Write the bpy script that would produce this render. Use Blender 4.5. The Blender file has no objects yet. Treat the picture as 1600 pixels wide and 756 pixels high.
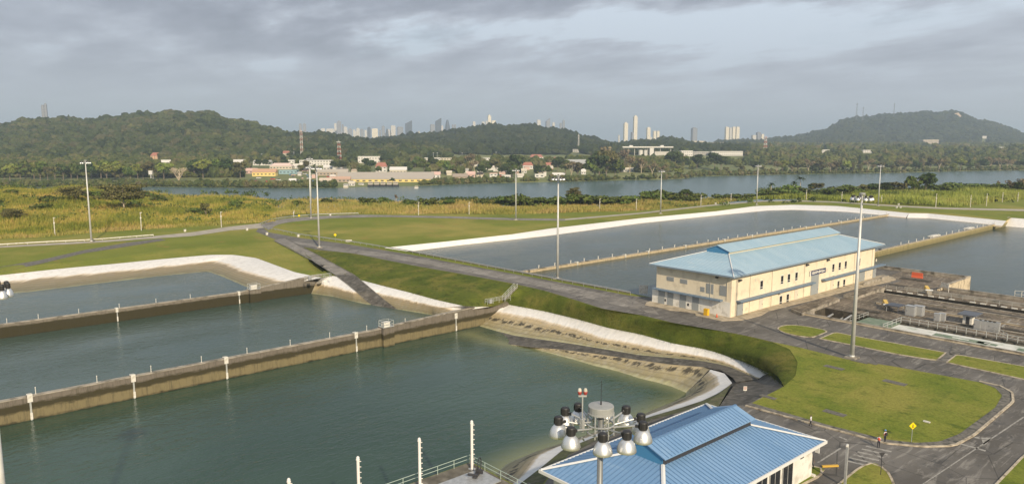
import bpy, bmesh, math, random
import numpy as np
from mathutils import Vector, Matrix
from mathutils.geometry import tessellate_polygon
from mathutils.bvhtree import BVHTree

random.seed(7)
rng = np.random.default_rng(7)
S = bpy.context.scene
COL = S.collection

# ------------------------------------------------------------------ camera
# world axes: +X runs along the basin walls, +Y across them; metres; yard level z = 0
F_PX, PITCH, YAW, EYE = 1163.0, math.atan2(160, 1163.0), math.radians(48.8), 40.0
CA, SA = math.cos(YAW), math.sin(YAW)
cam_d = bpy.data.cameras.new('camera')
cam = bpy.data.objects.new('camera', cam_d)
COL.objects.link(cam)
cam_d.sensor_fit = 'HORIZONTAL'
cam_d.sensor_width = 36.0
cam_d.lens = 36.0 * F_PX / 1600.0
cam_d.clip_start, cam_d.clip_end = 0.3, 60000.0
cam.location = (0, 0, EYE)
cam.rotation_euler = (math.radians(90) - PITCH, 0, YAW - math.radians(90))
S.camera = cam

# ------------------------------------------------------------------ light and sky
SUN_AZ = Vector((-0.36, -0.93, 0)).normalized()
SUN_EL = math.radians(29)
sun_dir = Vector((SUN_AZ.x * math.cos(SUN_EL), SUN_AZ.y * math.cos(SUN_EL), math.sin(SUN_EL)))
sl = bpy.data.lights.new('sun', 'SUN')
sl.energy, sl.angle, sl.color = 4.6, math.radians(1.2), (1.0, 0.84, 0.62)
so = bpy.data.objects.new('sun', sl)
so.rotation_euler = sun_dir.to_track_quat('Z', 'Y').to_euler()
COL.objects.link(so)

W = bpy.data.worlds.new('World')
S.world = W
W.use_nodes = True
wn, wl = W.node_tree.nodes, W.node_tree.links
wn.clear()
def N(nodes, t, **kw):
    n = nodes.new(t)
    for k, v in kw.items():
        setattr(n, k, v)
    return n
def maths(nodes, links, op, a, b=None, c=None, clamp=False):
    n = nodes.new('ShaderNodeMath'); n.operation = op; n.use_clamp = clamp
    for i, v in enumerate((a, b, c)):
        if v is None: continue
        if isinstance(v, (int, float)): n.inputs[i].default_value = v
        else: links.new(v, n.inputs[i])
    return n.outputs[0]
def mixc(nodes, links, f, a, b):
    n = nodes.new('ShaderNodeMix'); n.data_type = 'RGBA'
    for i, v in ((0, f), (6, a), (7, b)):
        if isinstance(v, (int, float)): n.inputs[i].default_value = v
        elif isinstance(v, tuple): n.inputs[i].default_value = (*v[:3], 1)
        else: links.new(v, n.inputs[i])
    return n.outputs[2]
def ramp(nodes, links, v, stops):
    n = nodes.new('ShaderNodeValToRGB')
    e = n.color_ramp.elements
    while len(e) > 1: e.remove(e[-1])
    for i, (p, c) in enumerate(stops):
        k = e[0] if i == 0 else e.new(p)
        k.position = p
        c = (c, c, c) if isinstance(c, (int, float)) else c
        k.color = (*c[:3], 1)
    links.new(v, n.inputs[0])
    return n.outputs[0]
sky = N(wn, 'ShaderNodeTexSky', sky_type='NISHITA', sun_disc=False)
sky.sun_elevation, sky.sun_rotation = SUN_EL, math.atan2(SUN_AZ.x, SUN_AZ.y)
sky.air_density, sky.dust_density = 1.0, 2.0
tc = N(wn, 'ShaderNodeTexCoord')
sp = N(wn, 'ShaderNodeSeparateXYZ'); wl.new(tc.outputs['Generated'], sp.inputs[0])
zz = maths(wn, wl, 'MAXIMUM', sp.outputs[2], 0.0)
den = maths(wn, wl, 'ADD', zz, 0.12)
cx = maths(wn, wl, 'DIVIDE', sp.outputs[0], den)
cy = maths(wn, wl, 'DIVIDE', sp.outputs[1], den)
cb = N(wn, 'ShaderNodeCombineXYZ'); wl.new(cx, cb.inputs[0]); wl.new(cy, cb.inputs[1])
mp = N(wn, 'ShaderNodeMapping'); wl.new(cb.outputs[0], mp.inputs[0])
mp.inputs['Location'].default_value = (3.1, 1.7, 0.0)
mp.inputs['Rotation'].default_value = (0, 0, YAW - 1.57)
mp.inputs['Scale'].default_value = (1.25, 0.8, 1.0)
n1 = N(wn, 'ShaderNodeTexNoise'); wl.new(mp.outputs[0], n1.inputs['Vector'])
n1.inputs['Scale'].default_value = 0.62; n1.inputs['Detail'].default_value = 8; n1.inputs['Roughness'].default_value = 0.52
n1.inputs['Distortion'].default_value = 0.8
n2 = N(wn, 'ShaderNodeTexNoise'); wl.new(mp.outputs[0], n2.inputs['Vector'])
n2.inputs['Scale'].default_value = 2.3; n2.inputs['Detail'].default_value = 8; n2.inputs['Roughness'].default_value = 0.58
mp3 = N(wn, 'ShaderNodeMapping'); wl.new(mp.outputs[0], mp3.inputs[0]); mp3.inputs['Location'].default_value = (11.3, 5.1, 0)
n3 = N(wn, 'ShaderNodeTexNoise'); wl.new(mp3.outputs[0], n3.inputs['Vector'])
n3.inputs['Scale'].default_value = 0.9; n3.inputs['Detail'].default_value = 7; n3.inputs['Roughness'].default_value = 0.6
v1 = maths(wn, wl, 'ADD', maths(wn, wl, 'MULTIPLY', n1.outputs[0], 0.5), maths(wn, wl, 'MULTIPLY', n2.outputs[0], 0.5))
# big cloud masses placed by bearing and height over the horizon, their edges torn by noise
def dotv(v):
    d = wn.new('ShaderNodeVectorMath'); d.operation = 'DOT_PRODUCT'; wl.new(tc.outputs['Generated'], d.inputs[0]); d.inputs[1].default_value = v; return d.outputs['Value']
fwd_, rgt_ = dotv((CA, SA, 0)), dotv((SA, -CA, 0))
be = maths(wn, wl, 'ADD', maths(wn, wl, 'ARCTAN2', rgt_, fwd_), maths(wn, wl, 'MULTIPLY', maths(wn, wl, 'SUBTRACT', n2.outputs[0], 0.5), 0.5))
hl_ = maths(wn, wl, 'ADD', sp.outputs[2], maths(wn, wl, 'MULTIPLY', maths(wn, wl, 'SUBTRACT', n3.outputs[0], 0.5), 0.10))
def mass(b0, h0, wb, wh, amp):
    x = maths(wn, wl, 'DIVIDE', maths(wn, wl, 'SUBTRACT', be, b0), wb); y = maths(wn, wl, 'DIVIDE', maths(wn, wl, 'SUBTRACT', hl_, h0), wh)
    r = maths(wn, wl, 'ADD', maths(wn, wl, 'POWER', x, 2.0), maths(wn, wl, 'POWER', y, 2.0))
    return maths(wn, wl, 'MULTIPLY', maths(wn, wl, 'EXPONENT', maths(wn, wl, 'MULTIPLY', r, -1.0)), amp)
for args in ((-0.42, 0.145, 0.36, 0.04, -0.15), (0.30, 0.195, 0.55, 0.026, -0.24), (0.08, 0.138, 0.34, 0.020, 0.20), (0.42, 0.135, 0.25, 0.025, 0.12), (0.06, 0.095, 0.12, 0.02, -0.04), (-0.30, 0.098, 0.25, 0.012, 0.06), (-0.62, 0.15, 0.1, 0.02, 0.05)):
    v1 = maths(wn, wl, 'ADD', v1, mass(*args))
CLOUD = ramp(wn, wl, v1, [(0.30, (2.1, 2.35, 2.9)), (0.43, (3.0, 3.3, 3.95)), (0.52, (4.1, 4.5, 5.2)), (0.62, (5.6, 6.4, 7.3))])
hole = ramp(wn, wl, n3.outputs[0], [(0.6, 0.0), (0.75, 0.35)])
base = mixc(wn, wl, hole, CLOUD, sky.outputs[0])
low = ramp(wn, wl, zz, [(0.0, 1.0), (0.05, 0.85), (0.11, 0.35), (0.2, 0.0)])
skyc = mixc(wn, wl, low, base, (4.3, 4.65, 5.1))
bg = N(wn, 'ShaderNodeBackground'); wl.new(skyc, bg.inputs[0]); bg.inputs[1].default_value = 0.1
wo = N(wn, 'ShaderNodeOutputWorld'); wl.new(bg.outputs[0], wo.inputs[0])

S.view_settings.view_transform = 'Standard'
S.view_settings.look = 'None'
S.view_settings.exposure = 0.30
S.view_settings.gamma = 1.0
S.render.engine = 'CYCLES'
S.cycles.use_denoising = True
S.cycles.max_bounces = 5
S.cycles.diffuse_bounces = 2
S.cycles.glossy_bounces = 2
S.cycles.volume_bounces = 1
S.cycles.transparent_max_bounces = 6
S.cycles.use_adaptive_sampling = True

# ------------------------------------------------------------------ helpers
def ray(px, py):
    """direction in the world of the line of sight through a place in the photo"""
    r = (px - 800) / F_PX; u = -(py - 378) / F_PX
    fy = math.cos(PITCH) + u * math.sin(PITCH); fz = -math.sin(PITCH) + u * math.cos(PITCH)
    return Vector((r * SA + fy * CA, -r * CA + fy * SA, fz))
def G(px, py, z=0.0):
    d = ray(px, py)
    t = (z - EYE) / d.z
    return Vector((d.x * t, d.y * t, z))
def at_dist(px, D, z):
    """point at forward distance D, seen in column px"""
    R = D * (px - 800) / F_PX * 0.9915
    return Vector((R * SA + D * CA, -R * CA + D * SA, z))
def z_at(loc, py):
    """height above the point loc that is seen in row py"""
    D = loc[0] * CA + loc[1] * SA
    u = -(py - 378) / F_PX
    s = (-math.sin(PITCH) + u * math.cos(PITCH)) / (math.cos(PITCH) + u * math.sin(PITCH))
    return EYE + s * D

def mat(name, build=None, color=(0.5, 0.5, 0.5), rough=0.7, metal=0.0, spec=0.5):
    m = bpy.data.materials.new(name); m.use_nodes = True
    nt = m.node_tree; p = nt.nodes['Principled BSDF']
    p.inputs['Base Color'].default_value = (*color, 1)
    p.inputs['Roughness'].default_value = rough
    p.inputs['Metallic'].default_value = metal
    p.inputs['Specular IOR Level'].default_value = spec
    if build: build(nt.nodes, nt.links, p)
    return m
def noise(n, l, vec, scale, detail=4, rough=0.55, dist=0.0):
    t = n.new('ShaderNodeTexNoise'); l.new(vec, t.inputs['Vector'])
    t.inputs['Scale'].default_value = scale; t.inputs['Detail'].default_value = detail
    t.inputs['Roughness'].default_value = rough; t.inputs['Distortion'].default_value = dist
    return t.outputs[0]
def objco(n, scale=None, rot=0.0):
    t = n.new('ShaderNodeTexCoord').outputs['Object']
    return t
def mapped(n, l, scale, rot=0.0):
    g = n.new('ShaderNodeTexCoord'); m = n.new('ShaderNodeMapping')
    l.new(g.outputs['Object'], m.inputs[0]); m.inputs['Scale'].default_value = scale
    m.inputs['Rotation'].default_value = (0, 0, rot)
    return m.outputs[0]
def bump(n, l, p, h, strength, dist=0.1):
    b = n.new('ShaderNodeBump'); b.inputs['Strength'].default_value = strength
    b.inputs['Distance'].default_value = dist
    l.new(h, b.inputs['Height']); l.new(b.outputs[0], p.inputs['Normal'])
def two(name, c1, c2, scale=0.3, detail=6, rough=0.85, lo=0.35, hi=0.65, bs=0.0, bscale=3.0, c3=None, s3=1.5, rnd=0.0, metal=0.0, spec=0.4):
    """material of two (three) tones broken up by noise"""
    def b(n, l, p):
        co = objco(n)
        f = ramp(n, l, noise(n, l, co, scale, detail), [(lo, 0.0), (hi, 1.0)])
        c = mixc(n, l, f, c1, c2)
        if c3:
            f3 = ramp(n, l, noise(n, l, co, s3, 5), [(0.5, 0.0), (0.68, 1.0)])
            c = mixc(n, l, f3, c, c3)
        if rnd:
            g = n.new('ShaderNodeNewGeometry')
            k = maths(n, l, 'ADD', maths(n, l, 'MULTIPLY', g.outputs['Random Per Island'], rnd), 1 - rnd / 2)
            h = n.new('ShaderNodeHueSaturation'); l.new(k, h.inputs['Value']); l.new(c, h.inputs['Color']); c = h.outputs[0]
        l.new(c, p.inputs['Base Color'])
        if bs: bump(n, l, p, noise(n, l, co, bscale, 5), bs, 0.2)
    return mat(name, b, rough=rough, metal=metal, spec=spec)

class MB:
    """collects shapes and links them as one mesh object"""
    def __init__(s): s.v = []; s.f = []; s.m = []; s.uv = {}
    def add(s, vs, fs, mi=0):
        o = len(s.v); s.v += [tuple(v) for v in vs]
        for f in fs: s.f.append(tuple(i + o for i in f)); s.m.append(mi)
        return s
    def box(s, c, d, rz=0.0, mi=0, bev=0.0):
        x, y, z = d[0] / 2, d[1] / 2, d[2] / 2
        R = Matrix.Rotation(rz, 3, 'Z'); c = Vector(c)
        vs = [c + R @ Vector((a * x, b * y, e * z)) for e in (-1, 1) for a, b in ((-1, -1), (1, -1), (1, 1), (-1, 1))]
        s.add(vs, [(3, 2, 1, 0), (4, 5, 6, 7), (0, 1, 5, 4), (1, 2, 6, 5), (2, 3, 7, 6), (3, 0, 4, 7)], mi)
        return s
    def span(s, a, b, mi=0):
        return s.box([(a[i] + b[i]) / 2 for i in range(3)], [abs(a[i] - b[i]) for i in range(3)], 0, mi)
    def tube(s, p0, p1, r0, r1=None, n=10, mi=0, cap=True):
        r1 = r0 if r1 is None else r1
        p0, p1 = Vector(p0), Vector(p1); d = (p1 - p0).normalized()
        a = d.orthogonal().normalized(); b = d.cross(a)
        vs = []
        for p, r in ((p0, r0), (p1, r1)):
            for i in range(n):
                t = 2 * math.pi * i / n
                vs.append(p + a * r * math.cos(t) + b * r * math.sin(t))
        fs = [(i, (i + 1) % n, n + (i + 1) % n, n + i) for i in range(n)]
        if cap: fs += [tuple(range(n - 1, -1, -1)), tuple(range(n, 2 * n))]
        s.add(vs, fs, mi); return s
    def lathe(s, c, prof, n=20, mi=0, axis=None):
        c = Vector(c); vs = []; k = len(prof)
        Q = Vector((0, 0, 1)).rotation_difference(Vector(axis)).to_matrix() if axis else Matrix.Identity(3)
        for r, z in prof:
            for i in range(n):
                t = 2 * math.pi * i / n
                vs.append(c + Q @ Vector((r * math.cos(t), r * math.sin(t), z)))
        fs = [(j * n + i, j * n + (i + 1) % n, (j + 1) * n + (i + 1) % n, (j + 1) * n + i) for j in range(k - 1) for i in range(n)]
        s.add(vs, fs, mi); return s
    def prism(s, pts, z0, z1, mi=0, ms=None):
        """upright prism over a plan outline (its own z is ignored)"""
        n = len(pts)
        ar = sum(pts[i][0] * pts[(i + 1) % n][1] - pts[(i + 1) % n][0] * pts[i][1] for i in range(n))
        if ar < 0: pts = pts[::-1]
        vs = [(p[0], p[1], z0) for p in pts] + [(p[0], p[1], z1) for p in pts]
        tris = tessellate_polygon([[Vector((p[0], p[1], 0)) for p in pts]])
        top = []
        for t in tris:
            a, b, c = (Vector(pts[i][:2]) for i in t)
            if (b - a).cross(c - a) < 0: t = (t[0], t[2], t[1])
            top.append(tuple(i + n for i in t))
        s.add(vs, top, mi)
        o = len(s.v) - 2 * n
        for i in range(n):
            j = (i + 1) % n
            s.f.append((o + i, o + j, o + n + j, o + n + i)); s.m.append(mi if ms is None else ms)
        return s
    def build(s, name, mats, parent=None, smooth=False, loc=None):
        me = bpy.data.meshes.new(name)
        me.from_pydata(s.v, [], s.f)
        for m in (mats if isinstance(mats, (list, tuple)) else [mats]): me.materials.append(m)
        if any(s.m): me.polygons.foreach_set('material_index', s.m)
        if smooth: me.polygons.foreach_set('use_smooth', [True] * len(s.f))
        o = bpy.data.objects.new(name, me); COL.objects.link(o)
        if parent: o.parent = parent
        if loc: o.location = loc
        return o
def tag(o, label=None, cat=None, group=None, kind=None):
    if label: o['label'] = label
    if cat: o['category'] = cat
    if group: o['group'] = group
    if kind: o['kind'] = kind
    return o
def thing(name, label, cat, loc=(0, 0, 0), rz=0.0, group=None):
    o = bpy.data.objects.new(name, None); COL.objects.link(o)
    o.empty_display_size = 0.3
    o.location = loc; o.rotation_euler = (0, 0, rz)
    return tag(o, label, cat, group)
def kids(r):
    return [o for o in KIDS.get(r.name, [])]
def dup(root, loc, rz=0.0, label=None, group=None, sc=None):
    r = root.copy(); COL.objects.link(r); r.location = loc; r.rotation_euler = (0, 0, rz)
    if sc: r.scale = (sc, sc, sc) if isinstance(sc, (int, float)) else sc
    if label: r['label'] = label
    if group: r['group'] = group
    for ch in list(root.children):
        c = ch.copy(); COL.objects.link(c); c.parent = r
        for g in list(ch.children):
            d = g.copy(); COL.objects.link(d); d.parent = c
    return r
def np_mesh(name, V, Fc, mats, mi=None, uv=None, smooth=False):
    """V (n,3), Fc (m,k) all faces with k corners"""
    me = bpy.data.meshes.new(name)
    n, k = Fc.shape
    me.vertices.add(len(V)); me.vertices.foreach_set('co', np.ascontiguousarray(V, dtype=np.float32).ravel())
    me.loops.add(n * k); me.loops.foreach_set('vertex_index', np.ascontiguousarray(Fc, dtype=np.int32).ravel())
    me.polygons.add(n); me.polygons.foreach_set('loop_start', np.arange(0, n * k, k, dtype=np.int32))
    for m in (mats if isinstance(mats, (list, tuple)) else [mats]): me.materials.append(m)
    if mi is not None: me.polygons.foreach_set('material_index', np.ascontiguousarray(mi, dtype=np.int32))
    if uv is not None:
        u = me.uv_layers.new(name='UVMap'); u.data.foreach_set('uv', np.ascontiguousarray(uv[Fc.ravel()], dtype=np.float32).ravel())
    me.polygons.foreach_set('use_smooth', [bool(smooth)] * n)
    me.update(calc_edges=True); me.validate()
    o = bpy.data.objects.new(name, me); COL.objects.link(o)
    return o
def resample(line, n):
    P = np.array([tuple(p) for p in line], float)
    d = np.r_[0, np.cumsum(np.linalg.norm(np.diff(P[:, :2], axis=0), axis=1))]
    t = np.linspace(0, d[-1], n)
    return np.stack([np.interp(t, d, P[:, i]) for i in range(3)], 1)
def smoothed(P, it=2):
    P = P.copy()
    for _ in range(it): P[1:-1] = 0.25 * P[:-2] + 0.5 * P[1:-1] + 0.25 * P[2:]
    return P
def loft(name, lines, n, m, sub=1, jit=0.0, smooth=True, soft=2, vv=None):
    """surface through several lines on the ground, first to last; uv = metres along, row fraction"""
    R = [smoothed(resample(L, n), soft) for L in lines]
    rows, vr = [], []
    vv = vv or [float(i) for i in range(len(R))]
    for i in range(len(R) - 1):
        for k in range(sub):
            t = k / sub
            q = R[i] * (1 - t) + R[i + 1] * t
            if jit and not (i == 0 and k == 0): q = q + np.c_[np.zeros((n, 2)), rng.normal(0, jit, n)]
            rows.append(q); vr.append(vv[i] * (1 - t) + vv[i + 1] * t)
    rows.append(R[-1]); vr.append(vv[-1])
    V = np.concatenate(rows); k = len(rows)
    s = np.r_[0, np.cumsum(np.linalg.norm(np.diff(R[0][:, :2], axis=0), axis=1))]
    uv = np.stack([np.tile(s, k), np.repeat(vr, n)], 1)
    a = (np.arange(k - 1)[:, None] * n + np.arange(n - 1)[None]).ravel()
    Fc = np.stack([a, a + 1, a + n + 1, a + n], 1)
    c = V[Fc[:, 2]] - V[Fc[:, 0]]; d = V[Fc[:, 3]] - V[Fc[:, 1]]
    if np.cross(c, d)[:, 2].sum() < 0: Fc = Fc[:, ::-1]
    o = np_mesh(name, V, Fc, m, uv=uv, smooth=smooth)
    return o
def L(*pts, z=None):
    """line of sight points -> ground points: (px,py) at z, or (px,py,z) each"""
    return [G(p[0], p[1], p[2] if len(p) > 2 else z) for p in pts]
TERR = []          # (bvh) of everything things may stand on
def add_terr(o):
    me = o.data
    TERR.append(BVHTree.FromPolygons([v.co.copy() for v in me.vertices], [tuple(p.vertices) for p in me.polygons]))
    return o
def hit(px, py, zmin=-30):
    """where the line of sight through (px,py) meets the built ground"""
    d = ray(px, py).normalized(); best = None
    for b in TERR:
        h = b.ray_cast(Vector((0, 0, EYE)), d, 5000)
        if h[0] is not None and (best is None or h[3] < best[1]): best = (h[0], h[3])
    return best[0] if best else G(px, py, 0)
def ground_z(x, y):
    best = None
    for b in TERR:
        h = b.ray_cast(Vector((x, y, 30)), Vector((0, 0, -1)), 100)
        if h[0] is not None and (best is None or h[0].z > best): best = h[0].z
    return 0.0 if best is None else best
def drape(name, edge1, edge2, n, k, m, lift=0.04):
    """ribbon between two edges given as photo lines, laid on the ground below it"""
    def rs(e):
        P = resample([(a[0], a[1], 0) for a in e], n); return smoothed(P, 1)
    A, B = rs(edge1), rs(edge2); V = []
    for i in range(k + 1):
        t = i / k
        for a, b in zip(A, B):
            p = a * (1 - t) + b * t
            h = hit(p[0], p[1]); V.append((h.x, h.y, h.z + lift))
    V = np.array(V)
    a = (np.arange(k)[:, None] * n + np.arange(n - 1)[None]).ravel()
    Fc = np.stack([a, a + 1, a + n + 1, a + n], 1)
    c = V[Fc[:, 2]] - V[Fc[:, 0]]; d = V[Fc[:, 3]] - V[Fc[:, 1]]
    if np.cross(c, d)[:, 2].sum() < 0: Fc = Fc[:, ::-1]
    return np_mesh(name, V, Fc, m, smooth=True)
def sheet(name, outer, holes, z, m, kind='structure'):
    """flat sheet with holes"""
    polys = [[Vector((p[0], p[1], 0)) for p in outer]] + [[Vector((p[0], p[1], 0)) for p in h] for h in holes]
    flat = [v for p in polys for v in p]
    tris = tessellate_polygon(polys)
    Fc = []
    for t in tris:
        a, b, c = (flat[i].xy for i in t)
        Fc.append(t if (b - a).cross(c - a) > 0 else (t[0], t[2], t[1]))
    o = np_mesh(name, np.array([(v.x, v.y, z) for v in flat]), np.array(Fc), m)
    if kind: o['kind'] = kind
    return o
# ------------------------------------------------------------------ materials
def grass_mat(name, g1, g2, dry, brown, s=0.05, dry_lo=0.5, br_lo=0.6, bs=0.35):
    def b(n, l, p):
        co = objco(n)
        f = ramp(n, l, noise(n, l, co, s, 7, 0.6), [(0.35, 0.0), (0.65, 1.0)])
        c = mixc(n, l, f, g1, g2)
        f = ramp(n, l, noise(n, l, co, s * 0.55, 6, 0.65), [(dry_lo, 0.0), (dry_lo + 0.16, 0.9)])
        c = mixc(n, l, f, c, dry)
        f = ramp(n, l, noise(n, l, mapped(n, l, (1.3, 0.7, 1)), s * 3.1, 6, 0.7), [(br_lo, 0.0), (br_lo + 0.15, 0.8)])
        c = mixc(n, l, f, c, brown)
        f = ramp(n, l, noise(n, l, co, 2.2, 4, 0.8), [(0.25, 0.62), (0.75, 1.3)])
        m = n.new('ShaderNodeMix'); m.data_type = 'RGBA'; m.blend_type = 'MULTIPLY'; m.inputs[0].default_value = 1.0
        l.new(c, m.inputs[6]); l.new(f, m.inputs[7])
        l.new(m.outputs[2], p.inputs['Base Color'])
        bump(n, l, p, noise(n, l, co, 3.0, 6, 0.8), bs, 0.25)
    return mat(name, b, rough=0.95, spec=0.1)
M_field = grass_mat('field grass', (.135, .17, .026), (.195, .215, .04), (.30, .26, .07), (.30, .18, .06), 0.03, 0.48, 0.58)
M_lawn = grass_mat('mown lawn', (.13, .17, .025), (.20, .215, .04), (.25, .235, .055), (.068, .10, .017), 0.13, 0.46, 0.53)
M_slope = grass_mat('long grass of the slopes', (.068, .095, .015), (.12, .14, .024), (.18, .165, .04), (.045, .055, .014), 0.17, 0.48, 0.53, 0.8)
M_bank = two('green river bank', (.07, .10, .03), (.16, .17, .05), 0.01, rough=0.95)

def asphalt(name, c1, c2, c3, s=0.25):
    def b(n, l, p):
        co = objco(n)
        c = mixc(n, l, ramp(n, l, noise(n, l, co, s * 0.35, 7, 0.62), [(0.38, 0.0), (0.62, 1.0)]), c1, c2)
        st = noise(n, l, mapped(n, l, (0.5, 2.6, 1), 0.2), s * 1.4, 7, 0.72, 0.6)
        c = mixc(n, l, ramp(n, l, st, [(0.52, 0.0), (0.63, 0.9)]), c, c3)
        dk = noise(n, l, mapped(n, l, (1, 1.4, 1), 0.5), s * 0.9, 6, 0.7)
        c = mixc(n, l, ramp(n, l, dk, [(0.56, 0.0), (0.7, 0.75)]), c, (.022, .022, .02))
        # slab joints and cracks
        vo = n.new('ShaderNodeTexVoronoi'); vo.feature = 'DISTANCE_TO_EDGE'
        l.new(mapped(n, l, (1, 1, 1)), vo.inputs['Vector']); vo.inputs['Scale'].default_value = 0.16
        c = mixc(n, l, ramp(n, l, vo.outputs[0], [(0.004, 0.55), (0.012, 0.0)]), c, (.015, .015, .014))
        l.new(c, p.inputs['Base Color'])
        bump(n, l, p, noise(n, l, co, 6, 5), 0.2, 0.05)
        l.new(ramp(n, l, dk, [(0.4, 0.9), (0.7, 0.6)]), p.inputs['Roughness'])
    return mat(name, b, rough=0.85, spec=0.3)
M_asph = asphalt('worn asphalt', (.095, .088, .078), (.15, .14, .125), (.24, .225, .2))
M_asph2 = asphalt('road surface', (.15, .138, .12), (.25, .232, .205), (.34, .315, .28), 0.4)
M_path = two('pale path concrete', (.30, .27, .22), (.42, .38, .31), 0.3, rough=0.9)
M_yard = asphalt('stained concrete yard', (.085, .07, .05), (.19, .155, .115), (.33, .28, .21), 0.5)
M_ramp = two('dark ramp asphalt', (.055, .05, .042), (.10, .092, .078), 0.4, 7, lo=0.4, hi=0.6, c3=(.15, .14, .12), s3=0.9)
M_kerb = two('weathered kerb concrete', (.36, .31, .23), (.52, .45, .34), 1.2, c3=(.16, .13, .09), s3=0.8)
M_gutter = two('dark gutter concrete', (.10, .095, .08), (.19, .175, .15), 0.9, c3=(.05, .05, .04), s3=1.2)
M_conc = two('concrete', (.25, .225, .18), (.38, .34, .28), 0.7, c3=(.10, .09, .07), s3=0.5, bs=0.15)
M_concd = two('dark damp concrete', (.08, .072, .055), (.15, .135, .105), 0.8, c3=(.24, .22, .18), s3=0.5)

def liner_mat(name, shade=1.0, drips=True, wob=0.5, low=1.0):
    def b(n, l, p):
        uv = n.new('ShaderNodeUVMap').outputs[0]; s = n.new('ShaderNodeSeparateXYZ'); l.new(uv, s.inputs[0])
        co = objco(n)
        mpn = n.new('ShaderNodeMapping'); l.new(uv, mpn.inputs[0]); mpn.inputs['Scale'].default_value = (1.1, 0.25, 1)
        run = noise(n, l, mpn.outputs[0], 1.0, 6, 0.75)
        mp2 = n.new('ShaderNodeMapping'); l.new(uv, mp2.inputs[0]); mp2.inputs['Scale'].default_value = (0.12, 0.3, 1)
        slow = noise(n, l, mp2.outputs[0], 1.0, 3)
        v = maths(n, l, 'ADD', s.outputs[1], maths(n, l, 'MULTIPLY', maths(n, l, 'SUBTRACT', run, 0.5), wob))
        v = maths(n, l, 'ADD', v, maths(n, l, 'MULTIPLY', maths(n, l, 'SUBTRACT', slow, 0.5), wob))
        k = lambda c: tuple(a * shade * (low if c[0] < .5 else 1) for a in c)
        c = ramp(n, l, maths(n, l, 'DIVIDE', v, 3.0), [(0.0, k((.66, .65, .63))), (0.28, k((.74, .72, .68))), (0.325, k((.62, .52, .38))), (0.37, k((.42, .33, .19))), (0.5, k((.36, .30, .17))), (0.62, k((.25, .22, .12))), (0.68, k((.40, .39, .22)))])
        c = mixc(n, l, ramp(n, l, noise(n, l, co, 0.8, 6), [(0.45, 0.0), (0.7, 0.28)]), c, k((.42, .40, .36)))
        lv = maths(n, l, 'FRACT', maths(n, l, 'MULTIPLY', maths(n, l, 'ADD', s.outputs[1], maths(n, l, 'MULTIPLY', slow, .12)), 5.3))
        stn = maths(n, l, 'MULTIPLY', ramp(n, l, maths(n, l, 'DIVIDE', v, 3.0), [(.33, 0.), (.37, 1.)]), ramp(n, l, lv, [(0., .55), (.18, 0.), (.8, 0.), (1., .45)]))
        c = mixc(n, l, stn, c, k((.15, .125, .07)))
        # seams of the sheet every few metres
        q = maths(n, l, 'FRACT', maths(n, l, 'MULTIPLY', s.outputs[0], 0.145))
        c = mixc(n, l, ramp(n, l, q, [(0.0, 0.35), (0.03, 0.0)]), c, k((.40, .38, .34)))
        if drips:
            mp3 = n.new('ShaderNodeMapping'); l.new(uv, mp3.inputs[0]); mp3.inputs['Scale'].default_value = (0.45, 1.6, 1)
            d = noise(n, l, mp3.outputs[0], 1.3, 5, 0.7)
            band = ramp(n, l, maths(n, l, 'DIVIDE', v, 3.0), [(0.43, 0.0), (0.45, 1.0), (0.49, 1.0), (0.53, 0.0)])
            f = maths(n, l, 'MULTIPLY', band, ramp(n, l, d, [(0.46, 0.0), (0.52, 0.9)]))
            c = mixc(n, l, f, c, (.035, .03, .02))
        l.new(c, p.inputs['Base Color'])
        w = maths(n, l, 'SINE', maths(n, l, 'ADD', maths(n, l, 'MULTIPLY', s.outputs[0], 1.3), maths(n, l, 'MULTIPLY', slow, 9.0)))
        bump(n, l, p, maths(n, l, 'ADD', maths(n, l, 'MULTIPLY', w, 0.12), run), 0.4, 0.12)
    return mat(name, b, rough=0.6, spec=0.35)
M_liner = liner_mat('basin liner', 1.0, False, .45, .68)
M_linerc = liner_mat('basin liner of the front basin', 1.0, True, 0.4)
M_linerd = liner_mat('clean basin liner', 1.05, False, 0.1)

def wall_mat(name, top, mid, low, z0, z1, z2, z3):
    """stained wall: bands of growth at set heights"""
    def b(n, l, p):
        co = objco(n); s = n.new('ShaderNodeSeparateXYZ'); l.new(co, s.inputs[0])
        w = noise(n, l, mapped(n, l, (.45, 1, 1.3)), 0.9, 8, 0.72)
        z = maths(n, l, 'ADD', s.outputs[2], maths(n, l, 'MULTIPLY', maths(n, l, 'SUBTRACT', w, 0.5), (z0 - z3) * 0.22))
        f = maths(n, l, 'DIVIDE', maths(n, l, 'SUBTRACT', z, z3), z0 - z3)
        a = (z1 - z3) / (z0 - z3); bb = (z2 - z3) / (z0 - z3)
        c = ramp(n, l, f, [(0.0, (.03, .025, .015)), (0.07, low), (bb - 0.03, low), (bb + 0.03, mid), (a - 0.03, mid), (a + 0.03, top), (1.0, top)])
        v = noise(n, l, mapped(n, l, (2.2, 1, 0.25)), 1.2, 6, 0.75)
        c = mixc(n, l, ramp(n, l, v, [(0.48, 0.0), (0.68, 0.6)]), c, (.05, .045, .03))
        g = maths(n, l, 'FRACT', maths(n, l, 'MULTIPLY', s.outputs[0], 1 / 14.0))
        c = mixc(n, l, ramp(n, l, g, [(0.0, 0.5), (0.012, 0.0)]), c, (.03, .028, .02))
        l.new(c, p.inputs['Base Color'])
        bump(n, l, p, w, 0.4, 0.1)
    return mat(name, b, rough=0.9, spec=0.2)
M_wallA = wall_mat('wall between the far basins', (.18, .16, .13), (.042, .037, .019), (.042, .037, .018), -1.0, -3.75, -5.2, -6.4)
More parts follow.
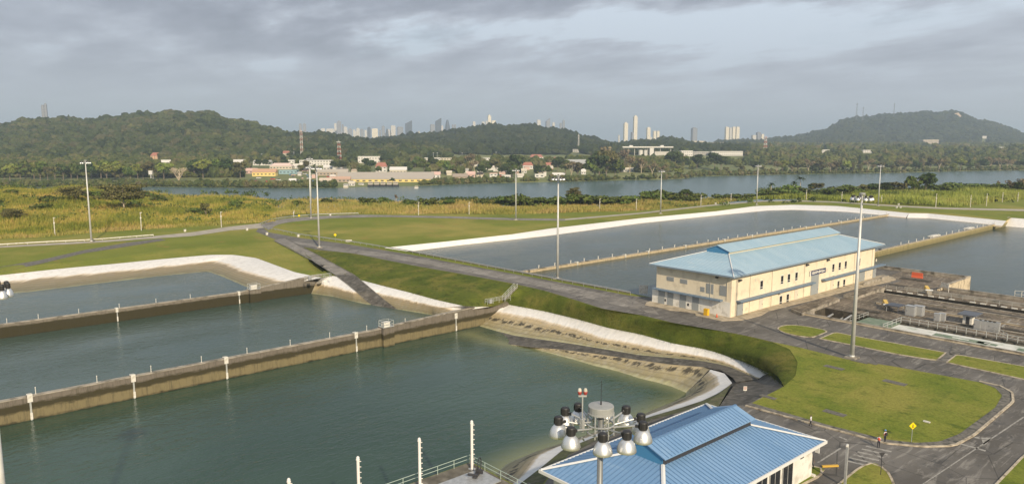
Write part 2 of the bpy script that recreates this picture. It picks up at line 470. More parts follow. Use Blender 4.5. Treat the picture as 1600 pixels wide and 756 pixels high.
M_wallB = wall_mat('wall between the near basins', (.16, .14, .115), (.048, .042, .022), (.185, .155, .085), -1.5, -5.6, -6.8, -8.8)
M_wallD = wall_mat('wall of the upper basins', (.46, .38, .25), (.34, .27, .15), (.10, .085, .05), -0.9, -2.0, -2.3, -2.75)
M_wallE = wall_mat('wall of the lower upper basin', (.50, .42, .27), (.28, .24, .12), (.22, .19, .09), -1.3, -2.0, -3.0, -4.2)

def water_mat(name, c1, c2, scale=0.55, strength=0.35, rough=0.08, shore=False, stretch=(1, 1.9), rot=-0.35, ior=1.33):
    def b(n, l, p):
        c = mixc(n, l, ramp(n, l, noise(n, l, mapped(n, l, (1, 1.8, 1), rot), 0.02, 4), [(0.35, 0.0), (0.65, 1.0)]), c1, c2)
        if shore:
            at = n.new('ShaderNodeAttribute'); at.attribute_name = 'shoal'
            c = mixc(n, l, at.outputs['Fac'], c, (.20, .21, .10))
        l.new(c, p.inputs['Base Color'])
        co = mapped(n, l, (stretch[0], stretch[1], 1), rot)
        h = maths(n, l, 'ADD', noise(n, l, co, scale, 3, 0.55, 0.4), maths(n, l, 'MULTIPLY', noise(n, l, co, scale * 3.1, 3, 0.6, 0.3), 0.35))
        patch = noise(n, l, mapped(n, l, (1, 2.2, 1), 0.9), 0.035, 3)
        st = maths(n, l, 'MULTIPLY', ramp(n, l, patch, [(0.35, 0.3), (0.62, 1.0)]), strength)
        bm = n.new('ShaderNodeBump'); bm.inputs['Distance'].default_value = 0.25
        l.new(st, bm.inputs['Strength']); l.new(h, bm.inputs['Height']); l.new(bm.outputs[0], p.inputs['Normal'])
        p.inputs['IOR'].default_value = ior
    return mat(name, b, rough=rough, spec=0.5)
M_wC = water_mat('green basin water', (.026, .056, .038), (.040, .076, .052), 0.36, 1.0, 0.05, True)
M_wB = water_mat('teal basin water', (.050, .082, .066), (.064, .098, .080), 0.42, 0.9, 0.07)
M_wA = water_mat('grey green basin water', (.055, .088, .078), (.070, .104, .092), 0.42, 0.7, 0.1, ior=1.25)
M_wD = water_mat('grey basin water', (.048, .066, .054), (.060, .080, .066), 0.4, 0.7, 0.16, ior=1.18)
M_canal = water_mat('canal water', (.070, .118, .116), (.082, .130, .128), 0.12, 0.6, 0.25, ior=1.2)

def foliage(name, c1, c2, c3, rnd=0.6, rough=0.75, trans=0.0):
    def b(n, l, p):
        g = n.new('ShaderNodeNewGeometry').outputs['Random Per Island']
        oi = n.new('ShaderNodeObjectInfo').outputs['Random']
        c = ramp(n, l, g, [(0.0, c1), (0.5, c2), (1.0, c3)])
        h = n.new('ShaderNodeHueSaturation'); l.new(c, h.inputs['Color'])
        l.new(maths(n, l, 'ADD', maths(n, l, 'MULTIPLY', oi, 0.45), 0.78), h.inputs['Value'])
        l.new(maths(n, l, 'ADD', maths(n, l, 'MULTIPLY', oi, 0.03), 0.485), h.inputs['Hue'])
        l.new(h.outputs[0], p.inputs['Base Color'])
    return mat(name, b, rough=rough, spec=0.15)
M_leafd = foliage('dark leaves', (.020, .040, .010), (.038, .062, .016), (.065, .085, .022))
M_leafm = foliage('green leaves', (.045, .075, .014), (.075, .11, .022), (.12, .14, .032))
M_leafy = foliage('yellow green leaves', (.10, .14, .022), (.15, .18, .035), (.21, .22, .05))
M_leafo = foliage('olive leaves', (.065, .068, .022), (.10, .098, .035), (.15, .13, .055))
M_leafb = foliage('dry brown leaves', (.11, .085, .045), (.17, .135, .075), (.24, .19, .11))
M_bark = two('bark', (.14, .11, .08), (.24, .2, .15), 3)
M_barkp = two('pale bark', (.42, .34, .24), (.55, .46, .34), 3)

def forest_mat(name, cs, patch=0.006):
    def b(n, l, p):
        g = n.new('ShaderNodeNewGeometry').outputs['Random Per Island']
        co = objco(n)
        big = noise(n, l, co, patch, 5, 0.6)
        v = maths(n, l, 'ADD', maths(n, l, 'MULTIPLY', g, 0.55), maths(n, l, 'MULTIPLY', ramp(n, l, big, [(0.3, 0.0), (0.7, 1.0)]), 0.45))
        c = ramp(n, l, v, [(i / (len(cs) - 1), c) for i, c in enumerate(cs)])
        f = ramp(n, l, noise(n, l, co, 0.22, 3, 0.8), [(0.3, 0.4), (0.7, 1.5)])
        m = n.new('ShaderNodeMix'); m.data_type = 'RGBA'; m.blend_type = 'MULTIPLY'; m.inputs[0].default_value = 1.0
        l.new(c, m.inputs[6]); l.new(f, m.inputs[7]); l.new(m.outputs[2], p.inputs['Base Color'])
    return mat(name, b, rough=0.95, spec=0.05)
M_for1 = forest_mat('hill forest', [(.012, .020, .009), (.024, .036, .014), (.042, .058, .020), (.062, .076, .027), (.080, .076, .038), (.15, .165, .045)])
M_for2 = forest_mat('dark hill forest', [(.008, .014, .007), (.016, .026, .010), (.028, .040, .014), (.04, .05, .018), (.06, .06, .026)])
M_for3 = forest_mat('plain woodland', [(.02, .034, .012), (.038, .054, .017), (.06, .075, .022), (.09, .10, .03), (.11, .095, .045), (.10, .13, .03)], 0.01)
M_far = two('far land', (.10, .13, .035), (.20, .20, .07), 0.01, rough=0.95)

white = mat('white paint', color=(.74, .74, .72), rough=0.5)
M_galv = two('galvanised steel', (.36, .37, .37), (.48, .49, .49), 2.0, rough=0.45, metal=0.4)
M_pole = two('mast steel', (.50, .50, .48), (.60, .60, .58), 1.0, rough=0.5, metal=0.2)

# ------------------------------------------------------------------ banks of the near basins
ZA, ZB, ZC, ZD, ZE, ZF = -4.0, -6.3, -8.7, -1.8, -2.0, -4.0
V3 = lambda *a: Vector(a)
cA1 = [V3(-140, 280, 0)] + L((0, 421), (100, 410), (180, 402), (260, 392), (330, 384), z=0)
cA2 = L((330, 384), (400, 379), (440, 379), (452, 382), z=0)
cB = L((452, 382), (500, 391), (551, 396), (601, 406), (651, 416), (726, 429), (800, 443), z=0)
cC = L((800, 443), (850, 454), (900, 469), (941, 482), (1001, 492), (1051, 504), (1127, 517), (1160, 523), (1204, 533), (1235, 546), (1247, 566), (1243, 588), (1225, 604), z=0)
cP = L((1225, 604), (1195, 618), (1165, 632), (1120, 640), z=0)
cR = L((1120, 640), (1099, 634), (1065, 643), (1017, 657), (963, 675), (922, 693), (885, 712), (862, 736), (845, 760), (825, 785), z=0)
tA1 = [V3(-140, 272, -1)] + L((0, 430), (100, 419), (180, 412), (260, 404), (330, 398), z=-1)
tA2 = L((330, 398), (365, 398), (400, 403), (430, 414), (460, 425), (503, 434, -1.3), z=-1)
tB = L((503, 434, -1.3), (520, 431, -2.3), (562, 437), (600, 447), (640, 457), (680, 468), (725, 478), (765, 479, -3.6), z=-2.5)
tC = L((765, 479, -3.6), (790, 475), (850, 486), (900, 498), (950, 512), (1000, 522), (1050, 536), (1100, 545), (1121, 551), (1160, 564.5), (1190, 577), (1200, 582.5), z=-4.5)
tA2g = tA2 + L((518, 431, -2.2)); tBg = tB[1:]
crest = cA1 + cA2[1:] + cB[1:] + cC[1:] + cP[1:] + cR[1:]

def ext(last, prev, k=0.3):
    """carry the slope on below the water"""
    out = []
    P = resample(last, 60); Q = resample(prev, 60)
    return [Vector(tuple(p + (p - q) * k)) for p, q in zip(P, Q)]
def rounded(a, b, n=200, top=True):
    """lines between crest and toe with an eased shoulder"""
    P, Q = smoothed(resample(a, n), 2), smoothed(resample(b, n), 2); out = []
    for t in (0, .08, .17, .28, .42, .6, .8, 1):
        q = P * (1 - t) + Q * t; w = t ** 1.7 if top else t; q[:, 2] = P[:, 2] * (1 - w) + Q[:, 2] * w; out.append([Vector(tuple(v)) for v in q])
    return out
g = add_terr(loft('grass_slope', [cA1, tA1], 90, M_field, 4, 0.03)); tag(g, kind='structure')
g = add_terr(loft('grass_slope', [cA2, tA2g], 60, M_field, 6, 0.04)); tag(g, kind='structure')
g = add_terr(loft('grass_slope', rounded(cB, tBg), 160, M_slope, 2, 0.04)); tag(g, kind='structure')
g = add_terr(loft('grass_slope', rounded(cC, tC), 220, M_slope, 2, 0.04)); tag(g, kind='structure')
GRS = [(cB, tB), (cC, tC)]
# basin A
tA = tA1 + tA2[1:]
dA = [V3(-140, 264, -2.5)] + L((0, 440.5), (100, 432), (200, 423), (301, 412), (337, 408), (352, 413), (377, 424), (402, 430), (435, 440), z=-2.5) + [V3(97, 208, -2.5)]
wA = [V3(-140, 253, ZA)] + L((0, 460), (45, 456), (151, 443), (251, 431), (324, 424), (345, 431), (382, 447), z=ZA) + [V3(84.5, 208, ZA)]
o = add_terr(loft('basin_slope', [tA, dA, wA, ext(wA, dA)], 220, M_liner, 4, 0.03, soft=1)); tag(o, kind='structure')
# basin B
dB = [V3(101.8, 207, -3.3)] + L((500, 444), (552, 457), (590, 458), (613, 464), (639, 469), (676, 478), (701, 483), z=-4) + [V3(113, 150.9, -4)]
wB = [V3(100.2, 207, ZB)] + L((520, 463), (566, 474), (615, 482), (676, 492), z=ZB) + [V3(108.8, 150.9, ZB)]
o = add_terr(loft('basin_slope', [tB, dB, wB, ext(wB, dB, 0.9)], 160, M_liner, 4, 0.03, soft=1)); tag(o, kind='structure')
# basin C: upper bank, ramp, berm, right bank
tC2 = [V3(127.5, 149.9, -4.3)] + tC[1:]
dC = [V3(125.5, 149.9, -5.8)] + L((800, 491), (845, 500), (895, 513.5), (946, 530), (997, 539), (1048, 549, -5.6), (1099, 557.5, -5.4), (1121, 562.5, -5.3), (1141, 569.5, -5.2), (1160, 578.5, -5.0), (1178, 587.5, -4.8), (1186, 590.5, -4.7), z=-5.7)
rU = [V3(119.5, 149.9, -8.8)] + L((804, 524, -8.6), (895, 537, -7.6), (950, 546, -7.1), (997, 554, -6.6), (1065, 560, -5.8), (1100, 564, -5.5), (1121, 568, -5.35), (1141, 573, -5.2), (1160, 581, -5.0), (1184, 592, -4.65))
rL = L((742, 524, -9.4), (770, 534, -9.0), (828, 542, -8.3), (878, 546, -7.8), (929, 552, -7.3), (997, 562, -6.8), (1048, 569, -6), (1099, 573, -5.4), (1128, 579, -4.9), (1145, 590, -4.3), (1150, 597, -4.1))
rU2 = [V3(119.5, 149.9, -8.8)] + rU[1:]
o = add_terr(loft('basin_slope', [tC2, dC, rU], 260, M_linerc, 5, 0.04, soft=1)); tag(o, kind='structure')
o = add_terr(loft('ramp', [rU, rL], 200, M_ramp, 3, 0.01, soft=1)); tag(o, kind='structure')
wC = L((735, 527, -9.5), (774, 536, -8.9), (831, 544), (895, 561), (929, 571), (970, 581), (997, 590), (1024, 596.5), (1051, 604), (1072, 613), z=ZC)
rL2 = rL[:-3] + L((1110, 577, -4.9))
o = add_terr(loft('basin_slope', [rL2, wC, ext(wC, rL2, 0.4)], 200, M_linerc, 6, 0.04, soft=1, vv=[1.25, 2.0, 2.4])); tag(o, kind='structure')
oR = L((1110, 577, -4.8), (1132, 583, -4.2), (1144, 598, -3), (1126, 612, -2.2), (1099, 625, -1.5), (1065, 636, -1), (1017, 650, -.9), (963, 668, -.9), (922, 685, -.9), (878, 703, -.9), (845, 730, -.9), (811, 756, -.9), (792, 780, -.9))
iR = L((1108, 580, -5.0), (1120, 588, -4.5), (1122, 601, -3.7), (1108, 611, -3.1), (1078, 624, -2.5), (1017, 646, -1.9), (963, 665, -1.8), (905, 688, -1.8), (868, 698, -1.8), (841, 711, -1.9), (821, 737, -2), (800, 756, -2), (780, 782, -2))
wR = L((1072, 613), (1072, 618), (1065, 624), (1031, 635.5), (1012, 643), (977, 660), (920, 681), (878, 692), (828, 708), (794, 723), (770, 742), (755, 760), (740, 785), z=ZC)
o = add_terr(loft('basin_slope', [oR, iR, wR, ext(wR, iR)], 260, M_linerc, 4, 0.03, soft=1)); tag(o, kind='structure')
cR2 = cR
o = add_terr(loft('dirt_bank', [cR, oR[2:]], 120, two('dirt and thin grass', (.06, .06, .03), (.10, .11, .035), 0.5, c3=(.14, .12, .08), s3=0.8), 3, 0.03)); tag(o, kind='structure')
fp = L((1108, 578, -5.1), (1126, 577, -5.1), (1160, 580, -5.0), (1185, 591, -4.75), (1168, 597, -4.6), (1158, 601, -3.9), (1150, 606, -3.0), (1138, 613, -2.6), (1122, 617, -2.5), (1118, 600, -5.3))
bq = MB(); bq.add([p - V3(0, 0, .12) for p in fp], [tuple(range(len(fp)))]); o = bq.build('ramp', M_ramp)
if o.data.polygons[0].normal.z < 0: o.data.flip_normals()
tag(o, kind='structure')
pf = L((1200, 583, -4.55), (1186, 592, -4.68), (1168, 596, -4.5), (1150, 599, -4.15), (1146, 603, -3.0))
o = add_terr(loft('ramp', [cP, pf], 40, M_ramp, 4, 0.0, soft=0)); tag(o, kind='structure')

# water of the near basins
def water(name, x0, y0, x1, y1, z, m, res=None):
    o = MB().add([(x0, y0, z), (x1, y0, z), (x1, y1, z), (x0, y1, z)], [(0, 1, 2, 3)])
def rect(name, x0, y0, x1, y1, z, m):
    b = MB(); b.add([(x0, y0, z), (x1, y0, z), (x1, y1, z), (x0, y1, z)], [(0, 1, 2, 3)])
    return tag(b.build(name, m), kind='structure')
rect('water', -140, 207.9, 106, 276, ZA, M_wA)
rect('water', -140, 150.2, 122, 207.4, ZB, M_wB)
# front basin: grid so that the shallow margin can be told
nx, ny = 300, 96
xs = np.linspace(-140, 136, nx); ys = np.linspace(64, 149.8, ny)
XX, YY = np.meshgrid(xs, ys); Vw = np.stack([XX.ravel(), YY.ravel(), np.full(nx * ny, ZC)], 1)
a = (np.arange(ny - 1)[:, None] * nx + np.arange(nx - 1)[None]).ravel()
wo_ = np_mesh('water', Vw, np.stack([a, a + 1, a + nx + 1, a + nx], 1), M_wC); tag(wo_, kind='structure')
edge = np.concatenate([resample(wR, 200)[:, :2], resample(wC, 150)[:, :2]])
dm = np.full(len(Vw), 1e9)
for e in edge: dm = np.minimum(dm, (Vw[:, 0] - e[0]) ** 2 + (Vw[:, 1] - e[1]) ** 2)
sh = np.clip(1 - np.sqrt(dm) / 6.5, 0, 1) ** 1.6 * 0.75
at = wo_.data.attributes.new('shoal', 'FLOAT', 'POINT'); at.data.foreach_set('value', sh.astype(np.float32))

# ------------------------------------------------------------------ upper basins
tD = L((600, 387), (700, 377), (800, 366), (860, 357), (1000, 341), (1120, 330), (1180, 322), (1240, 320), (1310, 322), (1370, 328), (1420, 333), z=0)
tE = L((1420, 333), (1450, 333.5), (1510, 339), (1572, 345), z=0)
roadwall = L((985, 458), (860, 434.5), (640, 393), z=0)
hole2 = tD + tE[1:] + [V3(446, 118, 0), V3(446, -60, 0), V3(217, -60, 0), V3(217, 71.6, 0), V3(238, 71.6, 0), V3(238, 115.5, 0), V3(150, 115.5, 0)] + roadwall
wD = L((640, 393), (720, 383), (800, 374.5), (860, 368), (1000, 349), (1125, 336), (1200, 329), (1240, 328), (1320, 331), (1370, 335.5), (1416, 340), z=ZD)
o = add_terr(loft('basin_slope', [tD, wD, ext(wD, tD)], 160, M_linerd, 3, 0.02, soft=1, vv=[0, .95, 1.3])); tag(o, kind='structure')
wE = L((1417, 340.5), (1450, 341), (1510, 347), (1566, 353), z=ZE)
o = add_terr(loft('basin_slope', [tE, wE, ext(wE, tE)], 60, M_linerd, 3, 0.02, soft=0, vv=[0, .95, 1.3])); tag(o, kind='structure')
o = loft('basin_slope', [[V3(446.2, 119.5, 0), V3(446.2, 20, 0), V3(446.2, -60, 0)], [V3(439, 119.5, -4.2), V3(439, 20, -4.2), V3(439, -60, -4.2)]], 30, M_linerd, 2, soft=0, vv=[0, .9]); tag(o, kind='structure')
rect('water', 148, 172.6, 448, 262, ZD, M_wD)
rect('water', 148, 119.2, 448, 171.8, ZE, M_wD)
b = MB(); b.add([(150, 115.4, ZF), (150, 118.4, ZF), (448, 118.4, ZF), (448, -62, ZF), (216, -62, ZF), (216, 71.6, ZF), (238, 71.6, ZF), (238, 115.4, ZF)], [(0, 7, 3, 2), ])
b = MB()
for x0, y0, x1, y1 in ((150, 115.4, 238, 118.4), (238, 71.6, 448, 118.4), (216, -62, 448, 71.6)):
    b.add([(x0, y0, ZF), (x1, y0, ZF), (x1, y1, ZF), (x0, y1, ZF)], [(0, 1, 2, 3)])
tag(b.build('water', M_wD), kind='structure')

def plan0(px, D):
    R = D * (px - 800) / F_PX
    return R * SA + D * CA, -R * CA + D * SA
# ------------------------------------------------------------------ plateau, yard, islands
edgeD = [(-700, 520), (-300, 480), (0, 470), (400, 440), (700, 436), (1000, 450), (1200, 480), (1400, 560), (1600, 640), (2000, 900)]
far = [at_dist(px, D, 0) for px, D in edgeD]
pit = [V3(161.4, 82, 0), V3(171.6, 82, 0), V3(171.6, -20, 0), V3(161.4, -20, 0)]
trench = [V3(199.6, 82.5, 0), V3(204.0, 82.5, 0), V3(204.0, -20, 0), V3(199.6, -20, 0)]
hole1 = [V3(-140, 70.2, 0)] + crest + [V3(54.6, 62, 0), V3(54.6, 70.2, 0)]
outer = far + [V3(900, -300, 0), V3(-300, -300, 0), V3(-500, 300, 0)]
ground = add_terr(sheet('ground', outer, [hole1, hole2, pit, trench], 0.0, M_field))
sl_ = loft('ground', [far, [at_dist(px, D + 70, -22) for px, D in edgeD]], 60, M_field, 3); tag(sl_, kind='structure')
# low rise of the left field
def rise(x, y):
    D = x * CA + y * SA; px = 800 + F_PX * (x * SA - y * CA) / np.maximum(D, 1)
    a_ = np.clip((265 - px) / 170, 0, 1); b_ = np.clip((D - 330) / 110, 0, 1)
    return 5.2 * a_ * a_ * (3 - 2 * a_) * b_ * b_ * (3 - 2 * b_) + .9 * a_ * b_ * np.sin(px * .06 + 1)
gp, gd = np.meshgrid(np.arange(-260, 300, 10.), np.r_[np.arange(322, 462, 10.), 500., 540.])
gx, gy = plan0(gp, gd); gz = rise(gx, gy) - .05; gz[-1] = -22
nx_ = gp.shape[1]; a = (np.arange(gp.shape[0] - 1)[:, None] * nx_ + np.arange(nx_ - 1)[None]).ravel()
md_ = add_terr(np_mesh('ground', np.stack([gx.ravel(), gy.ravel(), gz.ravel()], 1), np.stack([a, a + 1, a + nx_ + 1, a + nx_], 1), M_field, smooth=True)); tag(md_, kind='structure')
if md_.data.polygons[0].normal.z < 0: md_.data.flip_normals()
CS = smoothed(resample(cC, 220), 2); TS = smoothed(resample(tC, 220), 2); yardC = []
jw = int(np.argmin(np.hypot(*(CS[:, :2] - np.array(G(1190, 530)[:2])).T)))
for i in range(0, 220, 5):
    v = CS[i, :2] - TS[i, :2]; v = v / (np.linalg.norm(v) + 1e-6); yardC.append(V3(*(CS[i, :2] + v * (.25 if i < jw else .25 + min(1.6, (i - jw) * .08))), 0))
yardC = yardC[:-1]
rd_far = L((407, 352), (420, 363), (470, 372), (540, 381), (600, 391), (640, 397.5), (700, 409), (760, 420), (820, 431), (880, 442), (985, 462), z=0)
yard_out = rd_far + [V3(151, 115.2, 0), V3(237.8, 115.2, 0), V3(237.8, 71.8, 0), V3(216.8, 71.8, 0), V3(216.8, -60, 0), V3(56, -60, 0), V3(56, 61.5, 0)] + [p + V3(0.3, 0.0, 0) for p in cR[::-1][1:]] + cP[::-1][1:] + yardC[::-1] + [p + V3(.2, .1, 0) for p in cB[::-1][1:]] + L((425, 372), (400, 362), z=0)
yard = add_terr(sheet('road', yard_out, [pit, trench], 0.02, M_asph))
# pale worn road on the embankment
o = drape('road', [(445, 375), (520, 386), (600, 395), (680, 408), (760, 422), (840, 437), (920, 454), (990, 469), (1020, 480)], [(455, 379.5), (520, 392), (600, 402), (680, 416), (760, 431), (840, 447), (920, 466), (985, 482), (1030, 492)], 90, 3, M_asph2, 0.02); tag(o, kind='structure')

def island(name, pts, m=M_lawn, z=0.12, it=1):
    p = smoothed_closed(pts, it)
    b = MB(); b.prism(p, -0.05, z, 0, 1)
    o = b.build(name, [m, M_kerb]); tag(o, kind='structure'); add_terr(o); return p
def smoothed_closed(pts, it=1):
    P = [Vector(p) for p in pts]
    for _ in range(it):
        Q = []
        for i in range(len(P)):
            a, c = P[i], P[(i + 1) % len(P)]
            Q += [a * 0.86 + c * 0.14, a * 0.14 + c * 0.86]
        P = Q
    return P
def kerb(name, pts, w=0.3, h=0.16, z=0.0, m=None):
    """low kerb that follows a line on the ground"""
    P = resample(pts, max(3, int(sum((Vector(a) - Vector(b_)).length for a, b_ in zip(pts, pts[1:])) / 1.5)))
    T = np.gradient(P[:, :2], axis=0); T /= np.linalg.norm(T, axis=1)[:, None] + 1e-9
    Nn = np.stack([-T[:, 1], T[:, 0]], 1) * w / 2
    n = len(P); V = []
    for s_, zz_ in ((-1, z - 0.1), (-1, z + h), (1, z + h), (1, z - 0.1)):
        V.append(np.c_[P[:, :2] + s_ * Nn, np.full(n, zz_)])
    V = np.concatenate(V)
    F_ = []
    for k in range(3):
        a = k * n + np.arange(n - 1); F_.append(np.stack([a, a + 1, a + n + 1, a + n], 1))
    o = np_mesh(name, V, np.concatenate(F_), m or M_kerb); tag(o, kind='structure'); return o
lawn_px = [(1250, 543), (1322, 561), (1400, 573), (1465, 585), (1530, 597), (1556, 606), (1567, 618), (1556, 637), (1500, 678), (1470, 690), (1430, 693), (1385, 688), (1290, 664), (1172, 631)]
lawn_start = G(1204, 533)
CS = smoothed(resample(cC, 220), 2); j0 = int(np.argmin(np.hypot(CS[:, 0] - lawn_start.x, CS[:, 1] - lawn_start.y)))
lawn = L(*lawn_px, z=0) + [Vector(tuple(q + (t_ - q) / (np.linalg.norm(t_ - q) + 1e-6) * .12)) for q, t_ in zip(CS[:j0:-1], TS[:j0:-1])]
o = sheet('lawn', lawn, [], .05, M_lawn); add_terr(o)
gut = L((1165, 634), (1290, 668), (1385, 693), (1440, 698), (1490, 697), (1522, 680), (1583, 628), (1582, 614), (1562, 603), (1530, 596), z=0)
gin = L((1175, 630), (1290, 663), (1385, 687), (1430, 692), (1468, 690), (1499, 678), (1555, 637), (1566, 618), (1555, 606), (1529, 597), z=0)
o = loft('pavement', [[p + V3(0, 0, .06) for p in gut], [p + V3(0, 0, .08) for p in gin]], 120, M_gutter, 1, soft=1); tag(o, kind='structure')
kerb('kerb', gut, 0.35, 0.17)
for nm, px in (('lawn', [(1215, 515), (1217, 511.5), (1224, 509), (1236, 508), (1262, 510.5), (1296, 517.5), (1270, 527.8), (1245, 525), (1224, 520)]),
               ('lawn', [(1281, 529.5), (1305, 519.5), (1343, 527), (1400, 537), (1478, 551.5), (1463, 563.5), (1400, 553.5), (1340, 541)]),
               ('lawn', [(1479, 566.5), (1495, 554.5), (1600, 573), (1760, 603), (1760, 626), (1600, 593)]),
               ('lawn', [(1300, 766), (1340, 733), (1355, 725), (1368, 724), (1385, 735), (1395, 752), (1400, 775)]),
               ('lawn', [(1552, 762), (1575, 738), (1600, 712), (1660, 670), (1800, 760), (1700, 850)]),
               ('lawn', [(1235, 730), (1262, 727), (1289, 733), (1281, 744), (1262, 753), (1240, 765)])):
    isl = island(nm, L(*px, z=0), it=0 if px[0][0] in (1281, 1479) else 1)
    kerb('kerb', isl + [isl[0]], 0.28, 0.15)
# paths of the far lawns
for nm, e1, e2, mm in (
    ('road', [(407, 352), (418, 346), (450, 341), (500, 337.5), (560, 335.5), (700, 338), (800, 341), (883, 342)], [(420, 360), (432, 351), (460, 346), (520, 341), (600, 339), (700, 341), (800, 344), (883, 345)], M_asph2),
    ('path', [(883, 342), (1000, 332.5), (1100, 321), (1188, 313.8), (1238, 313), (1304, 315), (1359, 318.5), (1400, 321), (1475, 324.5), (1600, 327), (1700, 330)], [(883, 344.5), (1000, 334.5), (1100, 323), (1188, 315.4), (1238, 314.6), (1304, 316.6), (1359, 320.3), (1400, 323), (1475, 327), (1600, 330), (1700, 333)], M_path),
    ('road', [(-80, 390), (0, 384.5), (100, 379), (170, 375), (240, 369), (300, 363), (360, 354), (407, 349)], [(-80, 393), (0, 387), (100, 382), (170, 378), (250, 372), (300, 369), (360, 360), (415, 356)], M_path),
    ('path', [(0, 417), (60, 407), (130, 391), (200, 379), (250, 373)], [(0, 425), (60, 413), (130, 396), (200, 385), (260, 375)], M_gutter)):
    o = drape(nm, e1, e2, 80, 1, mm, 0.04); tag(o, kind='structure')
# ramp down into the middle basin
o = drape('ramp', [(427, 376), (450, 386), (490, 409), (524, 430)], [(446, 372), (468, 383), (510, 406), (554, 430)], 50, 3, M_asph2, 0.10); tag(o, kind='structure')
o = drape('ramp', [(524, 430), (548, 448), (572, 470), (604, 495)], [(554, 430), (573, 446), (597, 466), (636, 495)], 50, 3, M_ramp, 0.12); tag(o, kind='structure')
for e in ([(428, 377), (490, 410), (524, 431), (548, 449), (572, 471)], [(444, 372), (508, 406), (552, 430), (571, 446), (595, 466)]):
    o = drape('kerb', e, [(x + 2.2, y) for x, y in e], 40, 1, M_gutter, 0.2); tag(o, kind='structure')

# ------------------------------------------------------------------ canal and far land
b = MB(); R_ = 30000
c0 = at_dist(800, 12000, 0)
b.add([(c0.x - R_, c0.y - R_, -20), (c0.x + R_, c0.y - R_, -20), (c0.x + R_, c0.y + R_, -20), (c0.x - R_, c0.y + R_, -20)], [(0, 1, 2, 3)])
tag(b.build('canal_water', M_canal), kind='structure')
SHX = [-400, 0, 230, 300, 400, 520, 600, 650, 720, 800, 900, 980, 1040, 1075, 1085, 1200, 1300, 1400, 1500, 1600, 2000]
SHY = [292, 292, 291, 292, 293, 293, 290, 290, 287, 285, 283, 281, 280, 278, 275.5, 272.5, 271, 269.5, 267, 265.5, 262]
def shore(px): return 60 * F_PX / (np.interp(px, SHX, SHY) - 218)
def prof(px, xs, ys): return np.interp(px, xs, ys)
H1x = [-500, -100, 0, 40, 100, 150, 200, 260, 330, 350, 400, 450, 520, 570, 640, 700, 760, 830, 880, 920, 950, 1000, 1040, 1080, 1110, 1140, 2200]
H1y = [212, 203, 194, 184, 182, 184, 177, 173, 173, 181, 190, 205, 209, 217, 219, 224, 230, 240, 240, 240, 240, 240, 240, 240, 240, 240, 240]
H2x = [-500, 480, 560, 600, 640, 700, 730, 760, 830, 860, 900, 930, 950, 975, 1000, 1045, 1080, 1110, 1140, 2200]
H2y = [240, 240, 225, 215, 210, 206, 200, 196, 195, 200, 208, 216, 223, 222, 220, 215, 222, 229, 240, 240]
H3x = [-500, 1120, 1190, 1210, 1262, 1285, 1310, 1335, 1380, 1440, 1489, 1500, 1520, 1548, 1575, 1600, 1650, 1800, 2200]
H3y = [240, 240, 220, 217, 210, 203, 191, 184, 180, 177, 175, 178, 186, 192, 200, 210, 222, 236, 240]
def hh(px, D):
    """height of the far land in column px at distance D (arrays)"""
    px, D = np.asarray(px, float), np.asarray(D, float)
    s = shore(px)
    z = -19.3 + 2.2 * np.clip((D - s) / 25, 0, 1) + 17 * np.clip((D - s - 30) / 750, 0, 1)
    out = z.copy()
    rough = 1.0 * np.sin(px * .11 + D * .004) + .9 * np.sin(px * .19 + 1.3 - D * .011) + .7 * np.sin(px * .37 + 2.1 + D * .017)
    for xs_, ys_, Dc, wf, wb in ((H1x, H1y, 2350, 950, 1200), (H2x, H2y, 3000, 1050, 900), (H3x, H3y, 5000, 1300, 1500)):
        top = EYE - (prof(px, xs_, ys_) + (11.5 if Dc < 2500 else 8.5 if Dc < 3500 else 7.0) - 218) / F_PX * Dc * 0.985
        t = np.where(D < Dc, (D - (Dc - wf)) / wf, 1 - (D - Dc) / wb)
        t = np.clip(t, 0, 1); t = t * t * (3 - 2 * t)
        wob = 1 + 0.10 * np.sin(px * 0.03 + D * 0.006) * (1 - t) + 0.05 * np.sin(px * 0.071 - D * 0.013) * (1 - t)
        out = np.maximum(out, z + (np.maximum(top - z, 0)) * t * wob + rough * t * 2.0 * Dc / 2400)
    return out
def plan(px, D):
    R = D * (px - 800) / F_PX * 0.9915
    return R * SA + D * CA, -R * CA + D * SA
cols = np.arange(-420, 2060, 8.0); rowsD = np.r_[0, 12, 25, 50, 90, 150, np.geomspace(230, 8600, 120)]
PX, K = np.meshgrid(cols, rowsD); DD = shore(PX) - 6 + K
ZZ = hh(PX, DD); ZZ[0] = -21.5
X_, Y_ = plan(PX, DD); nx = len(cols); ny = len(rowsD)
a = (np.arange(ny - 1)[:, None] * nx + np.arange(nx - 1)[None]).ravel()
hl = np_mesh('hills', np.stack([X_.ravel(), Y_.ravel(), ZZ.ravel()], 1), np.stack([a, a + 1, a + nx + 1, a + nx], 1), M_far, smooth=True)
if hl.data.polygons[0].normal.z < 0: hl.data.flip_normals()
tag(hl, kind='structure')
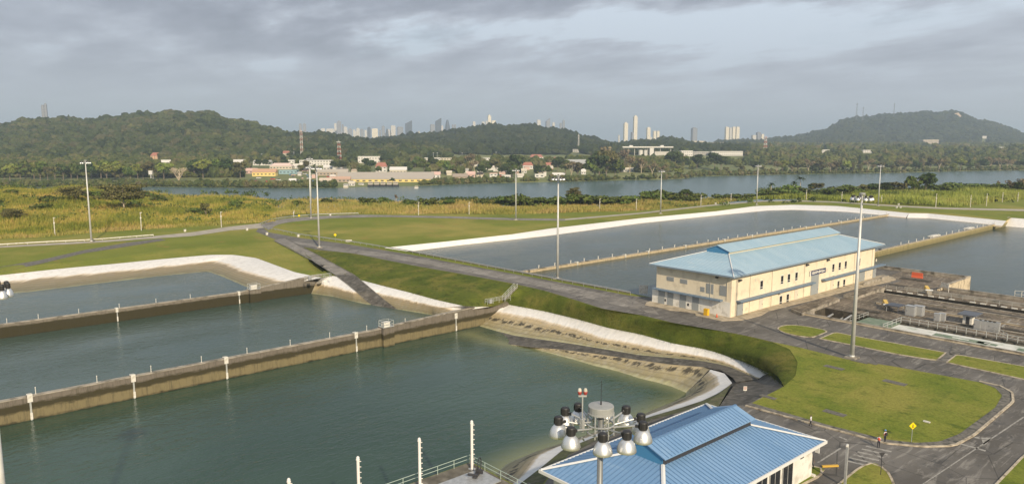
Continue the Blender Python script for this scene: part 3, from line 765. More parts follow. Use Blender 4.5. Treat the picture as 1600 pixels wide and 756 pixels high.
# ------------------------------------------------------------------ concrete walls of the basins
def wall_profile(name, y0, y1, prof_, zb, m, label, cat='wall'):
    t = thing(name, label, cat, (prof_[0][0], (y0 + y1) / 2, 0))
    b = MB(); n = len(prof_); ox = prof_[0][0]; oy = (y0 + y1) / 2
    for i in range(n - 1):
        (xa, za), (xb, zb_) = prof_[i], prof_[i + 1]
        if xb - xa < 0.01: continue
        xa, xb = xa - ox, xb - ox; a, c = y0 - oy, y1 - oy
        b.add([(xa, a, zb), (xb, a, zb), (xb, a, zb_), (xa, a, za), (xa, c, zb), (xb, c, zb), (xb, c, zb_), (xa, c, za)],
              [(0, 1, 2, 3), (5, 4, 7, 6), (3, 2, 6, 7), (1, 5, 6, 2), (4, 0, 3, 7)])
    b.build('wall_body', m, t)
    cp = MB()
    for i in range(n - 1):
        (xa, za), (xb, zb_) = prof_[i], prof_[i + 1]
        if xb - xa < 0.01: continue
        xa, xb = xa - ox, xb - ox
        a, c = y0 - oy - 0.06, y1 - oy + 0.06
        cp.add([(xa, a, za + .003), (xb, a, zb_ + .003), (xb, a, zb_ + .18), (xa, a, za + .18), (xa, c, za + .003), (xb, c, zb_ + .003), (xb, c, zb_ + .18), (xa, c, za + .18)],
               [(0, 1, 2, 3), (5, 4, 7, 6), (3, 2, 6, 7), (1, 5, 6, 2), (4, 0, 3, 7), (0, 4, 5, 1)])
    cp.build('coping', M_conc, t)
    return t
def on_y(px, py, Y):
    d = ray(px, py); t = Y / d.y
    return Vector((d.x * t, Y, EYE + d.z * t))
def on_x(px, py, X):
    d = ray(px, py); t = X / d.x
    return Vector((X, d.y * t, EYE + d.z * t))
M_white = two('aged white paint', (.60, .58, .52), (.70, .68, .62), 1.5, rough=.6, c3=(.42, .39, .32), s3=1.2)
M_rail = two('galvanised rail', (.40, .42, .40), (.52, .53, .50), 3.0, rough=0.5, metal=0.3)
def gauges(t, xs, yf, ztop, zw, w=0.6):
    """white level boards hung over the edge of a wall"""
    base = t.location
    for x in xs:
        h = (ztop - zw)
        b = MB(); b.box((0, -0.12, 0.3 - h * 0.13), (w, 0.22, h * 0.26 + 0.3)); b.box((0, 0.45, 0.28), (w, 1.0, 0.12))
        b.box((0, -0.1, -h * 0.5 - 0.05), (w * 0.35, 0.14, h + 0.1), 0, 1); b.box((0, -0.2, -h + 0.75), (w * 0.5, .12, 1.2))
        b.build('level_board', [M_white, M_rail], t, loc=(x - base.x, yf - base.y, ztop - base.z))
def top_posts(t, xs, y, z, h=0.95, r=0.06):
    base = t.location
    for x in xs:
        b = MB(); b.tube((0, 0, 0), (0, 0, h), r, n=6); b.box((0, 0, h + 0.06), (r * 2.6, r * 2.6, 0.12)); b.box((0, 0, 0.03), (r * 4, r * 4, 0.06))
        b.build('marker_post', M_white, t, loc=(x - base.x, y - base.y, z - base.z))
def valve_box(t, x, y0, ztop, zb, w=3.0):
    base = t.location
    b = MB(); b.box((0, -0.55, (zb + ztop) / 2 + 0.1), (w, 1.0, ztop - zb + 0.2)); b.box((0, 0.3, ztop + .3), (w, 2.4, .25))
    b.build('pier', M_wallB if zb < -8 else M_wallA, t, loc=(x - base.x, y0 - base.y, 0))
    o = MB().box((0, .1, .45), (w, 2.4, .06)).build('grating', M_rail, t, loc=(x - base.x, y0 - base.y, ztop - base.z + 0.05))
    f = MB()
    for sx in (-1, 1):
        for sy in (-1.0, 1.2):
            f.tube((sx * w * .45, sy, .4), (sx * w * .45, sy, 1.9), .06, n=6)
        for z in (1.1, 1.85): f.tube((sx * w * .45, -1.0, z), (sx * w * .45, 1.2, z), .05, n=6)
    for sy in (-1.0, 1.2):
        for z in (1.1, 1.85): f.tube((-w * .45, sy, z), (w * .45, sy, z), .05, n=6)
    f.build('hand_rail', M_rail, o)
    c = MB(); c.box((-.2, .1, .95), (w * .55, 1.3, 1.0)); c.box((-.2, .1, 1.5), (w * .6, 1.4, .1)); c.build('cabinet', M_white, o)

XE2 = G(770, 475, -3.4).x
w1 = wall_profile('basin_wall', 207.2, 208.1, [(-140, -3.25), (79, -3.1), (84, -2.6), (101.5, -1.1), (104, -1.1)], -9, M_wallA,
                  'long dark stained concrete wall between the two farther lower basins at left')
gauges(w1, [on_y(px, 490, 207.2).x for px in (183, 375)], 207.2, -3.1, ZB)
top_posts(w1, [on_y(px, 475, 207.9).x for px in (8, 58, 122, 186, 244, 298)], 207.9, -3.05, 1.1)
valve_box(w1, on_y(397, 455, 207.2).x, 207.2, -3.0, ZB - .5, 3.2)
w2 = wall_profile('basin_wall', 149.7, 150.7, [(-140, -4.6), (88, -4.55), (93, -4.3), (XE2, -3.3), (XE2 + 6, -2.6)], -11, M_wallB,
                  'long concrete wall with tan stained face in front of the middle lower basin')
gauges(w2, [on_y(px, py, 149.7).x for px, py in ((47, 625), (208, 590), (353, 560), (556, 520), (712, 485))], 149.7, -4.45, ZC, .8)
top_posts(w2, [on_y(px, 550, 150.4).x for px in (50, 148, 234, 314, 386, 454, 516, 574, 634)], 150.4, -4.4, 1.15)
valve_box(w2, on_y(604, 512, 149.7).x, 149.7, -4.5, ZC - .5, 3.0)
w3 = wall_profile('basin_wall', 171.8, 172.6, [(152, -1.25), (444, -1.25), (450, -.1)], -4, M_wallD,
                  'thin concrete wall between the two farther upper basins, beyond the cream building')
gauges(w3, [on_y(px, py, 171.8).x for px, py in ((902, 412), (977, 400), (1013, 395), (1071, 386), (1132, 376), (1175, 370), (1259, 356), (1314, 348))], 171.8, -1.2, ZE, .8)
top_posts(w3, [on_y(px, 385, 172.2).x for px in (842, 867, 892, 913, 935, 957, 997, 1015, 1035, 1054, 1089, 1106, 1122, 1137, 1152, 1167, 1182, 1196, 1210, 1223, 1236, 1249, 1272, 1284, 1296, 1308, 1322, 1334, 1346, 1358, 1370, 1382)], 172.2, -1.2, 1.0, .14)
w4 = wall_profile('basin_wall', 118.4, 119.3, [(150, -1.75), (430, -1.75), (436, -1.2), (446, 0.1)], -6, M_wallE,
                  'concrete wall running out behind the far corner of the cream building')
top_posts(w4, [on_y(px, 375, 118.9).x for px in (1408, 1420, 1432, 1443, 1454, 1466, 1478, 1487, 1497, 1506, 1516, 1525, 1534, 1543, 1552, 1560)], 118.9, -1.6, 1.0, .14)
for px, py in ((1466, 367), (1520, 355)):
    p = on_y(px, py, 119.5)
    b = MB(); b.box((0, 1.2, .35), (9, 2.2, .35)); b.box((0, 1.2, .6), (7.5, 1.7, .2)); b.build('white_float', M_white, w4, loc=(p.x - w4.location.x, 1.0, ZE - w4.location.z))
# road-side wall, its rail and the strip beside the water
t = thing('retaining_wall', 'dark low concrete wall between the embankment road and the upper basins', 'wall', tuple(G(640, 393, 0)))
b = MB(); P = resample(roadwall, 40); o0 = t.location
for i in range(39):
    a, c = P[i] - np.array(o0), P[i + 1] - np.array(o0)
    b.add([(a[0], a[1], -6), (c[0], c[1], -6), (c[0], c[1], .35), (a[0], a[1], .35), (a[0] - .5, a[1], .35), (c[0] - .5, c[1], .35), (a[0] - .5, a[1], -1), (c[0] - .5, c[1], -1)],
          [(0, 1, 2, 3), (3, 2, 5, 4), (4, 5, 7, 6)])
b.build('wall_body', M_concd, t)
def guard(name, line, label, cat='guard rail', gap=4.0, h=0.75, beam=0.32, m=M_galv, double=False, mr=None, post=0.09):
    Pn = sum((Vector(a) - Vector(b_)).length for a, b_ in zip(line, line[1:]))
    k = max(2, min(100, int(Pn / gap) + 1)); P = resample(line, k); o0 = Vector(P[0])
    t = thing(name, label, cat, tuple(o0))
    r = MB()
    for z, hh_ in (((h, beam),) if not double else ((h, beam), (h * .52, beam))):
        for i in range(k - 1):
            a, c = Vector(P[i]) - o0, Vector(P[i + 1]) - o0
            d = (c - a); nrm = Vector((-d.y, d.x, 0)).normalized() * max(beam * .15, .03)
            q = []
            for s_ in (-1, 1):
                for zz_ in (-.5, .5): q += [a + nrm * s_ + V3(0, 0, z + zz_ * hh_), c + nrm * s_ + V3(0, 0, z + zz_ * hh_)]
            r.add(q, [(0, 1, 3, 2), (5, 4, 6, 7), (2, 3, 7, 6), (1, 0, 4, 5)])
    r.build('rail', mr or m, t)
    pm = None
    for i in range(k):
        if pm is None:
            pm = MB().box((0, 0, h / 2 - .1), (post, post, h + .3)).build('post', m, t); pm.location = Vector(P[i]) - o0; first = pm
        else:
            q = first.copy(); COL.objects.link(q); q.parent = t; q.location = Vector(P[i]) - o0
    return t
guard('guard_rail', L((985, 460.5), (860, 437), (640, 395), (560, 381.5), (470, 368.5), (424, 359), (410, 355), z=0.02), 'long grey guard rail along the water side of the embankment road')
guard('guard_rail', L((405, 352), (425, 344.5), (455, 340), (500, 336.6), (560, 335), z=0.02), 'curved guard rail on the outer bend of the far road', gap=5)
guard('guard_rail', L((-20, 386), (60, 381), (140, 377.3), (200, 372.5), (240, 369.5), z=0.02), 'pale guard rail beside the road at the foot of the leftmost mast', gap=6, m=M_white)
# stairs with a rail at the end of the front wall
p0 = G(787, 469, -2.8); p1 = G(806, 449, 0.0)
t = thing('stair_rail', 'small steel rail and steps climbing from the front basin wall to the road', 'railing', tuple(p0))
d = p1 - p0; b = MB()
for s_ in (-.6, .6):
    off = Vector((-d.y, d.x, 0)).normalized() * s_
    for h in (.55, 1.1): b.tube(off + V3(0, 0, h), off + d + V3(0, 0, h), .05, n=6)
    for k in range(5): q = off + d * (k / 4); b.tube(q, q + V3(0, 0, 1.15), .05, n=6)
b.build('hand_rail', M_rail, t)
b = MB()
for k in range(12): b.box(d * ((k + .5) / 12) + V3(0, 0, .08), (.5, 1.3, .1), math.atan2(d.y, d.x))
b.build('steps', M_conc, t)
for (px, py, z, lab) in ((778, 472, -3.0, 'steel cage railing on the end of the front basin wall'), (497, 436, -1.0, 'steel cage railing on the end of the far basin wall')):
    p = G(px, py, z)
    t = thing('safety_railing', lab, 'railing', tuple(p)); b = MB()
    for x in (-4, -2, 0, 2, 4):
        for y in (-.5, .5): b.tube((x, y, 0), (x, y, 1.3), .05, n=6)
    for z_ in (.7, 1.3):
        for y in (-.5, .5): b.tube((-4, y, z_), (4, y, z_), .045, n=6)
        for x in (-4, 4): b.tube((x, -.5, z_), (x, .5, z_), .045, n=6)
    b.build('frame', M_rail, t)
    MB().box((-2.6, 0, .6), (.9, .6, 1.0)).build('cabinet', M_galv, t)

# ------------------------------------------------------------------ light masts
def refl_mat():
    return two('brushed aluminium reflector', (.62, .62, .61), (.74, .74, .73), 1.5, rough=0.42, metal=0.8)
M_refl = refl_mat()
M_black = mat('black ballast housing', color=(.025, .025, .027), rough=0.55)
M_drum = two('grey drum', (.27, .28, .27), (.34, .34, .33), 2, rough=0.5)
M_red = mat('red paint', color=(.32, .05, .04), rough=0.45)
M_drk = mat('dark steel', color=(.06, .06, .065), rough=0.5, metal=0.4)
ANG = [-61, -94, -139, 180, 143, 117, 76, 45, 11, -19]
def lamp(t, ang, zr, R_=1.66):
    a = math.radians(ang) + YAW - math.pi / 2
    e = Vector((math.cos(a), math.sin(a), 0)) * R_
    b = MB(); b.lathe((0, 0, 0), [(.36, -.50), (.372, -.48), (.362, -.40), (.338, -.30), (.295, -.19), (.235, -.10), (.165, -.03), (.12, 0), (.0, .01)], 20)
    b.lathe((0, 0, 0), [(.30, -.44), (.2, -.2), (0, -.1)], 14)
    o = b.build('lamp', M_refl, t, smooth=True, loc=(e.x, e.y, zr + .02))
    h = MB(); h.lathe((0, 0, 0), [(.0, -.03), (.14, -.03), (.165, .0), (.165, .26), (.15, .30), (.06, .33), (0, .33)], 16)
    for k in range(8):
        w = k * math.pi / 4; h.box((math.cos(w) * .165, math.sin(w) * .165, .14), (.04, .02, .24), w)
    h.box((-.2 * math.cos(a), -.2 * math.sin(a), .1), (.2, .1, .1), a)
    h.build('ballast_housing', M_black, o)
def make_mast(near=True):
    t = thing('light_mast', 'x', 'light mast', (0, 0, 0))
    b = MB(); b.tube((0, 0, .5), (0, 0, 29.3), .40, .17, 16); b.tube((0, 0, 0), (0, 0, .55), .46, .46, 16)
    b.build('pole', M_pole, t, smooth=True)
    b = MB(); b.box((0, 0, .08), (2.0, 2.0, .32)); b.tube((0, 0, .2), (0, 0, .32), .7, n=16); b.build('footing', M_conc, t)
    zr = 29.0
    b = MB()   # ring, brackets
    for z in (zr - .35, zr - .02):
        for k in range(24):
            a0, a1 = k * math.pi / 12, (k + 1) * math.pi / 12
            b.tube((.52 * math.cos(a0), .52 * math.sin(a0), z), (.52 * math.cos(a1), .52 * math.sin(a1), z), .035, n=6, cap=False)
    for k in range(6):
        a0 = k * math.pi / 3 + .3
        b.tube((.52 * math.cos(a0), .52 * math.sin(a0), zr - .5), (.5 * math.cos(a0), .5 * math.sin(a0), zr + .45), .03, n=6)
        b.tube((.2 * math.cos(a0), .2 * math.sin(a0), zr - .2), (.52 * math.cos(a0), .52 * math.sin(a0), zr - .2), .025, n=6)
    b.build('ring', M_galv, t)
    for A_ in ANG:
        lamp(t, A_, zr - .05)
        a = math.radians(A_) + YAW - math.pi / 2
        MB().tube((.5 * math.cos(a), .5 * math.sin(a), zr - .1), (1.5 * math.cos(a), 1.5 * math.sin(a), zr + .1), .035, n=8).build('bracket_arm', M_galv, t)
    b = MB(); b.lathe((0, 0, zr + .42), [(.48, 0), (.53, .0), (.53, .04), (.505, .05), (.505, .29), (.49, .31), (.30, .33), (0, .34)], 28)
    b.lathe((0, 0, zr + .42), [(.50, 0), (.0, .02)], 28); b.tube((0, 0, zr - .3), (0, 0, zr + .5), .11, n=12)
    b.build('top_drum', M_drum, t)
    return t
mast0 = make_mast()
# antenna and beacons of the near mast only
base_fg = at_dist(946, 28.0, 0)
near = mast0
MAST_PX = [((1331, 559), 299, 'grey light mast standing in the grass near the right end of the cream building'),
           ((871, 436), 273, 'pale light mast beside the road left of the cream building, standing against the upper basins'),
           ((143, 378), 249, 'leftmost full light mast, beside the road in front of the tall grass'),
           ((499, 387), 258, 'light mast on the grass slope beside the ramp to the middle basin'),
           ((486, 341), 258, 'light mast at the curve of the far road, left of the ramp mast'),
           ((806, 344), 263, 'light mast beside the far road, between the ramp mast and the cream building'),
           ((1032, 334), 265, 'light mast beside the pale path at the edge of the upper basins'),
           ((1182, 320), 257, 'light mast at the far left corner of the upper basins, near the palms'),
           ((1372, 322), 257, 'slender light mast behind the far right basin, second from the right'),
           ((486.5, 322), 245, 'distant light mast whose head shows just above another mast head')]
GRPM = 'light masts around the basins'
for i, ((px, py), ty, lab) in enumerate(MAST_PX):
    p = hit(px, py); s_ = z_at(p, ty) - p.z
    dup(mast0, p, 0.4 * i, lab, GRPM, (1, 1, s_ / 30.0) if abs(s_ / 30 - 1) < .3 else s_ / 30)
p = at_dist(-50, 56, 0); p.z = -9.5; sc_ = (z_at(p, 438) + 9.5 - .3) / 29.3
dup(mast0, p, 0.2, 'light mast cut off by the left edge, only some lamps in view', GRPM, (1, 1, sc_))
zb = z_at(base_fg, 657) - 29.1
mast0.location = (base_fg.x, base_fg.y, zb)
tag(mast0, 'large light mast close in front, ten silver lamps around a grey drum over the water', 'light mast', GRPM)
for ch in mast0.children:
    if ch.name.startswith('pole'):
        b = MB(); b.tube((0, 0, .3), (0, 0, 29.3), .17, .115, 16); b.tube((0, 0, 0), (0, 0, .4), .25, .25, 16)
        tmp = b.build('near_pole', mat('dull mast steel', color=(.23, .24, .24), rough=.42, metal=.5), smooth=True); ch.data = tmp.data; bpy.data.objects.remove(tmp)
b = MB(); b.tube((0, 0, 29.7), (0, 0, 30.75), .012, n=6); b.tube((0, 0, 29.7), (0, 0, 29.9), .03, n=8); b.build('antenna', M_black, mast0)
a = math.radians(196) + YAW - math.pi / 2; e = Vector((math.cos(a), math.sin(a), 0)) * .78
b = MB(); b.tube(e + V3(0, 0, 28.75), e + V3(0, 0, 30.2), .03, n=8); b.box(e + V3(0, 0, 30.2), (.32, .1, .07), a * 0 + YAW - math.pi / 2); b.box(e + V3(0, 0, 29.0), (.14, .14, .5)); b.box(e * .8 + V3(0, 0, 29.1), (.5, .04, .04), a)
b.tube(e + V3(0, 0, 28.5), e + V3(.12, 0, 28.35), .03, n=8)
bp = b.build('beacon_post', M_galv, mast0)
for s_ in (-1, 1):
    q = e + Vector((math.cos(YAW - math.pi / 2), math.sin(YAW - math.pi / 2), 0)) * .11 * s_ + V3(0, 0, 30.24)
    b = MB(); b.lathe(q, [(.05, 0), (.065, .03), (.08, .09), (.085, .13), (.07, .14)], 14, 0); b.lathe(q, [(.075, .135), (.072, .2), (.05, .25), (0, .27)], 14, 1)
    b.build('beacon', [M_red, M_white], bp, smooth=True)

# ------------------------------------------------------------------ metal roofs
def roof_mat(name, c1, c2, c3, wave=0.0):
    def b(n, l, p):
        co = objco(n)
        c = mixc(n, l, ramp(n, l, noise(n, l, mapped(n, l, (.5, .12, .5)), .5, 5, .6), [(.35, 0.), (.65, 1.)]), c1, c2)
        c = mixc(n, l, ramp(n, l, noise(n, l, mapped(n, l, (1.0, .25, 1)), .9, 5, .7), [(.56, 0.), (.66, .5)]), c, c3)
        l.new(c, p.inputs['Base Color'])
        if wave:
            s = n.new('ShaderNodeSeparateXYZ'); l.new(co, s.inputs[0])
            w = maths(n, l, 'POWER', maths(n, l, 'ABSOLUTE', maths(n, l, 'SINE', maths(n, l, 'MULTIPLY', s.outputs[0], wave))), 6)
            bump(n, l, p, w, .4, .06)
    return mat(name, b, rough=0.42, spec=0.5)
M_roof1 = roof_mat('blue ribbed roof', (.15, .275, .45), (.19, .32, .50), (.24, .37, .52))
M_roof2 = roof_mat('sun bleached blue roof', (.28, .41, .50), (.34, .46, .54), (.43, .52, .56))
M_roofd = mat('blue end panel', color=(.06, .22, .40), rough=.5)
M_trim = mat('white roof trim', color=(.66, .66, .64), rough=.45)
M_wall_c = two('cream render', (.68, .585, .43), (.76, .665, .49), 0.25, 6, lo=.3, hi=.7, c3=(.58, .50, .37), s3=.5)
M_wall_w = two('pale render', (.66, .64, .58), (.74, .72, .66), 0.4, 6, c3=(.50, .48, .42), s3=.8)
def monitor_roof(t, x0, x1, y0, y1, ze, rise, mx0, mx1, mh, zmon, mroof, mtrim, seam, rib, mend, trim=.35, seam_m=None, mon_up=.62, vent_m=None, m2=None):
    """hipped roof with a raised ridge vent; parts of t, in its own space"""
    cy = (y0 + y1) / 2; hw = (y1 - y0) / 2
    zt = ze + rise * (hw - mh) / hw          # height where the vent stands
    rr = lambda y: ze + rise * (hw - abs(y - cy)) / hw
    A, B_, C_, D_ = (x0, y0, ze), (x1, y0, ze), (x1, y1, ze), (x0, y1, ze)
    a, b_, c_, d_ = (mx0, cy - mh, zt), (mx1, cy - mh, zt), (mx1, cy + mh, zt), (mx0, cy + mh, zt)
    b = MB(); b.add([A, B_, C_, D_, a, b_, c_, d_], [(0, 1, 5, 4), (1, 2, 6, 5), (2, 3, 7, 6), (3, 0, 4, 7)])
    b.add([(x0, y0, ze - .25), (x1, y0, ze - .25), (x1, y1, ze - .25), (x0, y1, ze - .25)], [(0, 3, 2, 1)])
    rf = b.build('roof', mroof, t)
    s = MB()                                  # standing seams
    def seamrun(p, q, up):
        p, q = Vector(p), Vector(q)
        if (q - p).length < .3: return
        d = (q - p).normalized(); sd = d.cross(Vector(up)).normalized() * rib * .5; u = Vector(up) * rib * 1.1
        s.add([p - sd, p + sd, q + sd, q - sd, p - sd + u, p + sd + u, q + sd + u, q - sd + u], [(4, 5, 6, 7), (0, 4, 7, 3), (1, 2, 6, 5), (0, 1, 5, 4)])
    n_ = int((x1 - x0) / seam)
    for i in range(1, n_):
        x = x0 + i * seam
        f = 1.0
        if x < mx0: f = (x - x0) / (mx0 - x0)
        if x > mx1: f = (x1 - x) / (x1 - mx1)
        for sg in (-1, 1):
            ya = cy + sg * hw; yb = ya - sg * (hw - mh) * f; zb_ = ze + (zt - ze) * f
            seamrun((x, ya, ze + .005), (x, yb, zb_ + .005), (0, 0, 1))
    n_ = int((y1 - y0) / seam)
    for i in range(1, n_):
        y = y0 + i * seam; f = min(1.0, (hw - abs(y - cy)) / (hw - mh))
        seamrun((x0, y, ze + .005), (x0 + (mx0 - x0) * f, y, ze + (zt - ze) * f + .005), (0, 0, 1))
        seamrun((x1, y, ze + .005), (x1 - (x1 - mx1) * f, y, ze + (zt - ze) * f + .005), (0, 0, 1))
    s.build('seams', seam_m or mroof, rf)
    def cap(p, q, w, th=.06):
        p, q = Vector(p), Vector(q); d = (q - p).normalized(); sd = d.cross(Vector((0, 0, 1))).normalized() * w / 2; u = Vector((0, 0, th))
        h = MB()
        h.add([p - sd, p + sd, q + sd, q - sd, p - sd + u, p + sd + u, q + sd + u, q - sd + u, p + u * 2.2, q + u * 2.2],
              [(4, 8, 9, 7), (8, 5, 6, 9), (0, 4, 7, 3), (1, 2, 6, 5), (0, 1, 5, 8, 4), (2, 3, 7, 9, 6)])
        h.build('hip_cap', mtrim, rf)
    for p, q in ((A, a), (B_, b_), (C_, c_), (D_, d_)): cap(Vector(p) + V3(0, 0, .07), Vector(q) + V3(0, 0, .07), trim)
    g = MB()                                  # gutter / fascia
    th = .16
    g.box(((x0 + x1) / 2, y0 - th / 2, ze - .1), (x1 - x0 + 2 * th, th, .34)); g.box(((x0 + x1) / 2, y1 + th / 2, ze - .1), (x1 - x0 + 2 * th, th, .34))
    g.box((x0 - th / 2, cy, ze - .1), (th, y1 - y0, .34)); g.box((x1 + th / 2, cy, ze - .1), (th, y1 - y0, .34))
    g.build('gutter', mtrim if trim > .3 else m2, t)
    # raised ridge vent
    zm = zt + mon_up; oh = .45; rz_ = zm + .33 * (mh + oh)
    v = MB()
    v.add([(mx0, cy - mh, zt - .2), (mx1, cy - mh, zt - .2), (mx1, cy - mh, zm), (mx0, cy - mh, zm), (mx0, cy + mh, zt - .2), (mx1, cy + mh, zt - .2), (mx1, cy + mh, zm), (mx0, cy + mh, zm),
           (mx0, cy, rz_ - .1), (mx1, cy, rz_ - .1)], [(0, 1, 2, 3), (5, 4, 7, 6)], 1)
    v.add([(mx0, cy - mh, zt - .2), (mx0, cy - mh, zm), (mx0, cy, rz_ - .1), (mx0, cy + mh, zm), (mx0, cy + mh, zt - .2)], [(0, 1, 2, 3, 4)], 0)
    v.add([(mx1, cy - mh, zt - .2), (mx1, cy - mh, zm), (mx1, cy, rz_ - .1), (mx1, cy + mh, zm), (mx1, cy + mh, zt - .2)], [(4, 3, 2, 1, 0)], 0)
    vo = v.build('ridge_vent', [mend, vent_m or mtrim], rf)
    k = MB(); e0, e1 = mx0 - .25, mx1 + .25; zl = zm - .33 * oh * .6
    for sg in (-1, 1):
        ye = cy + sg * (mh + oh)
        q = [(e0, ye, zl), (e1, ye, zl), (e1, cy, rz_), (e0, cy, rz_), (e0, ye, zl - .12), (e1, ye, zl - .12), (e1, cy, rz_ - .12), (e0, cy, rz_ - .12)]
        fs = [(0, 1, 2, 3), (7, 6, 5, 4), (0, 4, 5, 1), (0, 3, 7, 4), (1, 5, 6, 2)]
        k.add(q, fs if sg < 0 else [f[::-1] for f in fs])
    ko = k.build('vent_roof', mroof, vo)
    s = MB()
    for i in range(1, int((e1 - e0) / seam)):
        x = e0 + i * seam
        for sg in (-1, 1): seamrun((x, cy + sg * (mh + oh), zl + .005), (x, cy, rz_ + .005), (0, 0, 1))
    s.box(((e0 + e1) / 2, cy, rz_ + .03), (e1 - e0, .3, .06))
    s.build('seams', seam_m or mroof, ko)
    return rf

# foreground building
t = thing('service_building', 'white building with ribbed blue metal roof and white hip caps in the foreground', 'building', (52.8, 39.0, 0))
X0, Y0 = 52.8, 39.0
monitor_roof(t, 0, 30.9, 0, 16.6, 4.5, 2.5, 7.6, 24.4, 2.2, 0, M_roof1, M_trim, .60, .06, M_roofd, .42, mon_up=1.0, seam_m=mat('blue seam', color=(.11, .21, .36), rough=.5), vent_m=M_drk, m2=M_trim)
b = MB(); b.span((1.0, 1.0, 0), (29.9, 15.6, 4.28)); b.build('wall', M_wall_w, t)
M_glass = mat('dark window glass', color=(.018, .022, .028), rough=.12, spec=.6)
M_frame = mat('grey window frame', color=(.34, .34, .33), rough=.5)
for x in (18.4, 21.2, 24.0):
    f = MB(); f.box((x, .96, 2.0), (2.3, .12, 3.0)); fo = f.build('window', M_frame, t)
    MB().box((x - .55, .89, 2.0), (.95, .03, 2.7)).box((x + .55, .89, 2.0), (.95, .03, 2.7)).build('pane', M_glass, fo)
d = MB().box((4, .95, 1.1), (1.1, .12, 2.2)).build('door', M_galv, t)
MB().box((3.6, .86, 1.1), (.06, .06, .2)).build('handle', M_drk, d)
MB().box((27.2, .93, 3.3), (.7, .14, .3)).build('wall_lamp', M_drk, t)
MB().box((29.6, .3, 3.7), (.12, .5, .7)).build('downpipe', M_trim, t)

# the long cream building
bx0, by0, bx1, by1 = 145.5, 91.2, 219.6, 112.2
t = thing('operations_building', 'long cream two storey building with pale blue metal roof standing beside the upper basins', 'building', (bx0, by0, 0))
big = t; OB = Vector((bx0, by0, 0))
monitor_roof(t, -1.3, 77.4, -1.25, 22.3, 9.75, 4.0, 10.0, 66.5, 3.1, 0, M_roof2, M_trim, 1.1, .06, M_roofd, .25, mon_up=.75,
             vent_m=mat('pale vent louvre', color=(.55, .5, .38), rough=.6), m2=mat('blue grey gutter', color=(.20, .26, .32), rough=.5))
wb = MB().span((0, 0, 0), (bx1 - bx0, by1 - by0, 9.5)).build('wall', M_wall_c, t)
M_panel = mat('grey door panel', color=(.28, .30, .30), rough=.5)
M_pale = mat('pale door', color=(.60, .55, .44), rough=.5)
M_canopy = mat('slate blue canopy', color=(.14, .20, .27), rough=.5)
M_wframe = mat('white window frame', color=(.70, .68, .62), rough=.5)
def front(px, py): return on_y(px, py, by0) - OB
def side(px, py): return on_x(px, py, bx0) - OB
def window(px, py, w=1.1, h=2.0):
    p = front(px, py)
    f = MB().box((p.x, -.03, p.z), (w + .24, .1, h + .24)).build('window', M_wframe, t)
    MB().box((p.x, -.09, p.z + .25), (w, .03, h - .55)).box((p.x, -.09, p.z - h / 2 + .22), (w, .03, .38)).build('pane', M_glass, f)
for px, py in ((1189.5, 444.8), (1221.6, 436.8), (1232.2, 434.2), (1244, 431.5), (1301.6, 418.2), (1311.6, 415.6), (1321, 413.5), (1342.2, 409), (1219.5, 468.5), (1230.3, 465.5), (1309.5, 444.5), (1318.5, 442)):
    window(px, py)
for x0_, x1_, yb, h, m in ((1150.5, 1160, 491, 3.2, M_panel), (1185.5, 1191, 481.5, 2.6, M_pale), (1240.5, 1245.5, 470, 2.5, M_pale), (1266, 1277.5, 459.5, 5.4, M_panel), (1297, 1301.5, 454.5, 2.6, M_pale), (1341.5, 1350, 442.5, 2.7, M_panel), (1352, 1360, 440, 2.7, M_pale), (1362.5, 1367.5, 437.5, 2.6, M_panel)):
    a_, c_ = front(x0_, yb), front(x1_, yb)
    d = MB().box(((a_.x + c_.x) / 2, -.04, h / 2 + .16), (c_.x - a_.x, .12, h)).build('door', m, t)
    MB().box((c_.x - .3, -.13, 1.3), (.08, .08, .25)).build('handle', M_drk, d)
for p0_, p1_ in (((1150, 476), (1268, 447)), ((1282.6, 441.5), (1377, 420))):
    a_, c_ = front(*p0_), front(*p1_)
    MB().box(((a_.x + c_.x) / 2, -.6, 3.55), (c_.x - a_.x, 1.2, .32)).build('canopy', M_canopy, t)
for px, py in ((1154.6, 437.5), (1260, 413.5), (1292.5, 406), (1373, 389.5)):
    p = front(px, py); MB().box((p.x, -.35, p.z), (.9, .5, .35)).box((p.x, -.12, p.z + .1), (.2, .3, .2)).build('floodlight', M_drk, t)
for px, py in ((1217, 456), (1302, 432.5)):
    p = front(px, py); MB().box((p.x, -.35, p.z), (1.0, .6, .7)).build('air_conditioner', M_frame, t)
for px, py in ((1180.6, 437), (1292, 422), (1369, 406.5)):
    p = front(px, py); MB().box((p.x, -.03, p.z), (.7, .08, .8)).build('vent', M_pale, t)
# name board: white lettering strokes on dark blue
a_, c_ = front(1264.5, 428.5), front(1289.5, 422)
zc = (front(1277, 424.5)).z; xc = (a_.x + c_.x) / 2; wd_ = c_.x - a_.x
sg = MB().box((xc, -.08, zc), (wd_, .14, 1.25)).build('name_board', mat('navy board', color=(.03, .045, .11), rough=.4), t)
MB().box((xc - wd_ / 2 + .25, -.17, zc - .05), (.7, .03, 1.3)).build('logo', M_white, sg)
lt = MB(); rl_ = random.Random(3); x = xc - wd_ / 2 + 1.2
while x < xc + wd_ / 2 - .5:
    lt.box((x, -.17, zc + rl_.uniform(-.06, .06)), (rl_.uniform(.1, .22), .03, rl_.choice((.45, .6, .8)))); x += .3
    lt.box((x - .12, -.166, zc + rl_.choice((-.22, 0, .2))), (.26, .03, .12))
lt.build('lettering', M_white, sg)
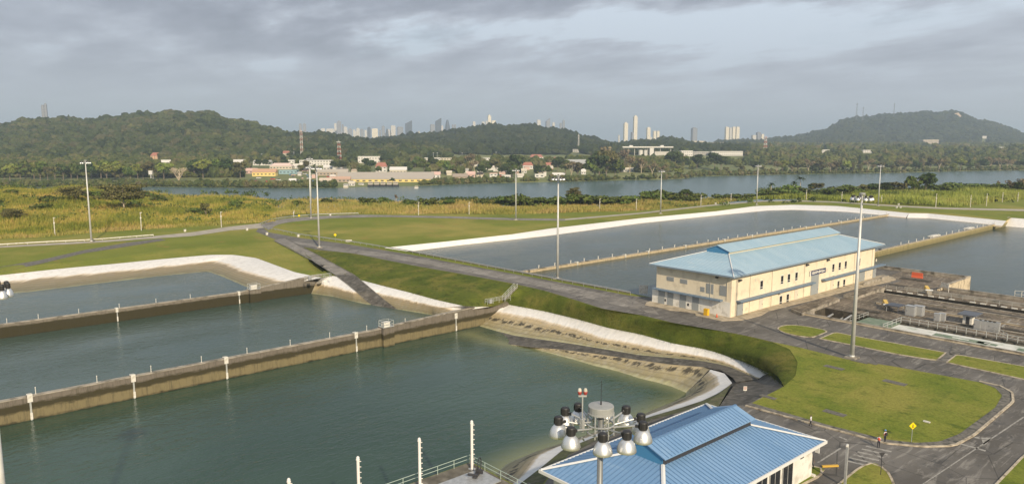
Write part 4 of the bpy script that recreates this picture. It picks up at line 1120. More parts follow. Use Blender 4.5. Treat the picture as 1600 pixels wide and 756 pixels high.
# left gable side
for x0_, x1_, y0_, y1_, m in ((1042.5, 1053, 433.5, 437.5, M_panel), (1063.5, 1074, 437.5, 441.5, M_panel), (1095, 1101, 449, 454.5, M_panel), (1104, 1115, 444.5, 457, M_panel), (1125, 1135.5, 447.5, 460.5, M_panel)):
    a_, c_ = side(x0_, y1_), side(x1_, y0_)
    f = MB().box((-.02, (a_.y + c_.y) / 2, (a_.z + c_.z) / 2), (.1, abs(a_.y - c_.y) + .15, abs(c_.z - a_.z) + .15)).build('louvre', M_frame, t)
    s_ = MB(); n_ = max(3, int(abs(c_.z - a_.z) / .22))
    for i in range(n_): s_.box((-.09, (a_.y + c_.y) / 2, min(a_.z, c_.z) + (i + .5) * abs(c_.z - a_.z) / n_), (.05, abs(a_.y - c_.y), .12))
    s_.build('slats', m, f)
lowc = MB().box((-.03, (side(1019, 470).y + side(1141, 480).y) / 2, 1.85), (.06, side(1019, 470).y - side(1141, 480).y, 3.4)).build('white_dado', M_wall_w, t)
for x0_, x1_ in ((1029, 1038.5), (1043, 1052), (1062.5, 1072), (1082, 1092)):
    a_, c_ = side(x0_, 475), side(x1_, 475)
    MB().box((-.1, (a_.y + c_.y) / 2, 1.75), (.1, abs(a_.y - c_.y), 3.2)).build('roller_door', M_panel, t)
for px in (1039.5, 1075.5):
    a_ = side(px, 474); MB().box((-.08, a_.y, 1.2), (.05, .5, .6)).build('door_sign', M_drk, t)
a_, c_ = side(1023, 457), side(1129.5, 475)
MB().box((-.6, (a_.y + c_.y) / 2, 3.75), (1.2, abs(a_.y - c_.y), .3)).build('canopy', M_canopy, t)
for px, py in ((1032, 453), (1046, 455.5), (1066, 459), (1085.5, 462.5), (1121, 433)):
    p = side(px, py); MB().box((-.3, p.y, p.z), (.5, .6, .3)).build('wall_lamp', M_drk, t)
for px in (1172, 1206, 1256, 1333, 1360):
    p = front(px, 440); MB().tube((p.x, -.1, .2), (p.x, -.1, 9.4), .08, n=6).build('downpipe', M_pale, t)
for px in (1110, 1136):
    p = side(px, 465); MB().tube((-.1, p.y, 3.9), (-.1, p.y, 9.4), .05, n=6).build('conduit', M_pale, t)
# pavement round it
pv_ = L((1008, 477), (1010, 473), (1020, 470), (1150, 470), (1380, 430), (1395, 433.6), (1400, 437), (1390, 440.5), (1335, 452), (1274, 468), (1201, 486), (1190, 493), (1172, 497.5), (1159, 500.5), (1127, 501.5), (1087, 493), (1086, 490), (1062, 486), (1045, 485), (1034, 482), (1024, 479.5), z=0)
M_side = two('beige pavement', (.36, .30, .21), (.47, .40, .29), .8, c3=(.24, .2, .14), s3=.5)
b = MB(); b.prism(pv_, -.05, .15); o = b.build('pavement', M_side); tag(o, kind='structure')
# things by its wall
p = G(1103.5, 492.5, .15)
t = thing('cabinet', 'yellow cabinet against the white wall of the cream building', 'cabinet', tuple(p))
MB().box((0, 0, .75), (.7, 1.1, 1.4)).box((0, 0, 1.5), (.8, 1.2, .1)).build('body', mat('yellow paint', color=(.72, .42, .02), rough=.5), t)
MB().box((-.37, 0, .8), (.03, .9, 1.1)).build('door', mat('yellow door', color=(.62, .36, .02), rough=.5), t)
p = G(1120, 495.5, .15)
t = thing('traffic_cone', 'orange cone on the pavement at the corner of the cream building', 'cone', tuple(p))
M_or = mat('orange plastic', color=(.65, .10, .03), rough=.5)
MB().lathe((0, 0, .04), [(.2, 0), (.05, .85), (0, .86)], 12).build('cone_body', M_or, t); MB().box((0, 0, .02), (.5, .5, .04)).build('base', M_drk, t)
# ------------------------------------------------------------------ lock machinery yard at right
M_dkc = two('near black concrete', (.03, .027, .02), (.07, .06, .045), .6, c3=(.12, .10, .07), s3=.9)  # darkness of the pits put into the colour; the dark plates share it
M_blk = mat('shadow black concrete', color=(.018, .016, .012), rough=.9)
def lined_pit(name, x0, y0, x1, y1, z, mf, top=0.0, mw=None):
    b = MB()
    b.add([(x0, y0, z), (x1, y0, z), (x1, y1, z), (x0, y1, z)], [(0, 1, 2, 3)], 0)
    c = [(x0, y0), (x1, y0), (x1, y1), (x0, y1)]
    for i in range(4):
        p, q = c[i], c[(i + 1) % 4]
        b.add([(p[0], p[1], z), (q[0], q[1], z), (q[0], q[1], top), (p[0], p[1], top)], [(3, 2, 1, 0)], 1)
    return tag(b.build(name, [mf, mw or M_concd]), kind='structure')
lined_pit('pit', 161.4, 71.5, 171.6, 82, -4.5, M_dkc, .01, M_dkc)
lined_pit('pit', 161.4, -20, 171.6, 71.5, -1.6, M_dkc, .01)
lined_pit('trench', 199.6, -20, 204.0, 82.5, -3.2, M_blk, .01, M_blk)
# concrete yard surface on the asphalt
sheet('pavement', [V3(171.9, -60, 0), V3(216.7, -60, 0), V3(216.7, 71.7, 0), V3(237.7, 71.7, 0), V3(237.7, 90, 0), V3(222, 90, 0), V3(222, 84, 0), V3(171.9, 84, 0)],
      [[V3(199.6, 82.5, 0), V3(204.0, 82.5, 0), V3(204.0, -20, 0), V3(199.6, -20, 0)]], .04, M_yard)
def low_wall(name, x0, y0, x1, y1, h, w, label, m=M_conc, z=0.0, cat='wall'):
    t = thing(name, label, cat, (x0, y0, z)); dx, dy = x1 - x0, y1 - y0; Ln = math.hypot(dx, dy); a = math.atan2(dy, dx)
    MB().box((dx / 2, dy / 2, h / 2 - .15), (Ln, w, h + .2), a).build('wall_body', m, t)
    MB().box((dx / 2, dy / 2, h + .03), (Ln + .1, w + .12, .12), a).build('coping', M_conc, t)
    return t
M_bk = two('warm pale concrete', (.50, .42, .29), (.62, .52, .37), .6, c3=(.25, .2, .13), s3=.5)
low_wall('low_wall', 161.1, 82.3, 161.1, -20, .45, .4, 'long low beige curb wall along the front of the pale deck', M_bk)
low_wall('low_wall', 199.3, 81, 199.3, -20, .14, .45, 'long low pale wall along the near side of the dark trench', M_bk)
low_wall('quay_wall', 237.9, 71.8, 237.9, 115, .95, .5, 'weathered quay parapet behind the orange barrier, at the water', M_conc)
low_wall('quay_wall', 216.6, 71.3, 216.6, -40, .8, .5, 'quay parapet beyond the yard at the right edge', M_conc)
# triangular sunlit wall
p0, p1, p2 = G(1517, 456, 0), G(1517, 437, 0), G(1474, 455.5, 0)
t = thing('ramp_wall', 'bright triangular concrete wall at the corner of the quay', 'wall', (237.9, 71.6, 0))
b = MB(); ax = p2.x - 237.9
b.add([(ax, 0, 0), (0, 0, -5), (0, 0, 1.1), (ax, 0, .4), (ax, .5, 0), (0, .5, -5), (0, .5, 1.1), (ax, .5, .4)], [(0, 1, 2, 3), (5, 4, 7, 6), (3, 2, 6, 7), (1, 5, 6, 2), (4, 0, 3, 7)])
b.add([(ax, -.02, -5), (0, -.02, -5), (0, -.02, 1.05), (ax, -.02, .35)], [(0, 1, 2, 3)])
b.build('wall_body', M_bk, t)
MB().box((ax / 2, .25, .95), (abs(ax), .7, .12)).build('coping', M_conc, t)
# vertical quay faces
b = MB(); b.add([(238.05, 71.6, -6), (238.05, 116, -6), (238.05, 116, .02), (238.05, 71.6, .02)], [(0, 1, 2, 3)])
b.add([(217.05, 71.5, -6), (217.05, -60, -6), (217.05, -60, .02), (217.05, 71.5, .02)], [(0, 1, 2, 3)])
tag(b.build('quay', M_concd), kind='structure')
# raised slabs
for px, lab in (([(1236, 482), (1300, 462), (1312, 467), (1253, 489)], 'thick raised concrete slab beside the dark pit, nearest the cream building front'),
                ([(1318, 460), (1366, 446), (1383, 449), (1339, 463.5)], 'thick raised concrete slab at the far end of the cream building front')):
    pts = L(*px, z=.7); c = sum(pts, V3(0, 0, 0)) / 4
    t = thing('concrete_slab', lab, 'slab', (c.x, c.y, 0))
    MB().prism([(p.x - c.x, p.y - c.y) for p in pts], -1.2, .7).build('block', M_conc, t)
    MB().prism([((p.x - c.x) * .96, (p.y - c.y) * .96) for p in pts], .7, .82).build('top_slab', M_yard, t)
# trench: white and black blocks on the far edge
for i in range(14):
    px = 1388 + i * (212 / 13.)
    if i == 7: continue
    y = on_x(px, 455.5 + (px - 1375) * .155, 204.0).y
    o = MB().box((0, 0, .12), (.45, 1.25, .26)).box((0, 0, .27), (.35, 1.1, .06)).build('curb_block', M_white, loc=(204.4, y, 0))
    tag(o, '%s white concrete block from the left along the far side of the trench' % ['first', 'second', 'third', 'fourth', 'fifth', 'sixth', 'seventh', '', 'eighth', 'ninth', 'tenth', 'eleventh', 'twelfth', 'last'][i], 'block', 'white blocks along the trench')
# pipes inside the pit
t = thing('pipe_rack', 'pale pipes and beams crossing the dark pit beside the raised slab', 'pipe', (162, 76, -1.6))
for z, y in ((0, 0), (.5, 2.4), (1.0, -2.0)):
    MB().tube((0, y, z), (9.3, y + 1.5, z), .22, n=10).build('pipe', M_galv, t)
MB().box((4.6, .6, -.2), (.5, 8, .3)).build('beam', M_bk, t)
# decks
M_green = two('pale green deck paint', (.12, .165, .115), (.18, .23, .16), .5, c3=(.24, .26, .2), s3=.6, rough=.7)
M_wdeck = two('worn white deck paint', (.52, .52, .48), (.66, .66, .61), .4, c3=(.38, .42, .35), s3=.35, rough=.75)
def deck(name, x0, y0, x1, y1, z, m, label, cat='deck'):
    t = thing(name, label, cat, (x0, y0, z))
    MB().box(((x1 - x0) / 2, (y1 - y0) / 2, -.12), (x1 - x0, y1 - y0, .24)).build('plating', m, t)
    b = MB(); n = max(2, int((y1 - y0) / 4))
    for i in range(n + 1): b.box(((x1 - x0) / 2, (y1 - y0) * i / n, -.42), (x1 - x0, .25, .35))
    b.build('beams', M_drk, t)
    return t
dg_ = deck('gate_deck', 161.9, 64.5, 171.0, 71.8, -.25, M_green, 'pale green steel deck between two railings beside the mast')
dw_ = deck('gate_deck', 161.9, -15, 169.6, 64.2, -.35, M_wdeck, 'long worn white deck with green patches behind the beige curb')
for y, w, l in ((51.0, 2.4, 10), (46.2, 1.6, 3.5), (36.5, 2.0, 9)):
    MB().box((4.6, y + 15, .02), (w, l, .05)).build('green_patch', M_green, dw_)
    MB().box((4.6, y + 15, .06), (w * .35, l * .3, .05)).build('hatch', M_wdeck, dw_)
def railing(name, p, q, label, h=1.2, gap=2.0, m=M_rail, toe=False, r=.045):
    p, q = Vector(p), Vector(q); d = q - p; n = max(1, min(100, int(d.length / gap)))
    t = thing(name, label, 'railing', tuple(p))
    b = MB()
    for z in (h, h * .55): b.tube((0, 0, z), d + V3(0, 0, z), r, n=6)
    b.build('rail', m, t)
    first = None
    for i in range(n + 1):
        if first is None: first = MB().tube((0, 0, 0), (0, 0, h), r * 1.1, n=6).build('post', m, t)
        else:
            c = first.copy(); COL.objects.link(c); c.parent = t; c.location = d * (i / n)
    return t
railing('railing', (161.9, 71.6, -.25), (171.0, 71.6, -.25), 'short grey railing on the pit side of the green deck')
railing('railing', (161.9, 64.5, -.25), (171.0, 64.5, -.25), 'short grey railing between the green deck and the white deck', r=.06)
railing('railing', (170.6, 64.2, -.1), (170.6, 20, -.1), 'long grey railing along the back of the white deck', 1.3, 1.8, M_rail, r=.055)
railing('railing', (182.0, 52.0, .04), (171.2, 44.0, .04), 'railing crossing the stained yard behind the cabinets', 1.2, 2)
railing('railing', (206, 82, .04), (206, 50, .04), 'grey railing along the far side of the trench', 1.1, 2.5)
# long curbs, pipes and stains of the yard
for i, (x0_, y0_, x1_, y1_, h_, w_, m_, lab) in enumerate(((186, 76, 186, -10, .35, .5, M_bk, 'long pale curb crossing the middle of the stained yard'), (193.5, 70, 193.5, 20, .3, .35, M_conc, 'thin curb between the kiosk and the trench'),
        (178, 60, 178, 30, .25, .3, M_concd, 'dark low curb behind the cabinets'), (208, 78, 208, 40, .9, .3, M_conc, 'stained parapet beyond the trench'), (222, 88, 206, 88, .9, .4, M_conc, 'weathered parapet between the slab and the quay'))):
    low_wall('curb_wall', x0_, y0_, x1_, y1_, h_, w_, lab, m_)
for i, (x_, y_, l_, w_) in enumerate(((176, 74, 6, 2.2), (190, 66, 9, 2.6), (181, 48, 12, 1.6), (195.5, 50, 14, 2.0), (189.5, 38, 10, 2.2), (211, 62, 9, 2.4), (226, 82, 8, 3), (213, 82, 5, 3))):
    o = MB().box((0, 0, .0), (w_, l_, .12)).box((0, 0, .08), (w_ * .8, l_ * .92, .05)).build('cover_plate', M_dkc, loc=(x_, y_, .08))
    tag(o, ['dark plate near the pit edge', 'dark plate before the trench start', 'long narrow dark plate behind the cabinets', 'longest dark plate beside the trench', 'dark plate in the right part of the yard', 'dark plate beyond the trench', 'dark plate in front of the orange barrier', 'dark plate between barrier and trench end'][i], 'cover')
# cabinets, kiosk and other yard things
def cabinet(loc, w, d, h, label, grp=None, m=M_galv):
    t = thing('cabinet', label, 'cabinet', loc, 0, grp)
    MB().box((0, 0, h / 2 + .1), (w, d, h)).box((0, 0, .05), (w * .9, d * .9, .12)).box((0, 0, h + .13), (w * 1.08, d * 1.08, .07)).build('body', m, t)
    dr = MB().box((-w / 2 - .02, 0, h / 2 + .1), (.04, d * .86, h * .86)).build('door', M_frame if m is M_galv else m, t)
    MB().box((-w / 2 - .06, d * .3, h / 2 + .1), (.05, .06, .2)).build('handle', M_drk, dr)
    return t
for px, lab in ((1423, 'left'), (1435, 'right')):
    cabinet(G(px, 493, .04), 1.6, 2.0, 2.2, 'tall grey cabinet, %s one of a pair near the green deck' % lab)
for i, px in enumerate((1527, 1535, 1542.5, 1549, 1556)):
    cabinet(G(px, 514 + i * 1.1, .04), .8, 1.3, 1.9, '%s grey cabinet from the left in the row of five right of the kiosk' % ['first', 'second', 'third', 'fourth', 'fifth'][i], 'row of grey cabinets')
for px, lab in ((1464, 'left'), (1472, 'right')):
    cabinet(G(px, 502, .04), .8, 1.2, 1.7, 'small grey cabinet behind the railing, %s one of two left of the kiosk' % lab)
p = G(1513, 505.5, .04)
t = thing('kiosk', 'small white kiosk with dark flat roof behind the white deck', 'kiosk', tuple(p))
MB().box((0, 0, 1.0), (1.8, 1.8, 2.0)).build('wall', M_white, t); MB().box((.6, 0, 2.15), (4.6, 3.6, .25)).build('roof', mat('slate roof', color=(.10, .11, .13), rough=.6), t)
MB().box((-.92, -.1, .9), (.04, .7, 1.6)).build('door', M_drk, t)
p = G(1398, 486, .04)
t = thing('canopy_shelter', 'dark low canopy on posts beside the green deck', 'shelter', tuple(p))
MB().box((0, 0, 1.5), (3.6, 3.2, .2)).build('roof', mat('slate roof dark', color=(.07, .08, .10), rough=.6), t)
for sx in (-1, 1):
    for sy in (-1, 1): MB().tube((sx * 1.5, sy * 1.3, 0), (sx * 1.5, sy * 1.3, 1.45), .07, n=6).build('post', M_galv, t)
p = G(1433, 434, .04)
t = thing('barrier', 'bright orange plastic water barrier by the quay parapet', 'barrier', tuple(p), math.radians(90))
b = MB(); prof_b = [(-.35, 0), (.35, 0), (.35, .25), (.15, .5), (.12, 1.5), (-.12, 1.5), (-.15, .5), (-.35, .25)]
n = len(prof_b); M_orange = mat('bright orange plastic', color=(.62, .12, .05), rough=.45)
b.add([(-1.5, y, z) for y, z in prof_b] + [(1.5, y, z) for y, z in prof_b], [(i, (i + 1) % n, n + (i + 1) % n, n + i) for i in range(n)] + [tuple(range(n - 1, -1, -1)), tuple(range(n, 2 * n))])
b.build('shell', M_orange, t)
MB().box((0, .0, 1.52), (2.6, .1, .08)).build('top_rib', M_orange, t)
p = G(1476, 455, .04)
t = thing('sign_frame', 'white framed board standing beside the triangular wall', 'sign', tuple(p), math.radians(60))
for s_ in (-1, 1): MB().tube((s_ * 1.3, 0, 0), (s_ * 1.3, 0, 2.3), .08, n=6).build('post', M_white, t)
MB().box((0, 0, 1.6), (2.7, .1, 1.2)).build('board', M_white, t); MB().box((0, -.06, 1.65), (1.6, .02, .5)).build('marking', M_drk, t)
M_yel = mat('worn yellow paint', color=(.55, .38, .10), rough=.6)
for (px, py, s_, lab) in ((1449, 458, 1.0, 'worn yellow machinery block beside the trench end'), (1384, 481, 1.0, 'worn yellow machine with sloping cover beside the dark pit')):
    p = G(px, py, .04)
    t = thing('winch', lab, 'winch', tuple(p), math.radians(35))
    MB().box((0, 0, .4), (3.6, 1.2, .8)).build('base', M_conc, t)
    b = MB(); b.add([(-1.5, -.5, .8), (1.5, -.5, .8), (1.5, .5, .8), (-1.5, .5, .8), (-1.3, -.4, 1.1), (1.4, -.4, 1.8), (1.4, .4, 1.8), (-1.3, .4, 1.1)], [(0, 1, 5, 4), (1, 2, 6, 5), (2, 3, 7, 6), (3, 0, 4, 7), (4, 5, 6, 7)])
    b.build('cover', M_yel, t); MB().tube((-1.2, -.9, 1.0), (-1.2, .9, 1.0), .3, n=12).build('drum', M_galv, t)
p = G(1592, 468, .0)
t = thing('gangway', 'white steel gangway rail at the quay on the right edge', 'gangway', (217.5, p.y - 2, 0), 0)
b = MB()
for z in (0.3, 1.2, 2.1): b.tube((0, 3, z), (0, -8, z + .9), .07, n=6)
for k in range(8): b.tube((0, 3 - k * 1.5, .2 + k * .11), (0, 3 - k * 1.5, 2.2 + k * .12), .06, n=6)
b.build('hand_rail', M_white, t); MB().box((.7, -2.5, .4), (1.4, 11, .15)).build('walkway', M_drk, t)
# bollard-like small white objects and pale lines in the yard
M_line = two('worn white marking', (.26, .25, .225), (.36, .345, .31), 2.0, c3=(.16, .15, .13), s3=1.5)
def marking(px4, z=.026, name='road_marking'):
    pts = L(*px4, z=z); b = MB(); b.add([tuple(p) for p in pts], [(0, 1, 2, 3)])
    o = b.build(name, M_line); 
    if o.data.polygons[0].normal.z < 0: o.data.flip_normals()
    return tag(o, kind='structure')
for q in ([(1564, 510), (1567, 511), (1581, 499), (1579, 498)], [(1584, 508), (1586, 509), (1592, 505), (1590, 504)], [(1469, 486), (1472, 487), (1479, 483), (1477, 482)]): marking(q, .06)
# crosswalk bars
for i in range(6):
    y0_ = 697 + i * 4.5; xo = 1352 - i * 6.5
    marking([(xo, y0_), (xo + 2, y0_ - 1.6), (xo + 42, y0_ + 7.4), (xo + 40, y0_ + 9)])
marking([(1310, 682), (1312, 681), (1324, 686), (1322, 687)]); marking([(1276, 722), (1280, 722), (1315, 700), (1312, 699)])
# lane line, arrow
marking([(1440, 756), (1443, 756), (1600, 652), (1599, 650)]); marking([(1498, 693), (1500, 691.5), (1541, 703), (1539, 704.5)])
marking([(1520, 683), (1531, 681), (1530, 684), (1547, 688)]); marking([(1533, 683), (1550, 683), (1540, 694), (1536, 693)])
def hatchcover(px, py, w=1.6, l=2.2):
    p = hit(px, py)
    o = MB().box((0, 0, .02), (w, l, .06)).box((0, 0, .06), (w * .7, l * .7, .03)).build('manhole_cover', M_gutter, loc=tuple(p)); return o
for i, (px, py, w, l, lab) in enumerate(((1303, 574, 1.3, 3.4, 'flat concrete cover in the lawn, left of the mast base'), (1398, 597.5, 1.5, 3.6, 'dark cover in the middle of the large lawn'), (1200, 620, 1, 2.6, 'small worn cover at the left tip of the large lawn'),
                                ((1304), 645, 1.3, 3.2, 'dark cover in the lawn above the walking person'), (1343, 565, .8, 3, 'narrow cover in the lawn just right of the mast base'), (1357, 566.5, .8, 3, 'second narrow cover in the lawn right of the mast base'))):
    tag(hatchcover(px, py, w, l), lab, 'cover')
# drains crossing the grass strips
for q in ([(1271, 528), (1281, 529.7), (1306, 519), (1297, 517)], [(1463, 563.7), (1479, 566.7), (1496, 554), (1479, 551.3)], [(1483, 554), (1500, 553), (1498, 541), (1488, 541)]):
    pts = L(*q, z=0); b = MB(); b.prism([(p.x, p.y) for p in pts], 0, .10); tag(b.build('path', M_gutter), kind='structure')

# ------------------------------------------------------------------ intake platform with white posts
p = G(735, 722, 0); q = G(790, 757, 0); ex, ey = 54.4, 70.1
MB_ = MB(); MB_.box(((ex - 20) / 2 + 10, ey - 6, -4.6), (ex - 10, 12, 9.3))
plat = thing('intake_platform', 'dark concrete platform with grey steel covers at the edge of the front basin', 'platform', (ex - 22, ey - 6, 0))
MB().box((0, 0, -4.7), (44, 12, 9.44)).build('concrete_body', M_concd, plat)
MB().box((13, 1.5, .09), (17, 4.2, .12)).build('steel_cover', M_galv, plat)
MB().box((12, -2.6, .09), (15, 2.2, .12)).build('steel_cover', M_galv, plat)
MB().box((19.3, -3.5, .09), (3, 1.8, .12)).build('hatch', M_drk, plat)
railing('railing', (10, 69.9, .02), (54.2, 69.9, .02), 'long pale green railing along the water side of the intake platform', 1.1, 2.4, mat('pale green rail', color=(.38, .46, .40), rough=.5), r=.035)
railing('railing', (54.2, 69.9, .02), (54.2, 58, .02), 'pale green railing on the short end of the intake platform', 1.1, 2.4, bpy.data.materials['pale green rail'], r=.035)
M_post = mat('white post paint', color=(.74, .70, .66), rough=.5)
prev = None
for i, (px, py, lab) in enumerate(((737, 656, 'rightmost'), (655, 683, 'second from right'), (559, 712, 'second from left'), (451, 746, 'leftmost'))):
    p = G(px, py, 6.3)
    if prev is None:
        t = thing('vent_post', 'x', 'post', (p.x, p.y, .05)); H_ = 6.25
        MB().tube((0, 0, 0), (0, 0, H_ - .45), .17, .16, 14).lathe((0, 0, H_ - .45), [(.21, 0), (.21, .12), (.14, .16), (.14, .24), (.19, .26), (.1, .42), (0, .45)], 14).build('post', M_post, t, smooth=False)
        MB().box((0, 0, .04), (.7, .7, .08)).build('base_plate', M_galv, t)
        e = V3(SA, -CA, 0)
        for k in range(9): MB().tube(e * .1 + V3(0, 0, .7 + k * .62), e * .34 + V3(0, 0, .7 + k * .62), .045, n=6).build('peg', M_post, t)
        prev = t
    else: t = dup(prev, (p.x, p.y, .05))
    tag(t, 'tall white post with side pegs on the intake platform, %s of four' % lab, 'post', 'white posts on the platform')
# reel and hose by the last post
t = thing('hose_reel', 'black hose coil and dark frame at the foot of the rightmost white post', 'hose reel', (53.4, 67.0, .05), .6)
b = MB()
for k in range(20):
    a0, a1 = k * math.pi / 10, (k + 1) * math.pi / 10
    b.tube((.75 * math.cos(a0), 0, 1.0 + .85 * math.sin(a0)), (.75 * math.cos(a1), 0, 1.0 + .85 * math.sin(a1)), .06, n=6, cap=False)
b.build('hose', M_black, t)
MB().box((-1.2, 0, .3), (1.6, .5, .25)).box((-1.8, .3, .5), (.3, 1.2, .2)).box((-.7, -.2, .5), (.25, .9, .5)).build('frame', M_drk, t)

# ------------------------------------------------------------------ signs, street lamps, small posts
def sign_diamond(px, py_base, py_top, s, label, tilt=0.0, cat='sign', fig=True):
    p = hit(px, py_base); h = z_at(p, py_top) - p.z
    t = thing('road_sign', label, cat, tuple(p), YAW - math.pi / 2)
    MB().tube((0, 0, 0), (0, 0, h), .04, n=6).build('post', M_galv, t)
    b = MB(); c = h - s * .72; r = s * .72
    b.add([(0, -.05, c - r), (r, -.05, c), (0, -.05, c + r), (-r, -.05, c), (0, -.09, c - r), (r, -.09, c), (0, -.09, c + r), (-r, -.09, c)], [(4, 5, 6, 7), (3, 2, 1, 0), (0, 1, 5, 4), (1, 2, 6, 5), (2, 3, 7, 6), (3, 0, 4, 7)])
    pl = b.build('sign_plate', mat('yellow sign', color=(.85, .62, .0), rough=.4), t)
    if fig:
        g_ = MB(); k = s * .35
        g_.box((0, -.1, c + k * .75), (k * .35, .02, k * .35)); g_.box((0, -.1, c + k * .1), (k * .45, .02, k * .85))
        g_.add([(-k * .05, -.11, c - k * .2), (k * .2, -.11, c - k * .2), (k * .55, -.11, c - k * 1.1), (k * .3, -.11, c - k * 1.1)], [(0, 3, 2, 1)])
        g_.add([(-k * .2, -.11, c - k * .2), (k * .05, -.11, c - k * .2), (-k * .2, -.11, c - k * 1.1), (-k * .45, -.11, c - k * 1.1)], [(0, 3, 2, 1)])
        g_.build('pictogram', M_black, pl)
    return t
sign_diamond(1424, 690, 659, .68, 'yellow diamond pedestrian sign on the corner of the large lawn')
sign_diamond(524, 376, 364.5, .85, 'yellow diamond sign beside the embankment road near the slope mast', fig=False)
sign_diamond(467.5, 341.5, 335, .85, 'yellow diamond sign at the bend of the far road', fig=False)
p = G(1376, 741, .1); h = z_at(p, 708)
t = thing('road_sign', 'dark back of a triangular sign on a thin post in the small grass corner', 'sign', tuple(p), YAW - math.pi / 2)
MB().tube((0, 0, 0), (0, 0, h - .2), .045, n=6).build('post', M_drk, t)
b = MB(); b.add([(-.38, 0, h), (.38, 0, h), (0, 0, h - .65), (-.38, .03, h), (.38, .03, h), (0, .03, h - .65)], [(0, 2, 1), (3, 4, 5), (0, 1, 4, 3), (1, 2, 5, 4), (2, 0, 3, 5)]); b.build('sign_plate', M_drk, t)
def flat_sign(px, pyb, pyt, w, hh_, label, red=True):
    p = hit(px, pyb); h = z_at(p, pyt) - p.z
    t = thing('notice_sign', label, 'sign', tuple(p), YAW - math.pi / 2)
    MB().tube((0, 0, 0), (0, 0, h), .035, n=6).build('post', M_galv, t)
    pl = MB().box((0, -.05, h - hh_ / 2), (w, .04, hh_)).build('sign_plate', M_white, t)
    if red:
        MB().box((0, -.08, h - hh_ * .3), (w * .8, .02, hh_ * .18)).box((0, -.08, h - hh_ * .62), (w * .6, .02, hh_ * .12)).build('marking', M_red, pl)
flat_sign(1164, 613, 603, .6, .75, 'small white sign with red marks on the dark ramp platform')
flat_sign(952, 722, 704, .75, 1.0, 'small pale sign with red marks on the white bank behind the big mast')
flat_sign(1005, 462, 445.5, 2.2, 2.2, 'plain white board over the water beside the left end of the cream building', False)
flat_sign(545, 378, 374.5, 2.4, .8, 'low white board on the grass beside the embankment road', False)
# street lamp close to the foreground building
p = G(1320, 760, .02); h = z_at(p, 697)
t = thing('street_lamp', 'grey square street lamp post in front of the crosswalk', 'street lamp', tuple(p))
MB().box((0, 0, h / 2), (.24, .24, h)).build('pole', M_galv, t)
MB().box((0, 0, .1), (.5, .5, .2)).build('base_plate', M_conc, t)
MB().box((0, 0, h + .08), (.55, .3, .16), .4).box((.05, 0, h + .18), (.4, .2, .06), .4).build('lamp_head', M_white, t)
M_sp = two('concrete post', (.45, .42, .35), (.58, .55, .47), 1)
SP = [(86, 368, 340, 1), (221, 360, 332, 0), (346, 355, 331, 0), (654, 336, 316, 0), (733, 335, 316, 0), (937, 328, 311, 0), (994, 329, 311, 0), (1095, 321, 305, 0), (1142, 316, 303, 1), (1259.5, 313, 297, 1), (1315, 315, 300, 0),
      (1377, 318, 306, 0), (1462, 324, 303, 0), (1516, 324, 305, 0), (1541, 322, 303, 0), (1566, 316, 301, 1), (1590, 315, 301, 0), (459, 339, 330, 0)]
ZONE = lambda px: 'in front of the tall grass at left' if px < 400 else 'along the far road in the middle' if px < 1050 else 'near the upper basins' if px < 1350 else 'in front of the bright reeds at right'
ORD = ['first', 'second', 'third', 'fourth', 'fifth', 'sixth', 'seventh', 'eighth', 'ninth', 'tenth', 'eleventh', 'twelfth', 'thirteenth', 'fourteenth', 'fifteenth']
cnt = {}
def nth(k):
    cnt[k] = cnt.get(k, -1) + 1; return ORD[cnt[k]]
for px, pb, pt_, hd in sorted(SP):
    p = hit(px, pb); h = z_at(p, pt_) - p.z
    t = thing('lamp_post', '%s thin lamp post from the left %s' % (nth(ZONE(px)), ZONE(px)), 'lamp post', tuple(p), 0, 'thin lamp posts beyond the basins')
    MB().tube((0, 0, 0), (0, 0, h), .22, .15, 8).build('pole', M_sp, t)
    MB().box((.2, 0, h - .1), (.9, .35, .22)).box((0, 0, h * .7), (.5, .4, .6)).build('lamp_head', M_white, t)
# small white marker blocks
for px, py in sorted(((417, 367), (466, 370), (516, 337), (1118, 319), (1138, 318), (1229, 317), (1264, 311), (1334, 316), (1404, 320.5), (1401, 325), (1407, 325), (1384, 317), (289, 362), (386, 360))):
    p = hit(px, py)
    o = MB().box((0, 0, .45), (.75, .75, .9)).box((0, 0, .95), (.9, .9, .12)).build('marker_block', M_white, loc=tuple(p))
    tag(o, '%s small white marker block from the left %s' % (nth(px < 600), 'near the road junction at left' if px < 600 else 'near the far corner of the upper basins'), 'marker', 'small white marker blocks')
# low yellow kerb block
p = G(1297, 729, .02)
tag(MB().box((0, 0, .14), (.28, 2.1, .2), .95).box((0, 0, .21), (.2, 2.0, .05), .95).build('wheel_stop', mat('yellow kerb', color=(.55, .34, .05), rough=.6), loc=tuple(p)), 'yellow concrete wheel stop on the asphalt near the street lamp', 'wheel stop')
tag(MB().box((0, 0, .12), (.5, .7, .2)).box((0, 0, .24), (.35, .5, .05)).build('utility_cover', M_white, loc=tuple(G(1269, 743, .12))), 'small white cover in the grass beside the foreground building', 'cover')
tag(MB().box((0, 0, .06), (.35, .9, .14)).box((0, 0, .14), (.25, .7, .04)).build('utility_cover', M_white, loc=tuple(G(1448, 659, .1))), 'small white slab in the lawn right of the yellow sign', 'cover')

